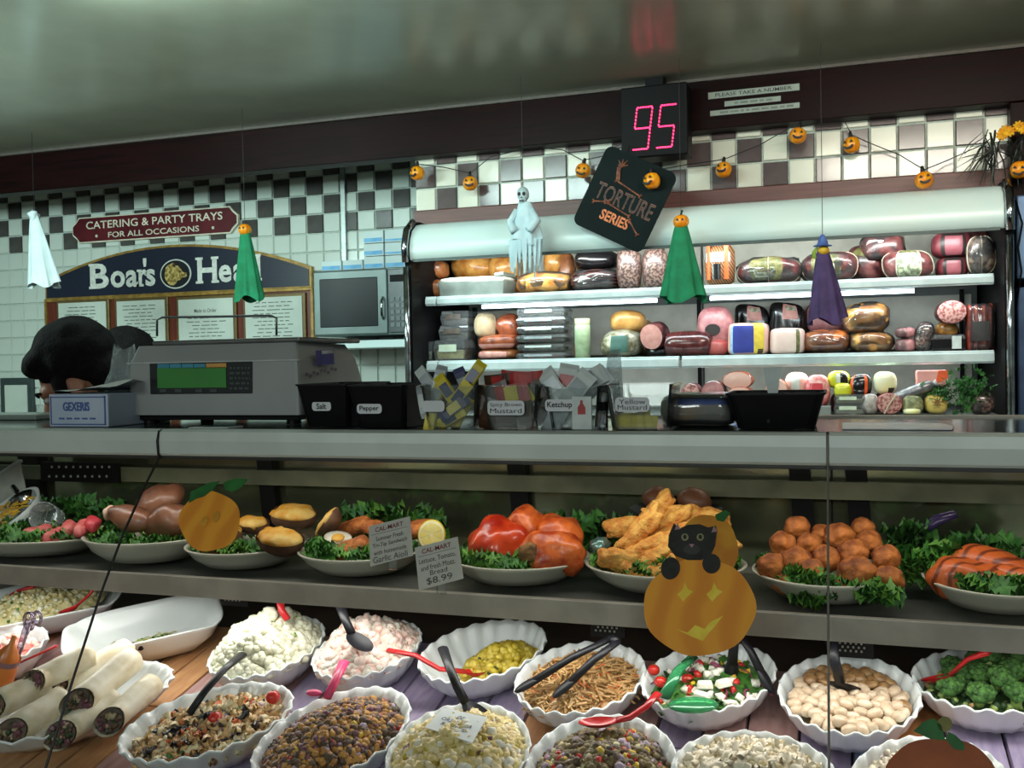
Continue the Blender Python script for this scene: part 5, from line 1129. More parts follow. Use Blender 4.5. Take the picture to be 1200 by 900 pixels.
spoon('red spoon dug into the broccoli salad', [pz(1158, 764, .07), pz(1135, 772, .05), pz(1115, 790, .018)], m_redp, .007, (.028, .018))

# 3 front row
bowl(-.964, 1.322, .140, .106, 46, 'scalloped white bowl of tri-colour rotini pasta salad')
salad('rotini_salad', 'brown and dark rotini pasta salad with cherry tomatoes', 'salad', BM(-.964, 1.322, 46), [m_rot, m_olive, m_carrot, m_rotw, m_lilon, m_grn], .13, .10, .022, 520, [(0, 'twist', .016, 6), (1, 'twist', .015, 2.0), (2, 'twist', .015, 1.2), (3, 'twist', .016, 3.4), (4, 'twist', .010, 1), (5, 'lump', .006, .6)], fill=.88, z0=-.018, seed=21)
for x, y, lb in ((252, 842, 'cherry tomato in the middle of the rotini salad'), (320, 817, 'cherry tomato at the back rim of the rotini bowl')):
    t = thing('cherry_tomato', lb, 'tomato', tuple(pz(x, y, .006)), 'cherry tomatoes in the rotini'); obj('fruit', MB().sup(.012, .012, .011), m_tom, t, smooth=True); obj('stem_scar', MB().sup(.002, .002, .001, M=T(0, 0, .011)), m_grn, t)
spoon('black spoon leaning out of the rotini salad', [pz(284, 767, .04), pz(262, 785, .045), pz(240, 810, .035), pz(222, 836, .010)], m_blkp, .0075, (.026, .020))
bowl(-.740, 1.325, .145, .104, 76, 'scalloped white bowl of dark brown grain salad')
salad('grain_salad', 'dark brown grain salad with corn and red specks', 'salad', BM(-.740, 1.325, 76), [m_dk, m_gold, m_purp, m_yelp, m_lilon, m_tom], .14, .10, .030, 1700, [(0, 'lump', .0075, 6), (1, 'lump', .0075, 7), (2, 'lump', .008, 1.2), (3, 'lump', .006, .6), (4, 'lump', .007, .4), (5, 'lump', .006, .5)], fill=.90, z0=-.010, seed=22)
t = spoon('magenta plastic spoon standing in the dark grain salad', [pz(403, 776, .045), pz(393, 797, .035), pz(383, 818, .02)], m_pinkp, .008)
obj('thumb_rest', MB().sup(.014, .008, .005, M=T(pz(368, 812, .024)) @ RX(TILT)), m_pinkp, t, smooth=True, W=True); obj('rib', MB().tube([pz(402, 778, .052), pz(385, 813, .030)], .002, 5), m_pinkp, t, smooth=True, W=True)
bowl(-.532, 1.318, .108, .132, 10, 'scalloped white bowl of orzo salad with a white card in it')
salad('orzo_salad', 'pale yellow orzo pasta salad heaped behind the small white card', 'salad', BM(-.532, 1.318, 10), [m_orz, m_rotw, m_purp, m_feta, m_curry], .106, .126, .038, 950, [(0, 'bean', .011, 8), (1, 'bean', .011, 3), (2, 'lump', .007, .8), (3, 'lump', .010, 1.5), (4, 'bean', .010, 1.2)], fill=.92, z0=-.008, seed=23)
spoon('black ladle-handled spoon standing in the orzo salad', [pz(519, 760, .055), pz(526, 780, .055), pz(536, 805, .045), pz(546, 824, .022)], m_blkp, .0075, (.028, .022))
cq = [pz(x, y, .035) for x, y in ((499, 853), (519, 830), (571, 841), (553, 871))]
t = thing('name_card', 'small white card with printed salad name lying on the orzo salad', 'card', tuple(cq[0]), 'cards in the case')
ux = (cq[3]-cq[0]); uy = (cq[1]-cq[0]); nn = ux.cross(uy).normalized()
mb = MB(); mb.add([q for q in cq]+[q+nn*.001 for q in cq], [(0, 1, 2, 3), (7, 6, 5, 4), (0, 4, 5, 1), (1, 5, 6, 2), (2, 6, 7, 3), (3, 7, 4, 0)]); obj('card_sheet', mb, m_pap, t, W=True)
ex = ux.normalized(); ey = nn.cross(ex)
cc = (cq[0]+cq[1]+cq[2]+cq[3])/4
def cardM(du, dv): 
    p = cc+ux*du+uy*dv+nn*.0016; return MX(((ex.x, ey.x, nn.x, p.x), (ex.y, ey.y, nn.y, p.y), (ex.z, ey.z, nn.z, p.z), (0, 0, 0, 1)))
for s, w_, dv in (('OZ', .14, .26), ('ORZO FETA', .66, .02), ('RESERVE', .52, -.20)): text(s, ux.length*w_, uy.length*.14, cardM(0, dv), m_txt, t, .01, W=True)
bowl(-.321, 1.325, .128, .108, 90, 'scalloped white bowl of mixed lentil and quinoa salad')
salad('lentil_salad', 'brown lentil and quinoa salad with pepper pieces', 'salad', BM(-.321, 1.325, 90), [m_quin, m_dk, m_yelp, m_tom, m_lilon, m_rice], .124, .104, .028, 1000, [(0, 'lump', .008, 7), (1, 'lump', .008, 4), (2, 'lump', .008, .7), (3, 'lump', .008, .8), (4, 'lump', .009, 1), (5, 'lump', .007, 1)], fill=.90, z0=-.012, seed=24)
spoon('red spoon lying over the lentil salad', [pz(771, 813, .045), pz(757, 828, .04), pz(738, 841, .03), pz(722, 844, .026)], m_redp, .006, (.030, .018))
bowl(-.116, 1.345, .112, .100, 2, 'scalloped white bowl of pale pasta salad at the lower edge of the view')
salad('pasta_salad', 'pale pasta salad with lilac onion at the lower edge of the view', 'salad', BM(-.116, 1.345, 2), [m_pastaw, m_lilon, m_rotw, m_yelp], .108, .096, .030, 620, [(0, 'lump', .011, 2), (0, 'twist', .015, 6), (1, 'leaf', .011, 1.2), (2, 'twist', .014, 2), (3, 'lump', .007, .3)], fill=.90, z0=-.010, seed=25)
bowl(.105, 1.365, .118, .094, 57, 'scalloped white bowl partly hidden by the dark pumpkin cutout')
salad('pasta_salad', 'greyish pasta salad behind the dark pumpkin cutout', 'salad', BM(.105, 1.365, 57), [m_pastaw, m_purp, m_lilon], .112, .09, .026, 420, [(0, 'twist', .013, 5), (0, 'lump', .012, 2), (1, 'lump', .007, .8), (2, 'lump', .010, 1)], fill=.90, z0=-.012, seed=26)

# ================================================================== platters on the upper shelf
def pzs(px, py, up=0): return atz(px, py, SZ+up)
m_kale = mat('curly_kale', (70, 128, 48), .55, c2=(40, 92, 30), ns=60); m_kalel = mat('leaf_lettuce', (112, 164, 66), .5, c2=(84, 136, 48), ns=40)
def kale(name, label, spots_, M=I4, m=None, seed=0):
    """frilled leaf tufts at (x, y, z, radius)"""
    random.seed(seed+70); mb = MB()
    for x, y, z, r in spots_:
        n = 11; R_ = T(x, y, z) @ RZ(random.uniform(0, 6)) @ RX(random.uniform(-.9, .9)) @ RY(random.uniform(-.7, .7)); ph = random.uniform(0, 6); vs = [(0, 0, 0)]
        for i in range(n*2):
            th = pi*i/n; vs.append((r*.55*cos(th), r*.55*sin(th), r*.12*sin(3*th+ph)))
        for i in range(n*2):
            th = pi*i/n; k = 1+.18*sin(5*th+ph); vs.append((r*k*cos(th), r*k*sin(th), r*(.34*(1 if i % 2 else -1)+.2*sin(3*th+ph))))
        fs = [(0, 1+i, 1+(i+1) % (2*n)) for i in range(2*n)]+[(1+i, 1+2*n+i, 1+2*n+(i+1) % (2*n), 1+(i+1) % (2*n)) for i in range(2*n)]
        mb.add(vs, fs, random.choice((0, 0, 1)), R_)
    return obj(name, mb, [m or m_kale, m_kalel] if m is None else [m, m_kale], None, smooth=True, label=label, cat='greens', kind='stuff')
def ring_spots(cx, cy, a, b_, n, r, z=SZ+.040, front=True, seed=0, lo=.55):
    random.seed(seed); o = []
    for i in range(int(n*1.9)):
        th = random.uniform(pi*.95, 2*pi*1.02) if front and i % 4 else random.uniform(0, 2*pi); f = random.uniform(lo, .84); o.append((cx+a*f*cos(th), cy+b_*f*sin(th), z+random.uniform(-.004, .010), r*random.uniform(.5, .85)))
    return o
def platter(px0, px1, pyb, label, a=None, dep=.036, b_=.118, n=0):
    """shallow cream platter whose near rim shows from px0 to px1"""
    Yc = 1.575; p0 = at(px0, pyb-22, Yc).x; p1 = at(px1, pyb-22, Yc).x; cx = (p0+p1)/2; a = (p1-p0)/2
    o = bowl(cx, Yc, a, b_, 0, label, n, dep, name='platter', cat='platter', m=m_plate, M=T(cx, Yc, SZ+dep+.001), group='cream platters on the upper shelf'); return cx, Yc, a
# P1 greens with pink slices
cx, cy, a = platter(-50, 122, 662, 'cream platter of greens and pink slices by the frame edge')
kale('lettuce_bed', 'green lettuce and kale under the pink slices', ring_spots(cx, cy, a, .11, 60, .020, seed=1)+[(cx+random.uniform(-.08, .08), cy+random.uniform(-.05, .05), SZ+.034, .022) for _ in range(24)], seed=1)
m_psl = mat('pink_meat', (214, 116, 110), .4, c2=(190, 84, 84), ns=50, bump=.3, bs=80)
PS = ['at the near end', 'next to the near end', 'second from the near end', 'in the middle front', 'in the middle back', 'past the middle', 'near the far end', 'reddest one at the far end']
for i, (x, y) in enumerate(((26, 634), (42, 637), (45, 624), (62, 628), (74, 632), (80, 620), (96, 619), (109, 613))):
    p = at(x, y, 1.53+.010*(i % 3)); mb = MB(); mb.sup(.027, .015, .013, .8, .9, nz=.4, nf=60, seed=i, M=RZ(RAD(20+i*17)) @ RY(RAD(-12))); o = obj('meat_slice', mb, m_psl if i < 7 else mat('red_meat', (204, 62, 74), .4, c2=(180, 50, 60), ns=40), None, smooth=True, M=T(p)); tag(o, 'pink meat piece '+PS[i]+' of the row on greens', 'meat', 'pink meat pieces')
# things behind P1 at the frame edge
p = at(15, 602, 1.66); t = thing('food_tub', 'white tub of shredded yellow cheese tilted at the frame edge', 'tub', tuple(p))
Mq = T(p) @ RX(RAD(35)) @ RY(RAD(-14)); obj('tub_body', MB().lathe([(0, -.025), (.055, -.025), (.072, .012), (.069, .012), (.053, -.021), (0, -.021)], 24, 0, Mq), m_whf, t, smooth=True, W=True)
mb = MB(); random.seed(6)
for i in range(60): r = .055*random.random()**.5; th = random.uniform(0, 6.28); mb.tube([Mq @ V((r*cos(th)-.008, r*sin(th), .004+random.uniform(0, .008))), Mq @ V((r*cos(th)+.008, r*sin(th)+.004, .006+random.uniform(0, .01)))], .0016, 4)
obj('shredded_cheese', mb, mat('cheddar', (232, 184, 60), .5), t, kind='stuff', W=True)
p = at(10, 570, 1.78); t = thing('lid', 'pale plastic lid standing upright behind the tub of cheese', 'lid', tuple(p)); obj('lid_disc', MB().box((0, 0, 0), (.10, .006, .08), M=T(p) @ RY(RAD(-28)) @ RX(RAD(-15))), mat('pale_lid', (178, 180, 168), .4), t, bev=.003, W=True); obj('lid_edge', MB().box((0, 0, .041), (.104, .010, .006), M=T(p) @ RY(RAD(-28)) @ RX(RAD(-15))), m_whf, t, W=True)
p = at(58, 606, 1.62); t = thing('plastic_cup', 'clear plastic cup lying on its side on the greens', 'cup', tuple(p)); Mq = T(p) @ RZ(RAD(20)) @ RX(RAD(78)); mcup = clear('cup_plastic', (.92, .94, .95), .30, (200, 206, 210), 1.5, .06)
obj('cup_wall', MB().lathe([(.020, -.03), (.030, .03), (.0285, .03), (.0185, -.028)], 24, 0, Mq), mcup, t, smooth=True, W=True); obj('cup_base', MB().lathe([(0, -.029), (.020, -.029)], 24, 0, Mq), mcup, t, W=True)
p = at(28, 588, 1.70); t = thing('steel_scoop', 'small steel scoop behind the tub of yellow cheese', 'scoop', tuple(p)); obj('scoop_bowl', MB().sup(.035, .022, .022, .6, .8, M=T(p) @ RY(RAD(-25))), mat('polished_steel', (190, 194, 200), .15, 1), t, smooth=True, W=True); obj('scoop_handle', MB().tube([p, p+V((-.05, .02, .03))], .006, 8), m_chrome, t, smooth=True, W=True)
# P2 smoked hocks
cx, cy, a = platter(114, 242, 662, 'deep cream bowl holding smoked pork hocks on kale', dep=.045)
kale('kale_bed', 'dark kale under the smoked hocks', ring_spots(cx, cy, a, .11, 44, .020, SZ+.042, seed=2), seed=2)
m_hock = mat('smoked_skin', (128, 82, 58), .4, c2=(78, 46, 34), ns=20, lo=.35, hi=.6, coat=.15, bump=.3, bs=40); m_hockm = mat('hock_meat', (176, 84, 66), .35, c2=(214, 172, 150), ns=26)
for x, y, ln, an, r, lb, Y_ in ((188, 590, .055, -30, .034, 'largest smoked hock at the back, cut end upward', 1.62), (152, 606, .05, 8, .022, 'smoked hock with a white bone end beside the black joint', 1.53), (200, 612, .06, -12, .032, 'smoked hock at the front beside the pumpkin cutout', 1.55)):
    p = at(x, y, Y_); t = thing('smoked_hock', lb, 'meat', tuple(p), 'smoked hocks'); Mq = T(p) @ RY(RAD(an)); mb = MB(); mb.sup(ln, r*1.05, r, .85, .9, 24, 14, nz=.36, nf=26, seed=x, M=Mq); obj('skin', mb, m_hock, t, smooth=True, W=True)
    obj('cut_face', MB().sup(.006, r*.74, r*.70, nz=.1, M=Mq @ T(-ln*.93, 0, 0)), m_hockm, t, smooth=True, W=True); obj('bone', MB().sup(.005, .009, .008, M=Mq @ T(-ln*1.02, -.004, .002)), mat('bone', (220, 206, 190), .5), t, smooth=True, W=True)
# P3 stuffed potatoes
cx, cy, a = platter(232, 352, 678, 'cream platter of stuffed potatoes on kale')
kale('kale_bed', 'dark kale under the stuffed potatoes', ring_spots(cx, cy, a, .11, 44, .020, SZ+.040, seed=3), seed=3)
m_pskin = mat('potato_skin', (112, 76, 52), .7, c2=(86, 56, 38), ns=50, bump=.4, bs=90); m_mash = mat('cheesy_mash', (222, 186, 104), .6, c2=(206, 142, 40), ns=34, bump=.6, bs=70)
for x, y, rx, lb, Y_, tl in ((328, 632, .045, 'stuffed potato at the front of the platter, facing the glass', 1.52, 8), (344, 603, .046, 'stuffed potato at the back, highest on the platter', 1.63, 6), (296, 613, .032, 'stuffed potato half hidden behind the pumpkin cutout', 1.60, 4), (256, 632, .048, 'stuffed potato mostly covered by the pumpkin cutout', 1.53, -18), (384, 612, .034, 'stuffed potato tipped to show its cheesy top beside the breaded fillets', 1.58, -50)):
    p = at(x, y, Y_); t = thing('stuffed_potato', lb, 'potato', tuple(p), 'stuffed potatoes'); Mq = T(p) @ RX(RAD(18)) @ RY(RAD(tl))
    obj('potato_skin', MB().sup(rx, rx*.68, rx*.62, .9, .9, 28, 10, p0=-pi/2, p1=.12, nz=.08, nf=30, seed=x, M=Mq), m_pskin, t, smooth=True, W=True)
    obj('mash_top', MB().sup(rx*.95, rx*.64, rx*.28, .9, .9, 28, 10, nz=.22, nf=70, seed=x, M=Mq @ T(0, 0, rx*.06)), m_mash, t, smooth=True, W=True)
# P4 breaded fillets
cx, cy, a = platter(360, 494, 682, 'cream platter of breaded fillets, lemon and kale')
kale('kale_bed', 'kale and lettuce around the breaded fillets', ring_spots(cx, cy, a, .11, 56, .020, SZ+.040, seed=4), seed=4)
m_bread = mat('breaded_crust', (206, 122, 56), .7, c2=(150, 78, 34), ns=50, bump=.8, bs=140)
for i, (x, y, L, an, lb, Y_) in enumerate(((405, 645, .050, -24, 'breaded fillet at the front, sloping down to the rim', 1.52), (420, 616, .040, -12, 'breaded fillet at the back of the platter', 1.62), (448, 622, .040, 10, 'breaded fillet behind the first price card', 1.60), (490, 620, .034, -8, 'breaded fillet beside the lemon slice', 1.60), (440, 640, .045, -10, 'breaded fillet low behind the first price card', 1.56))):
    p = at(x, y, Y_); mb = MB(); mb.sup(L, .020, .014, .8, .9, 24, 12, nz=.28, nf=60, seed=i, M=RX(RAD(20)) @ RY(RAD(an))); tag(obj('breaded_fillet', mb, m_bread, None, smooth=True, M=T(p)), lb, 'fillet', 'breaded fillets')
p = at(396, 630, 1.54); t = thing('egg_half', 'white half egg on the breaded fillet platter', 'egg', tuple(p)); Mq = T(p) @ RX(RAD(30)) @ RY(RAD(8)); obj('egg_white', MB().sup(.026, .017, .012, p1=.05, M=Mq), m_feta, t, smooth=True, W=True); obj('egg_yolk', MB().sup(.012, .010, .004, M=Mq), mat('yolk', (230, 170, 60), .5), t, smooth=True, W=True)
p = at(506, 627, 1.56); t = thing('lemon_slice', 'lemon slice standing behind the price cards', 'lemon', tuple(p)); Mq = T(p) @ FRONT @ RX(RAD(-14)) @ RY(RAD(12))
obj('rind', MB().lathe([(0, -.004), (.024, -.004), (.026, 0), (.024, .004), (.022, .0042)], 28, 0, Mq, sx=.95, sy=1.05), mat('lemon_rind', (226, 200, 60), .4), t, smooth=True, W=True); obj('pith', MB().lathe([(0, .0043), (.0235, .0043)], 28, 0, Mq, sx=.95, sy=1.05), mat('pith', (236, 226, 180), .5), t, W=True)
for i in range(8): obj('segment', MB().prism([(.002, 0), (.019, -.0065), (.020, 0), (.019, .0065)], .0008, 0, Mq @ T(0, 0, .0044) @ RZ(pi*i/4)), mat('lemon_pulp', (228, 206, 110), .3), t, W=True)
# price cards
def price_card(c4, lines, label):
    Y_ = 1.432; q = [at(x, y, Y_) for x, y in c4]; q[0].y -= 0; ux = q[1]-q[0]; uz = q[3]-q[0]; t = thing('price_card', label, 'card', tuple(q[3]), 'cards in the case')
    mb = MB(); mb.add(q+[p+V((0, .0012, 0)) for p in q], [(3, 2, 1, 0), (4, 5, 6, 7), (0, 1, 5, 4), (1, 2, 6, 5), (2, 3, 7, 6), (3, 0, 4, 7)]); obj('card_sheet', mb, mat('card_white', (206, 204, 196), .6, c2=(196, 194, 186), ns=10), t, W=True)
    ex = ux.normalized(); ez = -uz.normalized()
    for s, v, w_, h_, red in lines:
        c = q[0]+ux*.5+uz*v; M = MX(((ex.x, ez.x, 0, c.x), (0, 0, -1, Y_-.0008), (ex.z, ez.z, 0, c.z), (0, 0, 0, 1)))
        text(s, ux.length*w_, uz.length*h_, M, mat('dark_red_print', (130, 34, 44), .6) if red else mat('pen_grey', (70, 66, 66), .7), t, .012 if red else .0, W=True)
    for v in (.235,):
        a_ = q[0]+ux*.06+uz*v; c_ = q[0]+ux*.94+uz*v; obj('rule', MB().tube([a_+V((0, -.0006, 0)), c_+V((0, -.0006, 0))], .0004, 4), mat('rule_grey', (150, 146, 140), .7), t, W=True)
    obj('card_clip', MB().box2((q[3].x+ux.x*.4, Y_+.0012, min(q[3].z, q[2].z)-.004), (q[3].x+ux.x*.6, Y_+.008, q[3].z+.02)), clear('clip_plastic', (.9, .9, .9), .1), t, W=True)
price_card(((432, 617), (480, 605), (484, 651), (434, 664)), (('CAL-MART', .13, .68, .11, 1), ('Summer Fresh', .36, .66, .11, 0), ('Tri-Tip Sandwich', .53, .84, .13, 0), ('with homemade', .70, .80, .11, 0), ('Garlic Aioli', .87, .84, .15, 0)), 'white price card naming garlic aioli in front of the breaded fillets')
price_card(((486, 642), (536, 629), (543, 678), (491, 692)), (('CAL-MART', .13, .68, .11, 1), ('Lettuce, Tomato,', .36, .86, .13, 0), ('and fresh Mozz.', .52, .80, .12, 0), ('Bread', .66, .4, .11, 0), ('$8.99', .85, .60, .17, 0)), 'white price card reading 8.99 clipped to the shelf front')
# P5 glazed stuffed peppers
cx, cy, a = platter(532, 690, 698, 'cream platter of red glazed stuffed roasts on kale')
kale('kale_bed', 'curly kale around the red glazed roasts', ring_spots(cx, cy, a, .11, 74, .020, SZ+.040, seed=5), seed=5)
m_glz = mat('red_glaze', (204, 66, 26), .28, c2=(150, 32, 16), ns=26, lo=.35, hi=.62, coat=.3, bump=.6, bs=40); m_oglz = mat('orange_glaze', (216, 106, 42), .35, c2=(160, 52, 20), ns=34, lo=.35, hi=.6, coat=.15, bump=.8, bs=60); m_stf = mat('stuffing', (150, 104, 56), .8, c2=(96, 66, 36), ns=90, bump=1, bs=120)
def roastM(p, yaw=0, pit=0, rl=0): return T(p) @ RZ(RAD(yaw)) @ RY(RAD(pit)) @ RX(RAD(rl))
p = at(587, 644, 1.56); t = thing('stuffed_pepper', 'largest, red glazed half pepper standing open over its filling', 'pepper', tuple(p))
obj('glazed_skin', MB().sup(.058, .050, .056, .9, .9, 40, 24, nz=.20, nf=32, seed=2, p0=-.55, M=roastM(p+V((0, 0, -.004)))), m_glz, t, smooth=True, W=True)
obj('filling', MB().sup(.046, .036, .026, nz=.3, nf=60, M=roastM(p+V((.002, -.010, -.034)))), C('pale_filling', (120, 96, 70), .7), t, smooth=True, W=True); obj('torn_edge', MB().tube([p+V((.054*cos(th), .047*sin(th), -.030+.008*sin(5*th))) for th in [2*pi*k/28 for k in range(29)]], .006, 6), m_oglz, t, smooth=True, W=True)
for x, y, s, yw, pt, lb, Y_, open_ in ((648, 648, (.052, .040, .036), 8, 6, 'orange glazed roast with stuffing showing at its open end', 1.535, 1), (615, 616, (.034, .032, .032), 0, -40, 'orange glazed roast standing at the back of the red roasts', 1.61, 0), (655, 625, (.045, .036, .030), -12, 10, 'red-orange glazed roast behind the open ended one', 1.61, 0)):
    p = at(x, y, Y_); t = thing('stuffed_roast', lb, 'roast', tuple(p), 'glazed stuffed roasts'); Mq = roastM(p, yw, pt)
    obj('glazed_skin', MB().sup(*s, .85, .9, 40, 22, nz=.26, nf=38, seed=x, M=Mq), m_oglz, t, smooth=True, W=True)
    obj('stuffing', MB().sup(.020, .014, .019, nz=.3, nf=90, M=Mq @ T(-s[0]*(.62 if open_ else .8), -s[1]*(.66 if open_ else .1), 0)), m_stf, t, smooth=True, W=True)
# P6 fried tenders
cx, cy, a = platter(688, 876, 708, 'cream platter of golden fried tenders on kale')
kale('kale_bed', 'curly kale in front of the fried tenders', ring_spots(cx, cy, a, .11, 60, .020, SZ+.040, seed=6), seed=6)
m_fry = mat('golden_batter', (228, 172, 82), .7, c2=(196, 118, 42), ns=55, lo=.36, hi=.66, bump=1.0, bs=170)
TN = [(722, 655, .030, 5, 1.50, 'shortest tender at the far front corner'), (738, 668, .040, 25, 1.50, 'tender low at the front over the kale'), (745, 628, .062, -48, 1.56, 'long tender leaning steeply up the heap'), (768, 640, .055, -22, 1.55, 'tender leaning across the middle of the heap'), (775, 618, .060, -35, 1.60, 'tender behind the steep one, second from the top'), (768, 600, .040, -50, 1.62, 'topmost tender pointing up'), (800, 625, .055, -12, 1.58, 'tender running behind the cat cutout'), (732, 617, .038, -10, 1.62, 'tender sticking out at the far back'), (795, 610, .055, 12, 1.62, 'tender lying back under the topmost'), (785, 660, .045, -8, 1.53, 'tender low beside the cat paw'), (768, 655, .042, -30, 1.53, 'tender in the lower middle of the heap'), (765, 676, .035, -18, 1.50, 'browned tender end at the kale'), (820, 605, .050, 10, 1.63, 'tender at the back near the yellow cutout'), (830, 640, .05, 0, 1.58, 'tender hidden mostly by the cat cutout'), (750, 650, .04, -35, 1.58, 'tender filling the gap below the steep one')]
for i, (x, y, L, an, Y_, lb) in enumerate(TN):
    p = at(x, y, Y_); mb = MB(); r = .0125; pts_ = [V((-L, 0, 0)), V((-L*.5, 0, .004)), V((0, 0, .006*sin(i))), V((L*.5, .003, .003)), V((L, 0, -.003))]
    mb.sup(L, .0165, .016, .75, .9, 44, 18, nz=.32, nf=75, seed=i*2, M=RX(RAD(15))); tag(obj('fried_tender', mb, m_fry, None, smooth=True, M=T(p) @ RZ(RAD(random.uniform(-18, 18))) @ RY(RAD(an))), 'golden fried '+lb, 'tender', 'fried tenders')
p = at(703, 640, 1.57); tag(obj('foil_ball', MB().sup(.017, .016, .015, nz=.4, nf=120, M=T(p)), mat('blue_foil', (130, 160, 150), .25, .6, c2=(90, 120, 116), ns=90), smooth=True), 'crumpled bluish foil ball between the red roasts and the tenders', 'foil')
# P7 fritters
cx, cy, a = platter(882, 1058, 724, 'cream platter of round brown fritters with kale')
kale('kale_bed', 'curly kale tufts at the rim of the fritter platter', ring_spots(cx, cy, a, .11, 40, .020, SZ+.040, seed=7, lo=.75)+[(q.x, 1.48, q.z, .018) for q in [at(x, y, 1.48) for x, y in ((955, 695), (968, 690), (940, 698), (1020, 695), (1035, 690), (1010, 690), (1045, 698), (950, 702))]*3], seed=7)
m_frit = mat('fritter_crust', (194, 112, 44), .7, c2=(108, 50, 18), ns=34, lo=.36, hi=.66, bump=1.0, bs=90)
FT = [(905, 664, .0200, 1.52, 'at the far end, middle height'), (921, 682, .0190, 1.515, 'lowest, at the front near the kale'), (918, 638, .0185, 1.57, 'at the far back shoulder'), (934, 618, .0180, 1.61, 'highest on the far side'), (932, 658, .0215, 1.53, 'in the far front, mid heap'), (948, 638, .0180, 1.57, 'yellowest, above the middle'), (950, 672, .0205, 1.51, 'at the front just before the pane joint'), (968, 656, .0205, 1.545, 'behind the pane joint, lower'), (983, 628, .0205, 1.60, 'highest on the near side of the joint'), (962, 628, .0175, 1.62, 'dark one behind the pane joint'), (984, 690, .0170, 1.50, 'low beside the joint between the kale tufts'), (1004, 672, .0240, 1.51, 'largest, front past the joint'), (1000, 648, .0205, 1.555, 'behind the largest'), (1018, 635, .0180, 1.60, 'at the near back shoulder'), (1038, 654, .0190, 1.55, 'near the end of the heap'), (1040, 680, .0205, 1.51, 'at the near end, lowest'), (1012, 618, .016, 1.64, 'peeping out at the very back')]
for i, (x, y, r, Y_, lb) in enumerate(FT):
    p = at(x, y, Y_); mb = MB(); mb.sup(r*1.12, r*1.05, r*1.02, nu=32, nv=20, nz=.20, nf=80, seed=i); tag(obj('fritter', mb, m_frit, None, smooth=True, M=T(p)), 'round brown fritter '+lb+' of the heap', 'fritter', 'fritters on the platter')
# P8 grilled chicken
cx, cy, a = platter(1080, 1262, 740, 'cream platter of grilled chicken breasts at the end of the shelf')
kale('kale_bed', 'kale under and behind the grilled chicken', ring_spots(cx, cy, a, .11, 60, .020, SZ+.040, seed=8)+[(q.x, 1.6, q.z, .022) for q in [at(x, y, 1.6) for x, y in ((1070, 660), (1085, 655), (1095, 650), (1108, 648), (1075, 672))]*3], seed=8)
m_gr = stripes('grilled_chicken', (196, 92, 38), (112, 46, 20), 15, .45, (0, 0, RAD(40)), .05, .36, .2, 5.0, .8)
for i, (x, y, s, an, Y_, lb) in enumerate(((1138, 680, (.060, .036, .028), 12, 1.545, 'largest grilled chicken breast, front of the end platter'), (1165, 660, (.055, .03, .020), 10, 1.60, 'grilled chicken breast lying behind the largest'), (1195, 685, (.055, .03, .026), 26, 1.56, 'grilled chicken breast cut by the frame edge'), (1120, 664, (.040, .026, .020), -6, 1.60, 'small grilled chicken breast at the back by the kale'))):
    p = at(x, y, Y_); mb = MB(); mb.sup(*s, .8, .9, 40, 20, nz=.34, nf=26, seed=i+3, M=RX(RAD(12))); tag(obj('grilled_chicken', mb, m_gr, None, smooth=True, M=T(p) @ RY(RAD(an))), lb, 'chicken', 'grilled chicken breasts')
p = at(1098, 618, 1.80); t = thing('salad_tongs', 'dark purple tongs lying behind the grilled chicken', 'tongs', tuple(p))
for q_ in (-.012, .012): obj('arm', MB().tube([at(1078, 625, 1.80)+V((0, q_, 0)), at(1098, 612, 1.80)+V((0, q_*1.5, .004)), at(1120, 602, 1.80)+V((0, q_, 0))], [.005, .007, .005], 8), mat('purple_plastic', (56, 40, 84), .3), t, smooth=True, W=True)
# more platters seen dimly behind, toward the rear doors
for px, py, lb, col, nm in ((455, 588, 'loose head of pale green lettuce at the rear of the shelf', m_kalel, 'lettuce'), (700, 600, 'low bed of greens at the rear of the shelf behind the tenders', m_kale, 'greens_bed'), (1110, 605, 'dark greens heaped at the rear of the shelf behind the chicken', m_kale, 'greens_bed'), (90, 600, 'dim greens at the rear of the shelf behind the pink pieces', m_kale, 'greens_bed')):
    random.seed(px); c = at(px, py, 1.79); kale(nm, lb, [(c.x+random.uniform(-.10, .10), 1.79+random.uniform(-.04, .03), SZ+.005+random.uniform(0, .065), .026) for _ in range(60)], m=col, seed=px)
p = at(792, 590, 1.80); t = thing('roast_plate', 'dark plate with two brown roasts at the rear of the shelf', 'plate', (p.x, 1.80, SZ+.075)); obj('plate_disc', MB().lathe([(0, 0), (.06, 0), (.085, .014), (.083, .016), (.058, .004), (0, .004)], 28, 0, T(p.x, 1.80, SZ+.078)), mat('slate_plate', (66, 68, 70), .3), t, smooth=True, W=True); obj('plate_stand', MB().lathe([(0, 0), (.05, 0), (.03, .02), (.03, .075), (0, .078)], 20, 0, T(p.x, 1.80, SZ)), MATS['slate_plate'], t, smooth=True, W=True)
for dx, lb in ((-.03, 'brown roast on the dark rear plate, farther from the pane joint'), (.035, 'brown roast on the dark rear plate, nearer the pane joint')): tag(obj('brown_roast', MB().sup(.032, .026, .024, nz=.2, nf=40, M=T(p.x+dx, 1.80, SZ+.108)), C('roast_brown', (110, 66, 40), .5), smooth=True), lb, 'roast')

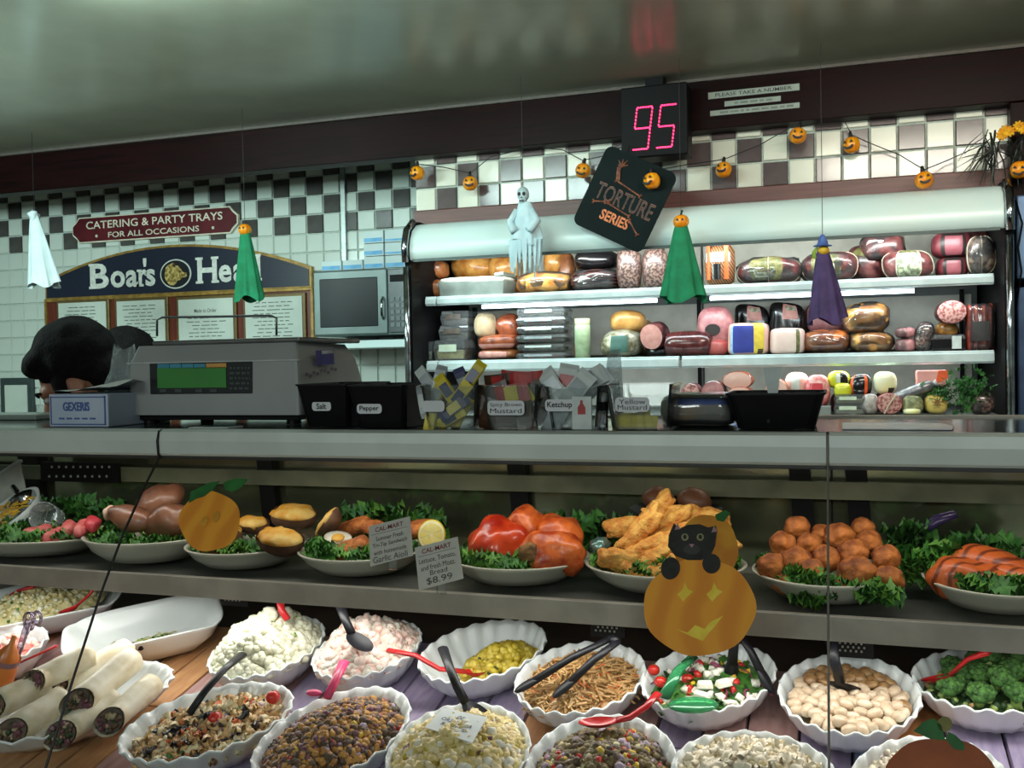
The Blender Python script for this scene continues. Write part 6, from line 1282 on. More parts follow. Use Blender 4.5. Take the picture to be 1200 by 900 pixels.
# ================================================================== paper cutouts stuck to the glass
def onglass(px, py, off=.003):
    d = ray(px, py); best = None
    for (y0, z0), (y1, z1) in zip(GP[:-1], GP[1:]):
        n = V((0, z1-z0, -(y1-y0))).normalized(); t_ = (V((0, y0, z0))-CAM).dot(n)/d.dot(n); p = CAM+d*t_
        if min(z0, z1)-1e-6 <= p.z <= max(z0, z1)+1e-6: best = (p-n*off if n.y > 0 else p+n*off, n); break
    return best
class Decal:
    """a flat paper figure laid against the glass at one spot; u to the side, v up along the glass"""
    def __init__(s, px, py, off=.0035):
        s.p, n = onglass(px, py, off); n = n if n.y < 0 else -n; s.n = n; s.u = V((1, 0, 0)); s.v = n.cross(s.u).normalized()
        if s.v.z < 0: s.v = -s.v
        s.M = MX(((s.u.x, s.v.x, n.x, s.p.x), (s.u.y, s.v.y, n.y, s.p.y), (s.u.z, s.v.z, n.z, s.p.z), (0, 0, 0, 1)))
    def uv(s, px, py):
        d = ray(px, py); t_ = (s.p-CAM).dot(s.n)/d.dot(s.n); q = CAM+d*t_-s.p; return (q.dot(s.u), q.dot(s.v))
    def poly(s, pts): return [s.uv(*q) for q in pts]
def ell(cx, cy, rx, ry, n=32, rot=0, lob=0, amp=0):
    o = []
    for i in range(n):
        th = -2*pi*i/n; k = 1+amp*cos(lob*th); x, y = rx*k*cos(th), ry*k*sin(th); o.append((cx+x*cos(rot)-y*sin(rot), cy+x*sin(rot)+y*cos(rot)))
    return o
m_cut = stripes('printed_pumpkin_paper', (232, 156, 48), (218, 136, 38), 7, .6, (0, 0, 0), .15, .85, 0, 5.0); m_cuty = mat('yellow_print', (240, 216, 76), .6, c2=(232, 196, 60), ns=40); m_cut2 = mat('amber_pumpkin_paper', (206, 146, 40), .6, c2=(190, 118, 32), ns=22); m_catb = mat('black_cat_print', (26, 26, 24), .55, c2=(40, 40, 36), ns=60); m_leafg = mat('green_leaf_print', (44, 112, 48), .6, c2=(30, 90, 38), ns=30); m_cutd = mat('dark_orange_paper', (160, 80, 30), .6, c2=(140, 66, 24), ns=20)
def piece(t, D, name, pts, m, lay=0, parent=None): return obj(name, MB().prism(D.poly(pts)[::-1], .0008, 0, D.M @ T(0, 0, lay*.0009)), m, parent or t, W=True)
D = Decal(820, 700); t = thing('pumpkin_cutout', 'paper cutout of a black cat climbing out of a carved pumpkin, on the glass', 'decoration', tuple(D.p))
piece(t, D, 'lid', ell(828, 645, 37, 42, 36, .15, 6, .02), m_cut2, 0); b0 = piece(t, D, 'pumpkin', ell(820, 712, 66, 57, 48, 0, 7, .012), m_cut, 1)
for sgn in (-1, 1): piece(t, D, 'carved_eye', [(820+sgn*17-9, 697), (820+sgn*17-3, 692), (820+sgn*17, 683), (820+sgn*17+4, 691), (820+sgn*17+10, 694), (820+sgn*17+3, 700), (820+sgn*17-2, 706)], m_cuty, 2, b0)
piece(t, D, 'carved_mouth', [(793, 738), (806, 742), (815, 733), (826, 738), (832, 730), (848, 722), (838, 735), (830, 744), (824, 752), (814, 748)], m_cuty, 2, b0)
hd = piece(t, D, 'cat_head', [(790, 614), (797, 620), (806, 616), (820, 615), (830, 619), (839, 617), (840, 625), (838, 640), (833, 651), (822, 657), (806, 657), (791, 652), (783, 641), (784, 628)], m_catb, 2)
for ex, ey in ((794, 619), (837, 622)): piece(t, D, 'ear', [(ex-3, ey+3), (ex, ey-5), (ex+4, ey+2)], mat('ear_pink', (170, 130, 136), .6), 3, hd)
for ex in (803, 821):
    e_ = piece(t, D, 'eye', ell(ex, 630.5, 4.2, 4.2, 16), mat('cat_eye', (150, 150, 110), .3), 3, hd); piece(t, D, 'pupil', ell(ex, 630.5, 2.0, 2.6, 12), m_catb, 4, hd)
piece(t, D, 'muzzle', ell(811, 645, 10, 6, 20), mat('grey_muzzle', (62, 62, 58), .6), 3, hd); piece(t, D, 'nose', [(808, 639), (814, 639), (811, 643)], mat('ear_pink', (170, 130, 136)), 4, hd)
piece(t, D, 'paw', ell(786, 667, 11, 13, 24, .2), m_catb, 3); piece(t, D, 'paw', ell(834, 661.5, 10.5, 11.5, 24), m_catb, 3)
piece(t, D, 'stem', [(838, 604), (850, 598), (856, 602), (848, 612), (840, 610)], m_leafg, 1)
D = Decal(246, 610); t = thing('pumpkin_cutout', 'orange paper pumpkin with green leaves on the glass before the hocks', 'decoration', tuple(D.p))
b0 = piece(t, D, 'pumpkin', ell(246, 611, 36, 35, 40, -.5, 5, .03), m_cut, 0); piece(t, D, 'leaf', [(222, 590), (224, 577), (236, 571), (246, 566), (258, 564), (250, 574), (240, 582), (230, 585)], m_leafg, 1); piece(t, D, 'leaf', [(262, 566), (276, 561), (291, 562), (284, 571), (273, 577), (264, 574)], m_leafg, 1)
for c_ in ((240, 612), (254, 606)): piece(t, D, 'yellow_mark', ell(c_[0], c_[1], 4, 7, 12, .4), mat('amber_mark', (214, 150, 44), .6), 1, b0)
D = Decal(1100, 885); t = thing('pumpkin_cutout', 'dark orange paper pumpkin with two green leaves low on the glass', 'decoration', tuple(D.p))
b0 = piece(t, D, 'pumpkin', ell(1102, 905, 64, 40, 40, .02, 6, .02), m_cutd, 0); piece(t, D, 'leaf', [(1108, 868), (1090, 866), (1070, 857), (1082, 846), (1094, 842), (1103, 850)], m_leafg, 1); piece(t, D, 'leaf', [(1108, 866), (1111, 858), (1120, 862), (1130, 872), (1130, 880), (1118, 878)], m_leafg, 1); piece(t, D, 'stem', ell(1107, 849, 9, 9, 16), mat('olive_stem', (120, 116, 56), .6), 1)

# ================================================================== meats and cheeses in the wall cooler
ZT, ZM, ZL = 1.716, 1.427, 1.190
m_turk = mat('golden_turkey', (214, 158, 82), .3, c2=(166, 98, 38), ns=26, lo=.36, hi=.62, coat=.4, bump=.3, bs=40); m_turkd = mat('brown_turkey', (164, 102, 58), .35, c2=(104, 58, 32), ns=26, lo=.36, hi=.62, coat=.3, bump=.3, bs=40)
m_ham = mat('dark_smoked_ham', (118, 66, 64), .3, c2=(52, 26, 30), ns=26, lo=.38, hi=.66, coat=.4, bump=.35, bs=45); m_hamp = mat('pink_ham', (182, 124, 124), .45, c2=(150, 92, 96), ns=30, coat=.15); m_pinkm = mat('pale_pink_turkey', (220, 178, 164), .35, c2=(214, 168, 158), ns=18, coat=.3)
m_salami = mat('salami_casing', (132, 108, 98), .4, c2=(58, 38, 38), ns=95, lo=.44, hi=.58, coat=.3, bump=.3, bs=60); m_sface = mat('salami_face', (196, 150, 142), .45, c2=(128, 62, 60), ns=90, lo=.42, hi=.58); m_blkw = mat('black_wrap', (26, 24, 26), .2, coat=.4); m_netw = stripes('netted_brown', (150, 104, 66), (70, 40, 28), 34, .4, (0, RAD(30), 0), .35, .55, 0, 1.0, .3); m_rib = stripes('ribbed_dark_meat', (70, 40, 38), (26, 14, 16), 22, .25, (0, RAD(90), 0), .4, .6, .4, 1.0, .4)
m_cheese = mat('golden_cheese_rind', (206, 158, 90), .35, c2=(176, 124, 62), ns=20, coat=.3); m_foil = mat('crumpled_foil', (186, 184, 164), .3, .4, c2=(112, 104, 74), ns=34, lo=.4, hi=.6, bump=.6, bs=60); m_olab = mat('olive_label', (120, 116, 70), .5, c2=(84, 84, 50), ns=60); m_oran = mat('orange_label', (232, 92, 40), .4); m_blul = mat('pale_blue_label', (120, 176, 214), .4, c2=(160, 200, 226), ns=60); m_bluL = mat('royal_blue_label', (48, 60, 150), .4); m_ylab = mat('yellow_label', (228, 200, 70), .4); m_drk = mat('dark_label', (40, 34, 32), .4); m_glab = mat('grey_green_label', (168, 176, 150), .45, c2=(110, 118, 96), ns=70, lo=.45, hi=.55); m_slc = mat('sliced_face', (214, 158, 146), .4, c2=(200, 136, 128), ns=40); m_orm = mat('orange_chicken', (196, 112, 54), .3, c2=(128, 56, 24), ns=26, lo=.36, hi=.62, coat=.5, bump=.3, bs=34); m_redh = mat('red_ham', (164, 86, 52), .3, c2=(104, 44, 28), ns=26, lo=.36, hi=.62, coat=.3, bump=.3, bs=40)
m_film2 = clear('vacuum_film', (.98, .98, .98), .03, (230, 230, 235), 1.6, .06); m_tray = clear('clamshell', (.92, .95, .95), .10, (220, 226, 228), 1.5, .05)
m_twine = mat('twine', (206, 196, 170), .7)
def span(x0, y0, x1, y1, Y, zs=None):
    xc = (x0+x1)/2; a = at(x0, (y0+y1)/2, Y).x; c = at(x1, (y0+y1)/2, Y).x; zt = at(xc, y0, Y).z; zb = at(xc, y1, Y).z if zs is None else zs
    return (a+c)/2, c-a, zb, zt-zb
def meat(label, name, x0, y0, x1, y1, Y, m, zs=None, dep=None, e=(.72, .8), cat='meat', group=None, tilt=0, nz=.12, lab=None, seed=1, film=False, net=False, lean=0):
    """one packed piece of meat: body with labels, netting and film as parts"""
    cx, w_, zb, h_ = span(x0, y0, x1, y1, Y, zs); dep = dep or min(w_, .20)
    t = thing(name, label, cat, (cx, Y+dep/2, zb), group); M = T(0, 0, h_/2) @ RY(RAD(tilt)) @ RX(RAD(lean)); a, b_, c = w_/2, dep/2, h_/2
    obj('body', MB().sup(a, b_, c, e[0], e[1], 32, 18, nz=nz, nf=14, seed=seed, M=M), m, t, smooth=True)
    for i, (t0, t1, p0, p1, lm) in enumerate(lab or ()):
        obj('label', MB().sup(a, b_, c, e[0], e[1], 10, 8, nz=nz, nf=14, seed=seed, M=M, t0=RAD(t0), t1=RAD(t1), p0=RAD(p0), p1=RAD(p1), off=.012), lm, t, smooth=True)
    if film: obj('film', MB().sup(a, b_, c, e[0], e[1], 28, 14, nz=nz+.03, nf=22, seed=seed+3, M=M, off=.03), m_film2, t, smooth=True)
    if net:
        for k in range(net):
            th = -160+140*k/(net-1) if net > 1 else -90; pts = []
            for j in range(13):
                ph = RAD(-80+160*j/12); p = V((a*sg(cos(ph), e[0])*sg(cos(RAD(th)), e[1]), b_*sg(cos(ph), e[0])*sg(sin(RAD(th)), e[1]), c*sg(sin(ph), e[0])))*1.012; p = p*(1+nz*NZ.noise(p*14+V((seed*3.1, seed*1.7, seed)))); pts.append(M @ p)
            obj('string', MB().tube(pts, .0018, 5), m_twine, t, smooth=True)
    return t
def log_(label, name, x0, y0, x1, y1, Y, m, zs=None, face=None, cat='salami', group=None, upright=False, seed=1, lab=None, dep=None, ang=0):
    cx, w_, zb, h_ = span(x0, y0, x1, y1, Y, zs); t = thing(name, label, cat, (cx, Y+(w_ if upright else h_)/2, zb), group)
    if upright: r = w_/2; L = h_; M = T(0, 0, 0); pr = [(0, 0), (r*.55, 0), (r*.9, .02), (r, .06), (r*1.02, L*.5), (r*.97, L*.8), (r*.75, L*.94), (r*.3, L), (0, L)]
    else:
        r = h_/2; L = w_; M = T(-L/2, 0, r) @ RY(RAD(90+ang)); pr = [(0, 0), (r*.6, .002), (r*.92, .014), (r, .05), (r*1.02, L*.5), (r, L-.05), (r*.9, L-.014), (r*.5, L), (0, L)]
    mb = MB().lathe(pr, 24, M=M); mb.v = [p*(1+.04*NZ.noise(p*20+V((seed, 0, 0)))) for p in mb.v]; obj('casing', mb, m, t, smooth=True)
    if upright: obj('clip', MB().tube([(0, 0, L-.004), (.004, 0, L+.018)], .005, 6), mat('steel_clip', (180, 184, 186), .3, .8), t)
    for t0, t1, z0, z1, lm in lab or ():
        rows = [[M @ V((r*1.045*cos(RAD(t0+(t1-t0)*i/8)), r*1.045*sin(RAD(t0+(t1-t0)*i/8)), L*z)) for i in range(9)] for z in (z0, (z0+z1)/2, z1)]; obj('label', MB().sheet(rows), lm, t, smooth=True)
    return t
def endface(label, name, x0, y0, x1, y1, Y, mface, mskin, zs=None, cat='sausage', group=None, L=.16, yaw=0, twine=False):
    """a cut log lying with its round face to the aisle"""
    cx, w_, zb, h_ = span(x0, y0, x1, y1, Y, zs); t = thing(name, label, cat, (cx, Y, zb), group); a, c = w_/2, h_/2; M = T(0, 0, c) @ RZ(RAD(yaw)) @ RX(RAD(-90)); 
    mb = MB().lathe([(.93, 0), (1, .008), (1.0, L*.6), (.85, L*.93), (.3, L), (0, L)], 28, 0, M, sx=a, sy=c); obj('casing', mb, mskin, t, smooth=True)
    obj('cut_face', MB().lathe([(0, -.002), (.7, -.002), (.94, .001)], 28, 0, M, sx=a, sy=c), mface, t, smooth=True)
    if twine: obj('string', MB().tube([M @ V((a*.5, -c*.9, -.004)), M @ V((0, 0, -.006)), M @ V((-a*.4, c*.9, -.004))], .003, 5), m_twine, t)
    return t
YA, YB, YC = 4.13, 4.19, 4.36      # front, middle, back of a shelf
G1 = 'turkey breasts on the top shelf'
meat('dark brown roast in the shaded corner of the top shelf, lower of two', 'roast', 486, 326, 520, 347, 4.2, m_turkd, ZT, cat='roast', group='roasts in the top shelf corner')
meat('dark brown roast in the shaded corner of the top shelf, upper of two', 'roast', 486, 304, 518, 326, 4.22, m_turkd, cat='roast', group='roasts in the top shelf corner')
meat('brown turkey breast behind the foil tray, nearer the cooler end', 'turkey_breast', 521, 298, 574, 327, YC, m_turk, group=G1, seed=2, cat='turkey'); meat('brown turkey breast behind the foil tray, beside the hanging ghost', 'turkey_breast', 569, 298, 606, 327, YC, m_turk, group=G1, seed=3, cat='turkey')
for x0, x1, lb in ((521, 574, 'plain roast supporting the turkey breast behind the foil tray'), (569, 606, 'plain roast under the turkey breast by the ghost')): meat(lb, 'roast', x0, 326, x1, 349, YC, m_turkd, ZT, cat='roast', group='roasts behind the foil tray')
cx, w_, zb, h_ = span(513, 325, 592, 350, YA, ZT); t = thing('foil_tray', 'foil roasting tray with a white paper lid on the top cooler shelf', 'tray', (cx, YA+.08, zb))
obj('tray_body', MB().box((0, 0, h_*.42), (w_*.94, .16, h_*.84), top=(1.06, 1.1)), mat('dull_foil', (176, 186, 180), .3, .7, c2=(150, 160, 154), ns=12), t, bev=.006); obj('paper_lid', MB().sup(w_/2, .092, h_*.18, .5, .4, 24, 8, nz=.06, nf=30, M=T(0, 0, h_*.88)), mat('white_lid', (236, 238, 226), .6, c2=(226, 228, 214), ns=10), t, smooth=True); obj('crimped_edge', MB().box((w_*.45, 0, h_*.86), (w_*.14, .17, .018), M=RY(RAD(-8))), mat('dull_foil', (0, 0, 0)), t, bev=.004)
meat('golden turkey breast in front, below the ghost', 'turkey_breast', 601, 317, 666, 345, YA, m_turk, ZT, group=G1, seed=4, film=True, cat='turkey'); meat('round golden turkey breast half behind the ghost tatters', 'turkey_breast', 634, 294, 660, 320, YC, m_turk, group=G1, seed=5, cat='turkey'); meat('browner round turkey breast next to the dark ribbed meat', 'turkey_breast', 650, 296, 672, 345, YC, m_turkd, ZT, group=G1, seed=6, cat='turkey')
meat('black film-wrapped meat, upper of the dark pair', 'wrapped_meat', 667, 291, 721, 315, YB, m_blkw, group='dark wrapped meats', seed=7); meat('dark ribbed bacon slab, lower of the dark pair', 'wrapped_meat', 665, 314, 721, 343, YA, m_rib, ZT, group='dark wrapped meats', seed=8, film=True)
log_('pepper-crusted salami standing upright under the black card', 'salami', 720, 288, 749, 341, YA, m_salami, ZT, upright=True, group='upright salamis', seed=2); log_('grey-brown salami standing upright beside the green caped doll', 'salami', 750, 288, 780, 341, YA, m_salami, ZT, upright=True, group='upright salamis', seed=5); log_('salami standing mostly behind the green caped doll', 'salami', 780, 289, 806, 340, YA+.03, m_salami, ZT, upright=True, group='upright salamis', seed=7)
log_('upright roll with orange stripes and pale blue oval label', 'salami', 824, 283, 860, 336, YA, m_netw, ZT, upright=True, group='upright salamis', lab=[(-140, -122, .15, .92, m_oran), (-70, -52, .15, .92, m_oran), (-146, -46, .55, .76, m_blul), (-112, -82, .15, .5, m_blkw)])
G2 = 'dark hams on the top shelf'
LB = [(-120, -70, -40, 55, m_olab), (-112, -82, -25, 5, m_glab)]
meat('large dark ham with an olive label, first after the striped roll', 'ham', 862, 299, 939, 334, YA, m_ham, ZT, group=G2, seed=9, lab=LB, net=3, film=True, cat='ham'); meat('dark ham with an olive label behind the purple witch', 'ham', 937, 294, 1006, 331, YA, m_ham, ZT, group=G2, seed=10, lab=LB, net=3, film=True, cat='ham'); meat('dark ham leaning behind the witch, under the topmost ham', 'ham', 988, 287, 1042, 330, YB+.04, m_ham, ZT, group=G2, seed=11, lab=[(-130, -80, 10, 60, m_olab)], tilt=18, cat='ham')
meat('topmost ham, lying across two others', 'ham', 1008, 270, 1062, 305, YB, m_ham, group=G2, seed=12, film=True, cat='ham'); meat('ham tied with white string and a tall pale label', 'ham', 1034, 291, 1096, 328, YA, m_ham, ZT, group=G2, seed=13, lab=[(-112, -68, -70, 40, m_glab), (-104, -76, 42, 66, m_olab)], net=4, cat='ham')
m_rbox = mat('rose_carton', (128, 56, 62), .4, c2=(104, 42, 50), ns=20)
def arch_pack(label, x0, y0, x1, y1, Y, zs=None):
    cx, w_, zb, h_ = span(x0, y0, x1, y1, Y, zs); t = thing('ham_pack', label, 'ham', (cx, Y+.07, zb), 'rose ham packs'); obj('pack', MB().sup(w_/2, .07, h_/2, .6, .7, 28, 14, M=T(0, 0, h_/2)), m_rbox, t, smooth=True)
    f = obj('dark_band', MB().sup(w_/2, .07, h_/2, .6, .7, 10, 8, M=T(0, 0, h_/2), t0=RAD(-120), t1=RAD(-60), p0=RAD(-60), p1=RAD(60), off=.015), m_drk, t, smooth=True); obj('pink_window', MB().sup(w_/2, .07, h_/2, .6, .7, 10, 8, M=T(0, 0, h_/2), t0=RAD(-106), t1=RAD(-72), p0=RAD(-45), p1=RAD(25), off=.03), mat('rose_window', (148, 78, 88), .35), f, smooth=True)
arch_pack('upper rose ham pack with a dark band near the chrome edge', 1093, 270, 1142, 301, YB); arch_pack('lower rose ham pack with a dark band near the chrome edge', 1098, 300, 1137, 325, YB, ZT)
meat('netted dark roast with a white string by the chrome edge', 'roast', 1134, 276, 1168, 324, YA, mat('dark_roast', (66, 46, 40), .3, c2=(110, 96, 84), ns=70, lo=.5, hi=.62, bump=.3), ZT, seed=14, net=3, film=True, cat='roast'); meat('dark red ham in the top shelf corner behind the netted roast', 'ham', 1128, 268, 1160, 300, YC, m_ham, seed=15, cat='ham'); meat('dark plain ham under the topmost one, behind the string tied ham', 'ham', 1012, 300, 1062, 326, YC, m_ham, ZT, group=G2, seed=16, cat='ham')

# ---- middle shelf
def clam(label, x0, y0, x1, y1, Y, zs, cols, group, d=.14):
    """clear lidded tray: base, lid, food and a paper label"""
    cx, w_, zb, h_ = span(x0, y0, x1, y1, Y, zs); t = thing('clear_tray', label, 'tray', (cx, Y+d/2, zb), group)
    obj('base', MB().box((0, 0, h_*.28), (w_*.92, d*.92, h_*.56), top=(1.08, 1.08)), m_tray, t); obj('lid', MB().box((0, 0, h_*.78), (w_, d, h_*.40), top=(.9, .9)), m_tray, t)
    obj('contents', MB().box((0, 0, h_*.30), (w_*.82, d*.82, h_*.42), top=(1.05, 1.05)), cols[0], t, bev=.004); obj('paper_label', MB().box((-w_*.05, -d/2-.001, h_*.60), (w_*.55, .002, h_*.34)), cols[1], t); return t
m_sush = mat('mixed_salad_contents', (120, 120, 84), .6, c2=(70, 56, 44), ns=50, lo=.4, hi=.6); m_sush2 = mat('meat_contents', (150, 80, 64), .6, c2=(90, 96, 80), ns=50, lo=.4, hi=.6); m_grl = mat('pale_green_label', (204, 218, 196), .5, c2=(190, 206, 184), ns=20); m_darkc = mat('dark_contents', (56, 50, 48), .5, c2=(90, 80, 70), ns=50)
GA = 'clear trays at the cooler end'
clam('clear tray at the very end of the middle shelf', 490, 400, 506, 424, YA, ZM, (m_sush, m_whf), GA, .1); clam('front clear tray with a pale green label in the shelf corner', 508, 398, 545, 424, YA, ZM, (mat('yellow_contents', (196, 176, 110), .5, c2=(160, 140, 80), ns=40), m_grl), GA); clam('dark clear tray second from the top behind the labelled tray', 514, 381, 549, 399, YB, None, (m_darkc, m_darkc), GA); clam('topmost dark clear tray in the shelf corner', 516, 364, 549, 382, YB, None, (m_darkc, m_darkc), GA); clam('dark clear tray at the bottom behind the labelled tray', 514, 398, 552, 424, YC, ZM, (m_darkc, m_darkc), GA)
t = meat('pale tied salami hanging upright above the smoked hams', 'salami', 553, 366, 578, 396, YB, mat('tied_white_salami', (190, 170, 136), .6, c2=(180, 156, 124), ns=40), net=3, e=(.7, .9), cat='salami'); obj('tie_loop', MB().tube([(0, 0, .085), (.003, 0, .105), (-.002, 0, .118)], .003, 5), m_twine, t)
G3 = 'smoked hams on the middle shelf'
meat('red glazed ham piece behind the stack of clear trays', 'ham', 578, 368, 607, 398, YB, m_redh, group=G3, seed=17, tilt=-25, cat='ham'); meat('smoked ham with a white cut side, middle of the pile', 'ham', 554, 391, 605, 410, YA, m_redh, group=G3, seed=18, lab=[(-150, -40, -50, -8, m_slc)], cat='ham'); meat('flat smoked ham at the bottom of the pile', 'ham', 552, 408, 604, 425, YA, m_turkd, ZM, group=G3, seed=19, lab=[(-140, -60, -30, 20, m_slc)], cat='ham')
random.seed(61); NM = ['bottom', 'second', 'middle', 'fourth', 'fifth', 'topmost']
cxx, ww, zb, hh = span(604, 361, 663, 425, YA, ZM)
for k in range(6):
    y1 = 425-k*10.7; clam(NM[k]+' clear meal tray of the tall stack on the middle shelf', 604+(k % 2), y1-11.5, 663-(k % 2), y1-.4, YA+.004*(k % 2), zb+hh/6*k+.001, (m_sush if k % 2 else m_sush2, m_whf if k % 2 else m_silv), 'stacked clear meal trays')
cx, w_, zb, h_ = span(671, 373, 689, 425, YA, ZM); t = thing('bottle', 'slender pale green bottle standing alone on the middle shelf', 'bottle', (cx, YA+.04, zb)); r = w_/2
obj('glass', MB().lathe([(0, 0), (r, 0), (r, h_*.82), (r*.9, h_*.86)], 20), mat('pale_green_bottle', (178, 196, 160), .35, c2=(156, 178, 138), ns=40), t, smooth=True); obj('lid', MB().lathe([(r*.98, h_*.86), (r*.98, h_), (0, h_)], 20), mat('pale_yellow_lid', (214, 214, 160), .4), t, smooth=True); obj('orange_label', MB().sup(r, r, h_*.16, .1, 1, 10, 4, M=T(0, 0, h_*.2), t0=RAD(-200), t1=RAD(-150), off=.03), m_oran, t)
meat('round golden cheese on top of the foil wrapped roast', 'cheese', 711, 363, 753, 390, YB, m_cheese, cat='cheese', seed=20); meat('smaller golden round cheese behind the cut ham', 'cheese', 742, 374, 762, 392, YC, m_cheese, cat='cheese', seed=21); meat('foil wrapped roast with a green label', 'roast', 699, 386, 749, 424, YA, m_foil, ZM, seed=22, e=(.7, .8), lab=[(-105, -68, -30, 25, mat('teal_label', (70, 110, 100), .5))], cat='roast'); meat('netted brown roast beside the foil wrapped one', 'roast', 738, 398, 776, 424, YC, m_netw, ZM, seed=23, cat='roast')
cx, w_, zb, h_ = span(746, 380, 778, 409, YA); t = thing('cut_ham', 'cut ham with its pale round face turned outward', 'ham', (cx, YA+.02, zb)); M = T(0, 0, h_/2) @ RZ(RAD(-14)) @ RX(RAD(-82)) ; obj('skin', MB().lathe([(.95, 0), (1, .01), (1, .08), (.6, .12), (0, .125)], 28, 0, M, sx=w_*.46, sy=h_*.54), m_ham, t, smooth=True); obj('cut_face', MB().lathe([(0, -.002), (.95, .0005)], 28, 0, M, sx=w_*.46, sy=h_*.54), m_slc, t, smooth=True)
meat('dark roast low behind the cut ham', 'roast', 752, 404, 790, 424, YB, m_blkw, ZM, seed=24, cat='roast'); log_('long dark red salami lying along the shelf edge', 'salami', 776, 388, 833, 421, YA, mat('dark_red_salami', (96, 44, 42), .25, c2=(66, 28, 30), ns=30, coat=.5), ZM, seed=9)
cx, w_, zb, h_ = span(815, 358, 859, 422, YB, ZM); t = thing('mortadella', 'big pink mortadella standing on edge with a dark oval label', 'meat', (cx, YB+.05, zb)); obj('slab', MB().sup(w_/2, .055, h_/2, .7, .9, 28, 16, M=T(0, 0, h_/2)), m_hamp, t, smooth=True); obj('oval_label', MB().lathe([(0, 0), (1, 0), (1, .003)], 24, 0, T(-.005, -.056, h_*.52) @ RX(RAD(90)), sx=.032, sy=.024), m_drk, t); obj('print_band', MB().sup(w_/2, .055, h_/2, .7, .9, 10, 3, M=T(0, 0, h_/2), t0=RAD(-115), t1=RAD(-65), p0=RAD(42), p1=RAD(52), off=.01), mat('rose_print', (170, 90, 96), .5), t)
meat('reddish cut end under the mortadella', 'meat_piece', 826, 398, 853, 422, YA+.02, mat('rosy_meat', (160, 82, 78), .4, c2=(176, 80, 76), ns=30), ZM, seed=25)
for x0, y0, x1, y1, lb in ((859, 356, 901, 422, 'black wrapped ham with a pink window next to the mortadella'), (900, 354, 944, 422, 'black wrapped ham with a pink window next to the purple witch')):
    meat(lb, 'wrapped_ham', x0, y0, x1, y1, YC, m_blkw, ZM, e=(.45, .8), dep=.1, lab=[(-98, -56, 5, 55, m_slc), (-92, -60, 28, 48, m_glab)], group='black wrapped hams', cat='ham')
meat('square pink turkey with a royal blue and yellow label', 'turkey_breast', 852, 378, 900, 420, YA, m_pinkm, ZM, e=(.3, .35), dep=.14, nz=.03, lab=[(-125, -112, -55, 40, m_blul), (-112, -88, -35, 30, m_bluL), (-88, -58, -45, 60, m_ylab), (-82, -62, -48, -12, m_drk)], cat='turkey'); meat('smooth white turkey breast with a golden strip label', 'turkey_breast', 901, 384, 943, 420, YA, mat('white_turkey', (232, 206, 194), .35, c2=(224, 192, 182), ns=14, coat=.3), ZM, e=(.35, .55), dep=.14, nz=.03, lab=[(-72, -56, -75, 40, m_olab)], cat='turkey')
meat('pink packed ham behind the purple witch', 'ham', 944, 354, 991, 390, YC, m_hamp, e=(.5, .6), seed=26, cat='ham'); meat('pink packed ham low behind the orange roasted chicken', 'ham', 946, 388, 990, 420, YC, m_hamp, ZM, e=(.5, .6), seed=27, cat='ham')
meat('orange roasted chicken below the purple witch', 'roast_chicken', 940, 386, 998, 418, YA, m_orm, ZM, seed=28, film=True, cat='chicken', group='roast chickens'); meat('golden roast chicken, upper of the pair', 'roast_chicken', 987, 354, 1043, 392, YA, m_turk, seed=29, film=True, cat='chicken', group='roast chickens', lab=[(-140, -100, 40, 70, m_blkw)], tilt=-6); meat('golden roast chicken, lower of the pair', 'roast_chicken', 994, 387, 1048, 416, YA, m_turk, ZM, seed=30, film=True, cat='chicken', group='roast chickens', tilt=4)
for y0, y1, z, lb in ((383, 396, None, 'pale pink sausage piece in plastic, upper one'), (396, 414, ZM, 'pale pink sausage piece in plastic, lower one')): meat(lb, 'sausage_piece', 1049, y0, 1074, y1, YA, m_hamp, z, seed=31, film=True, cat='sausage', group='pink sausage pieces')
meat('dark mottled salami piece in film next to pink sausage', 'salami', 1072, 378, 1096, 414, YA, m_salami, ZM, tilt=14, film=True, seed=32, cat='salami'); endface('round salami showing its marbled face on top of the small orange piece', 'salami', 1097, 351, 1134, 380, YA, m_sface, m_ham, cat='salami'); meat('small orange roast under the marbled salami', 'roast', 1098, 377, 1124, 394, YB, m_turk, seed=33, cat='roast')
cx, w_, zb, h_ = span(1091, 391, 1133, 414, YA, ZM); t = thing('food_tub', 'black tub with clear lid and white sticker on the middle shelf', 'tub', (cx, YA+.06, zb)); obj('tub_body', MB().box((0, 0, h_*.4), (w_*.94, .11, h_*.7), top=(1.06, 1.06)), m_blkw, t, bev=.004); obj('lid', MB().box((0, 0, h_*.84), (w_*.96, .116, h_*.22), top=(.9, .9)), m_tray, t, bev=.003); obj('sticker', MB().box((w_*.22, -.0605, h_*.5), (w_*.26, .004, h_*.72)), m_whf, t)
for x0, x1, yb_, lb in ((1097, 1126, 414, 'dark roast standing behind the black tub'),): meat(lb, 'roast', x0, 376, x1, yb_, YC, m_ham, ZM, seed=35, cat='roast')
cx, w_, zb, h_ = span(1133, 356, 1167, 413, YA, ZM); t = thing('pepperoni_pack', 'upright film pack of red pepperoni with dark label by the chrome edge', 'pepperoni', (cx, YA+.06, zb)); m_pep = mat('pepperoni', (166, 70, 52), .35, c2=(130, 46, 36), ns=50, coat=.4)
for i in range(4): obj('stick', MB().sup(w_/8, .03, h_/2, .4, .9, 14, 12, nz=.1, nf=40, seed=i, M=T(-w_/2+w_/8+i*w_/4, -.02+.01*(i % 2), h_/2)), m_pep, t, smooth=True)
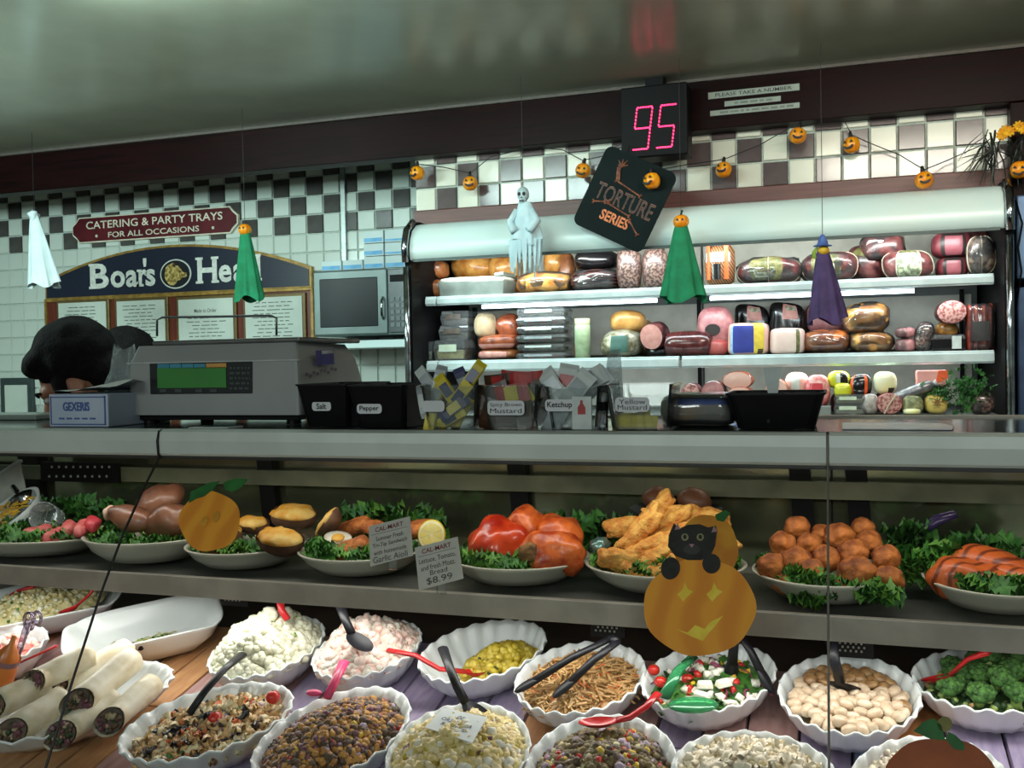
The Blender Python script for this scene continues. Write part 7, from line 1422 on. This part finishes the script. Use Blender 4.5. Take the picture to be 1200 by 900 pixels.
obj('label', MB().box((0, -.053, h_*.42), (w_*.62, .002, h_*.42)), m_drk, t); obj('film', MB().sup(w_/2, .055, h_/2, .4, .5, 24, 12, nz=.05, nf=30, M=T(0, 0, h_/2), off=.03), m_film2, t, smooth=True)

# ---- lower deck
G4 = 'cut sausages on the lower deck'
YL = 4.04
sa, sb = at(786, 476, YL), at(974, 476, YL)
obj('deck_step', MB().box2((sa.x, 4.0, 1.186), (sb.x, 4.58, sa.z)), m_coolin, cooler, bev=.003, W=True)
endface('mottled dark sausage end low at the far side of the lower deck', 'sausage', 797, 449, 821, 476, YL, m_sface, m_ham, group=G4); endface('pink bologna with its cut face outward, beside two stacked pieces', 'bologna', 821, 446, 850, 476, YL, m_hamp, m_ham, group=G4)
endface('square pinkish ham loaf, upper of two behind the tray', 'ham_loaf', 846, 435, 882, 457, YL+.02, m_pinkm, m_redh, cat='ham', group='ham loaves'); endface('round ham loaf, lower of two behind the tray', 'ham_loaf', 850, 453, 884, 476, YL, m_pinkm, m_redh, cat='ham', group='ham loaves')
endface('peach coloured sausage end behind the black tray', 'sausage', 896, 444, 924, 476, YL, m_pinkm, m_turkd, group=G4); meat('white-tied pink sausage behind the black tray', 'sausage', 919, 436, 948, 466, YL+.04, m_pinkm, seed=41, lab=[(-110, -80, -20, 50, m_whf)], group=G4, cat='sausage'); meat('plain dark roast supporting the white-tied sausage', 'roast', 922, 464, 946, 476, YL+.04, m_ham, sa.z, seed=42, cat='roast'); meat('bright red ended sausage next to the white-tied one', 'sausage', 943, 439, 973, 476, YL, mat('red_casing', (190, 70, 76), .3, c2=(214, 160, 156), ns=40), seed=43, lab=[(-125, -70, -60, 20, mat('bright_red', (200, 44, 56), .3))], group=G4, cat='sausage')
G5 = 'wrapped cheese balls'
m_yb = mat('lime_yellow_wrap', (206, 208, 50), .3, c2=(186, 190, 36), ns=10, coat=.3); m_wy = mat('pale_yellow_wrap', (222, 222, 150), .3, c2=(236, 236, 210), ns=10, coat=.3)
for z0 in (0,): pass
meat('lime yellow ball with a black patch, upper one', 'wrapped_ball', 970, 435, 996, 456, YL+.02, m_yb, seed=44, lab=[(-85, -40, -20, 60, m_blkw), (-100, -86, -10, 40, m_whf)], cat='cheese', group=G5); meat('lime yellow ball, lower one', 'wrapped_ball', 977, 449, 999, 468, YL-.01, m_yb, seed=45, cat='cheese', group=G5); meat('black ball with orange stripes', 'wrapped_ball', 994, 438, 1022, 466, YL, m_blkw, seed=46, lab=[(-140, -122, -60, 60, m_oran), (-72, -54, -60, 60, m_oran)], cat='cheese', group=G5); meat('pale yellow ball with a white shine and dark base', 'wrapped_ball', 1024, 435, 1052, 462, YL, m_wy, seed=47, lab=[(-80, -40, -60, -20, m_drk)], cat='cheese', group=G5)
for x0, x1, lb in ((972, 998, 'dark wrapped piece holding up the lime yellow balls'), (998, 1024, 'dark wrapped piece under the striped ball'), (1024, 1052, 'dark wrapped piece under the pale yellow ball')): meat(lb, 'wrapped_meat', x0, 460, x1, 488, YL+.05, m_ham, ZL, seed=x0, group='dark pieces on the lower deck')
for y0, y1, z, lb in ((462, 474, None, 'pale wedge in a clear box, upper of two'), (473, 487, ZL, 'pale wedge in a clear box, lower of two')): clam(lb, 977, y0, 1014, y1, 3.99, z, (mat('pale_cheese', (220, 216, 180), .5, c2=(206, 200, 160), ns=20), m_grl), 'boxed cheese wedges', .10)
meat('crumpled clear bag beside the boxed wedges', 'plastic_bag', 1009, 462, 1030, 486, 3.99, mat('cloudy_bag', (150, 140, 136), .3, c2=(190, 184, 180), ns=50), ZL, nz=.3, seed=48, cat='bag'); endface('tied salami with its marbled face outward at the deck front', 'salami', 1027, 461, 1058, 487, 3.99, m_sface, m_hamp, ZL, cat='salami', twine=True)
meat('green mottled ball at the deck front', 'wrapped_ball', 1057, 463, 1083, 487, 3.99, mat('green_mottle', (150, 150, 110), .5, c2=(96, 104, 70), ns=60), ZL, seed=49, cat='cheese', group=G5); meat('small white dome in front of the green mottled ball', 'wrapped_ball', 1058, 479, 1080, 487, 3.965, m_wy, ZL, seed=50, cat='cheese', group=G5)
t = meat('yellow ball with a brown star print at the deck front', 'wrapped_ball', 1084, 462, 1112, 487, 3.99, mat('buff_yellow_wrap', (214, 190, 110), .35, c2=(200, 172, 90), ns=20), ZL, seed=51, cat='cheese', group=G5)
st = []
for k in range(16): rr = .022 if k % 2 == 0 else .007; st.append((rr*cos(pi*k/8), rr*sin(pi*k/8)))
obj('star_print', MB().prism(st, .002, 0, T(0, -.056, .048) @ FRONT), mat('brown_star', (130, 90, 40), .5), t)
cx, w_, zb, h_ = span(1050, 448, 1092, 470, YL); t = thing('foil_tube', 'silver wrapped tube lying aslant above the tied salami', 'tube', (cx, YL, zb)); p0, p1 = at(1046, 468, YL)-V(t.location), at(1094, 450, YL)-V(t.location); obj('wrapper', MB().tube([p0, p0*.95+p1*.05, p0*.1+p1*.9, p1], [.012, .022, .022, .012], 14), mat('silver_wrap', (160, 162, 166), .3, .5, c2=(120, 120, 126), ns=40), t, smooth=True); obj('twist_end', MB().tube([p1, p1+(p1-p0)*.08], [.008, .016], 10), m_silv, t, smooth=True)
meat('dark sausages under the silver tube', 'sausage', 1048, 466, 1070, 487, YL+.06, m_ham, ZL, seed=52, cat='sausage')
cx, w_, zb, h_ = span(1074, 434, 1110, 452, YL+.05); t = thing('ham_box', 'flat pink box with a red corner above the parsley', 'box', (cx, YL+.08, zb)); obj('box_body', MB().box((0, 0, h_/2), (w_, .10, h_)), mat('pink_box', (222, 160, 152), .4, c2=(210, 146, 140), ns=10), t, bev=.004); obj('red_corner', MB().add([(w_*.1, -.052, h_*.1), (w_*.5, -.052, h_*.5), (w_*.5, -.052, h_), (w_*.2, -.052, h_)], [(0, 1, 2, 3)]), m_oran, t)
meat('dark green wrapped block under the flat pink box', 'wrapped_block', 1076, 452, 1110, 487, YL+.06, mat('dark_green_wrap', (40, 56, 38), .4), ZL, seed=53, e=(.4, .4))
m_par = mat('parsley', (52, 116, 44), .55, c2=(28, 78, 30), ns=60)
def parsley(label, px, py, n, rx, rz, seed):
    random.seed(seed); c = at(px, py, 4.02); t = thing('parsley_bunch', label, 'parsley', (c.x, c.y, ZL), 'parsley bunches'); mb = MB()
    for i in range(n):
        p = V((c.x+random.gauss(0, rx), c.y+random.gauss(0, .02), c.z+random.gauss(0, rz))); n_ = 5; vs = [p]; R_ = rotm(); s = random.uniform(.010, .017)
        for k in range(10): th = 2*pi*k/10; vs.append(p+(R_ @ V((s*(1 if k % 2 else .5)*cos(th), s*(1 if k % 2 else .5)*sin(th), .002*(-1)**k))))
        mb.add(vs, [(0, 1+k, 1+(k+1) % 10) for k in range(10)])
    obj('leaves', mb, m_par, t, kind='stuff', W=True); mb = MB()
    for i in range(12): a = V((c.x+random.gauss(0, rx*.3), c.y, ZL+.004)); mb.tube([a, V((c.x+random.gauss(0, rx), c.y+random.gauss(0, .015), c.z+random.uniform(-.02, .03)))], .0016, 4)
    obj('stems', mb, mat('parsley_stem', (96, 140, 70), .5), t, kind='stuff', W=True)
parsley('small parsley bunch under the pink box', 1102, 462, 70, .022, .020, 1); parsley('large parsley bunch near the chrome edge', 1136, 458, 190, .036, .034, 2)
meat('film-wrapped brown piece in the corner below the parsley', 'wrapped_meat', 1138, 460, 1167, 487, 4.0, m_salami, ZL, seed=54, film=True)
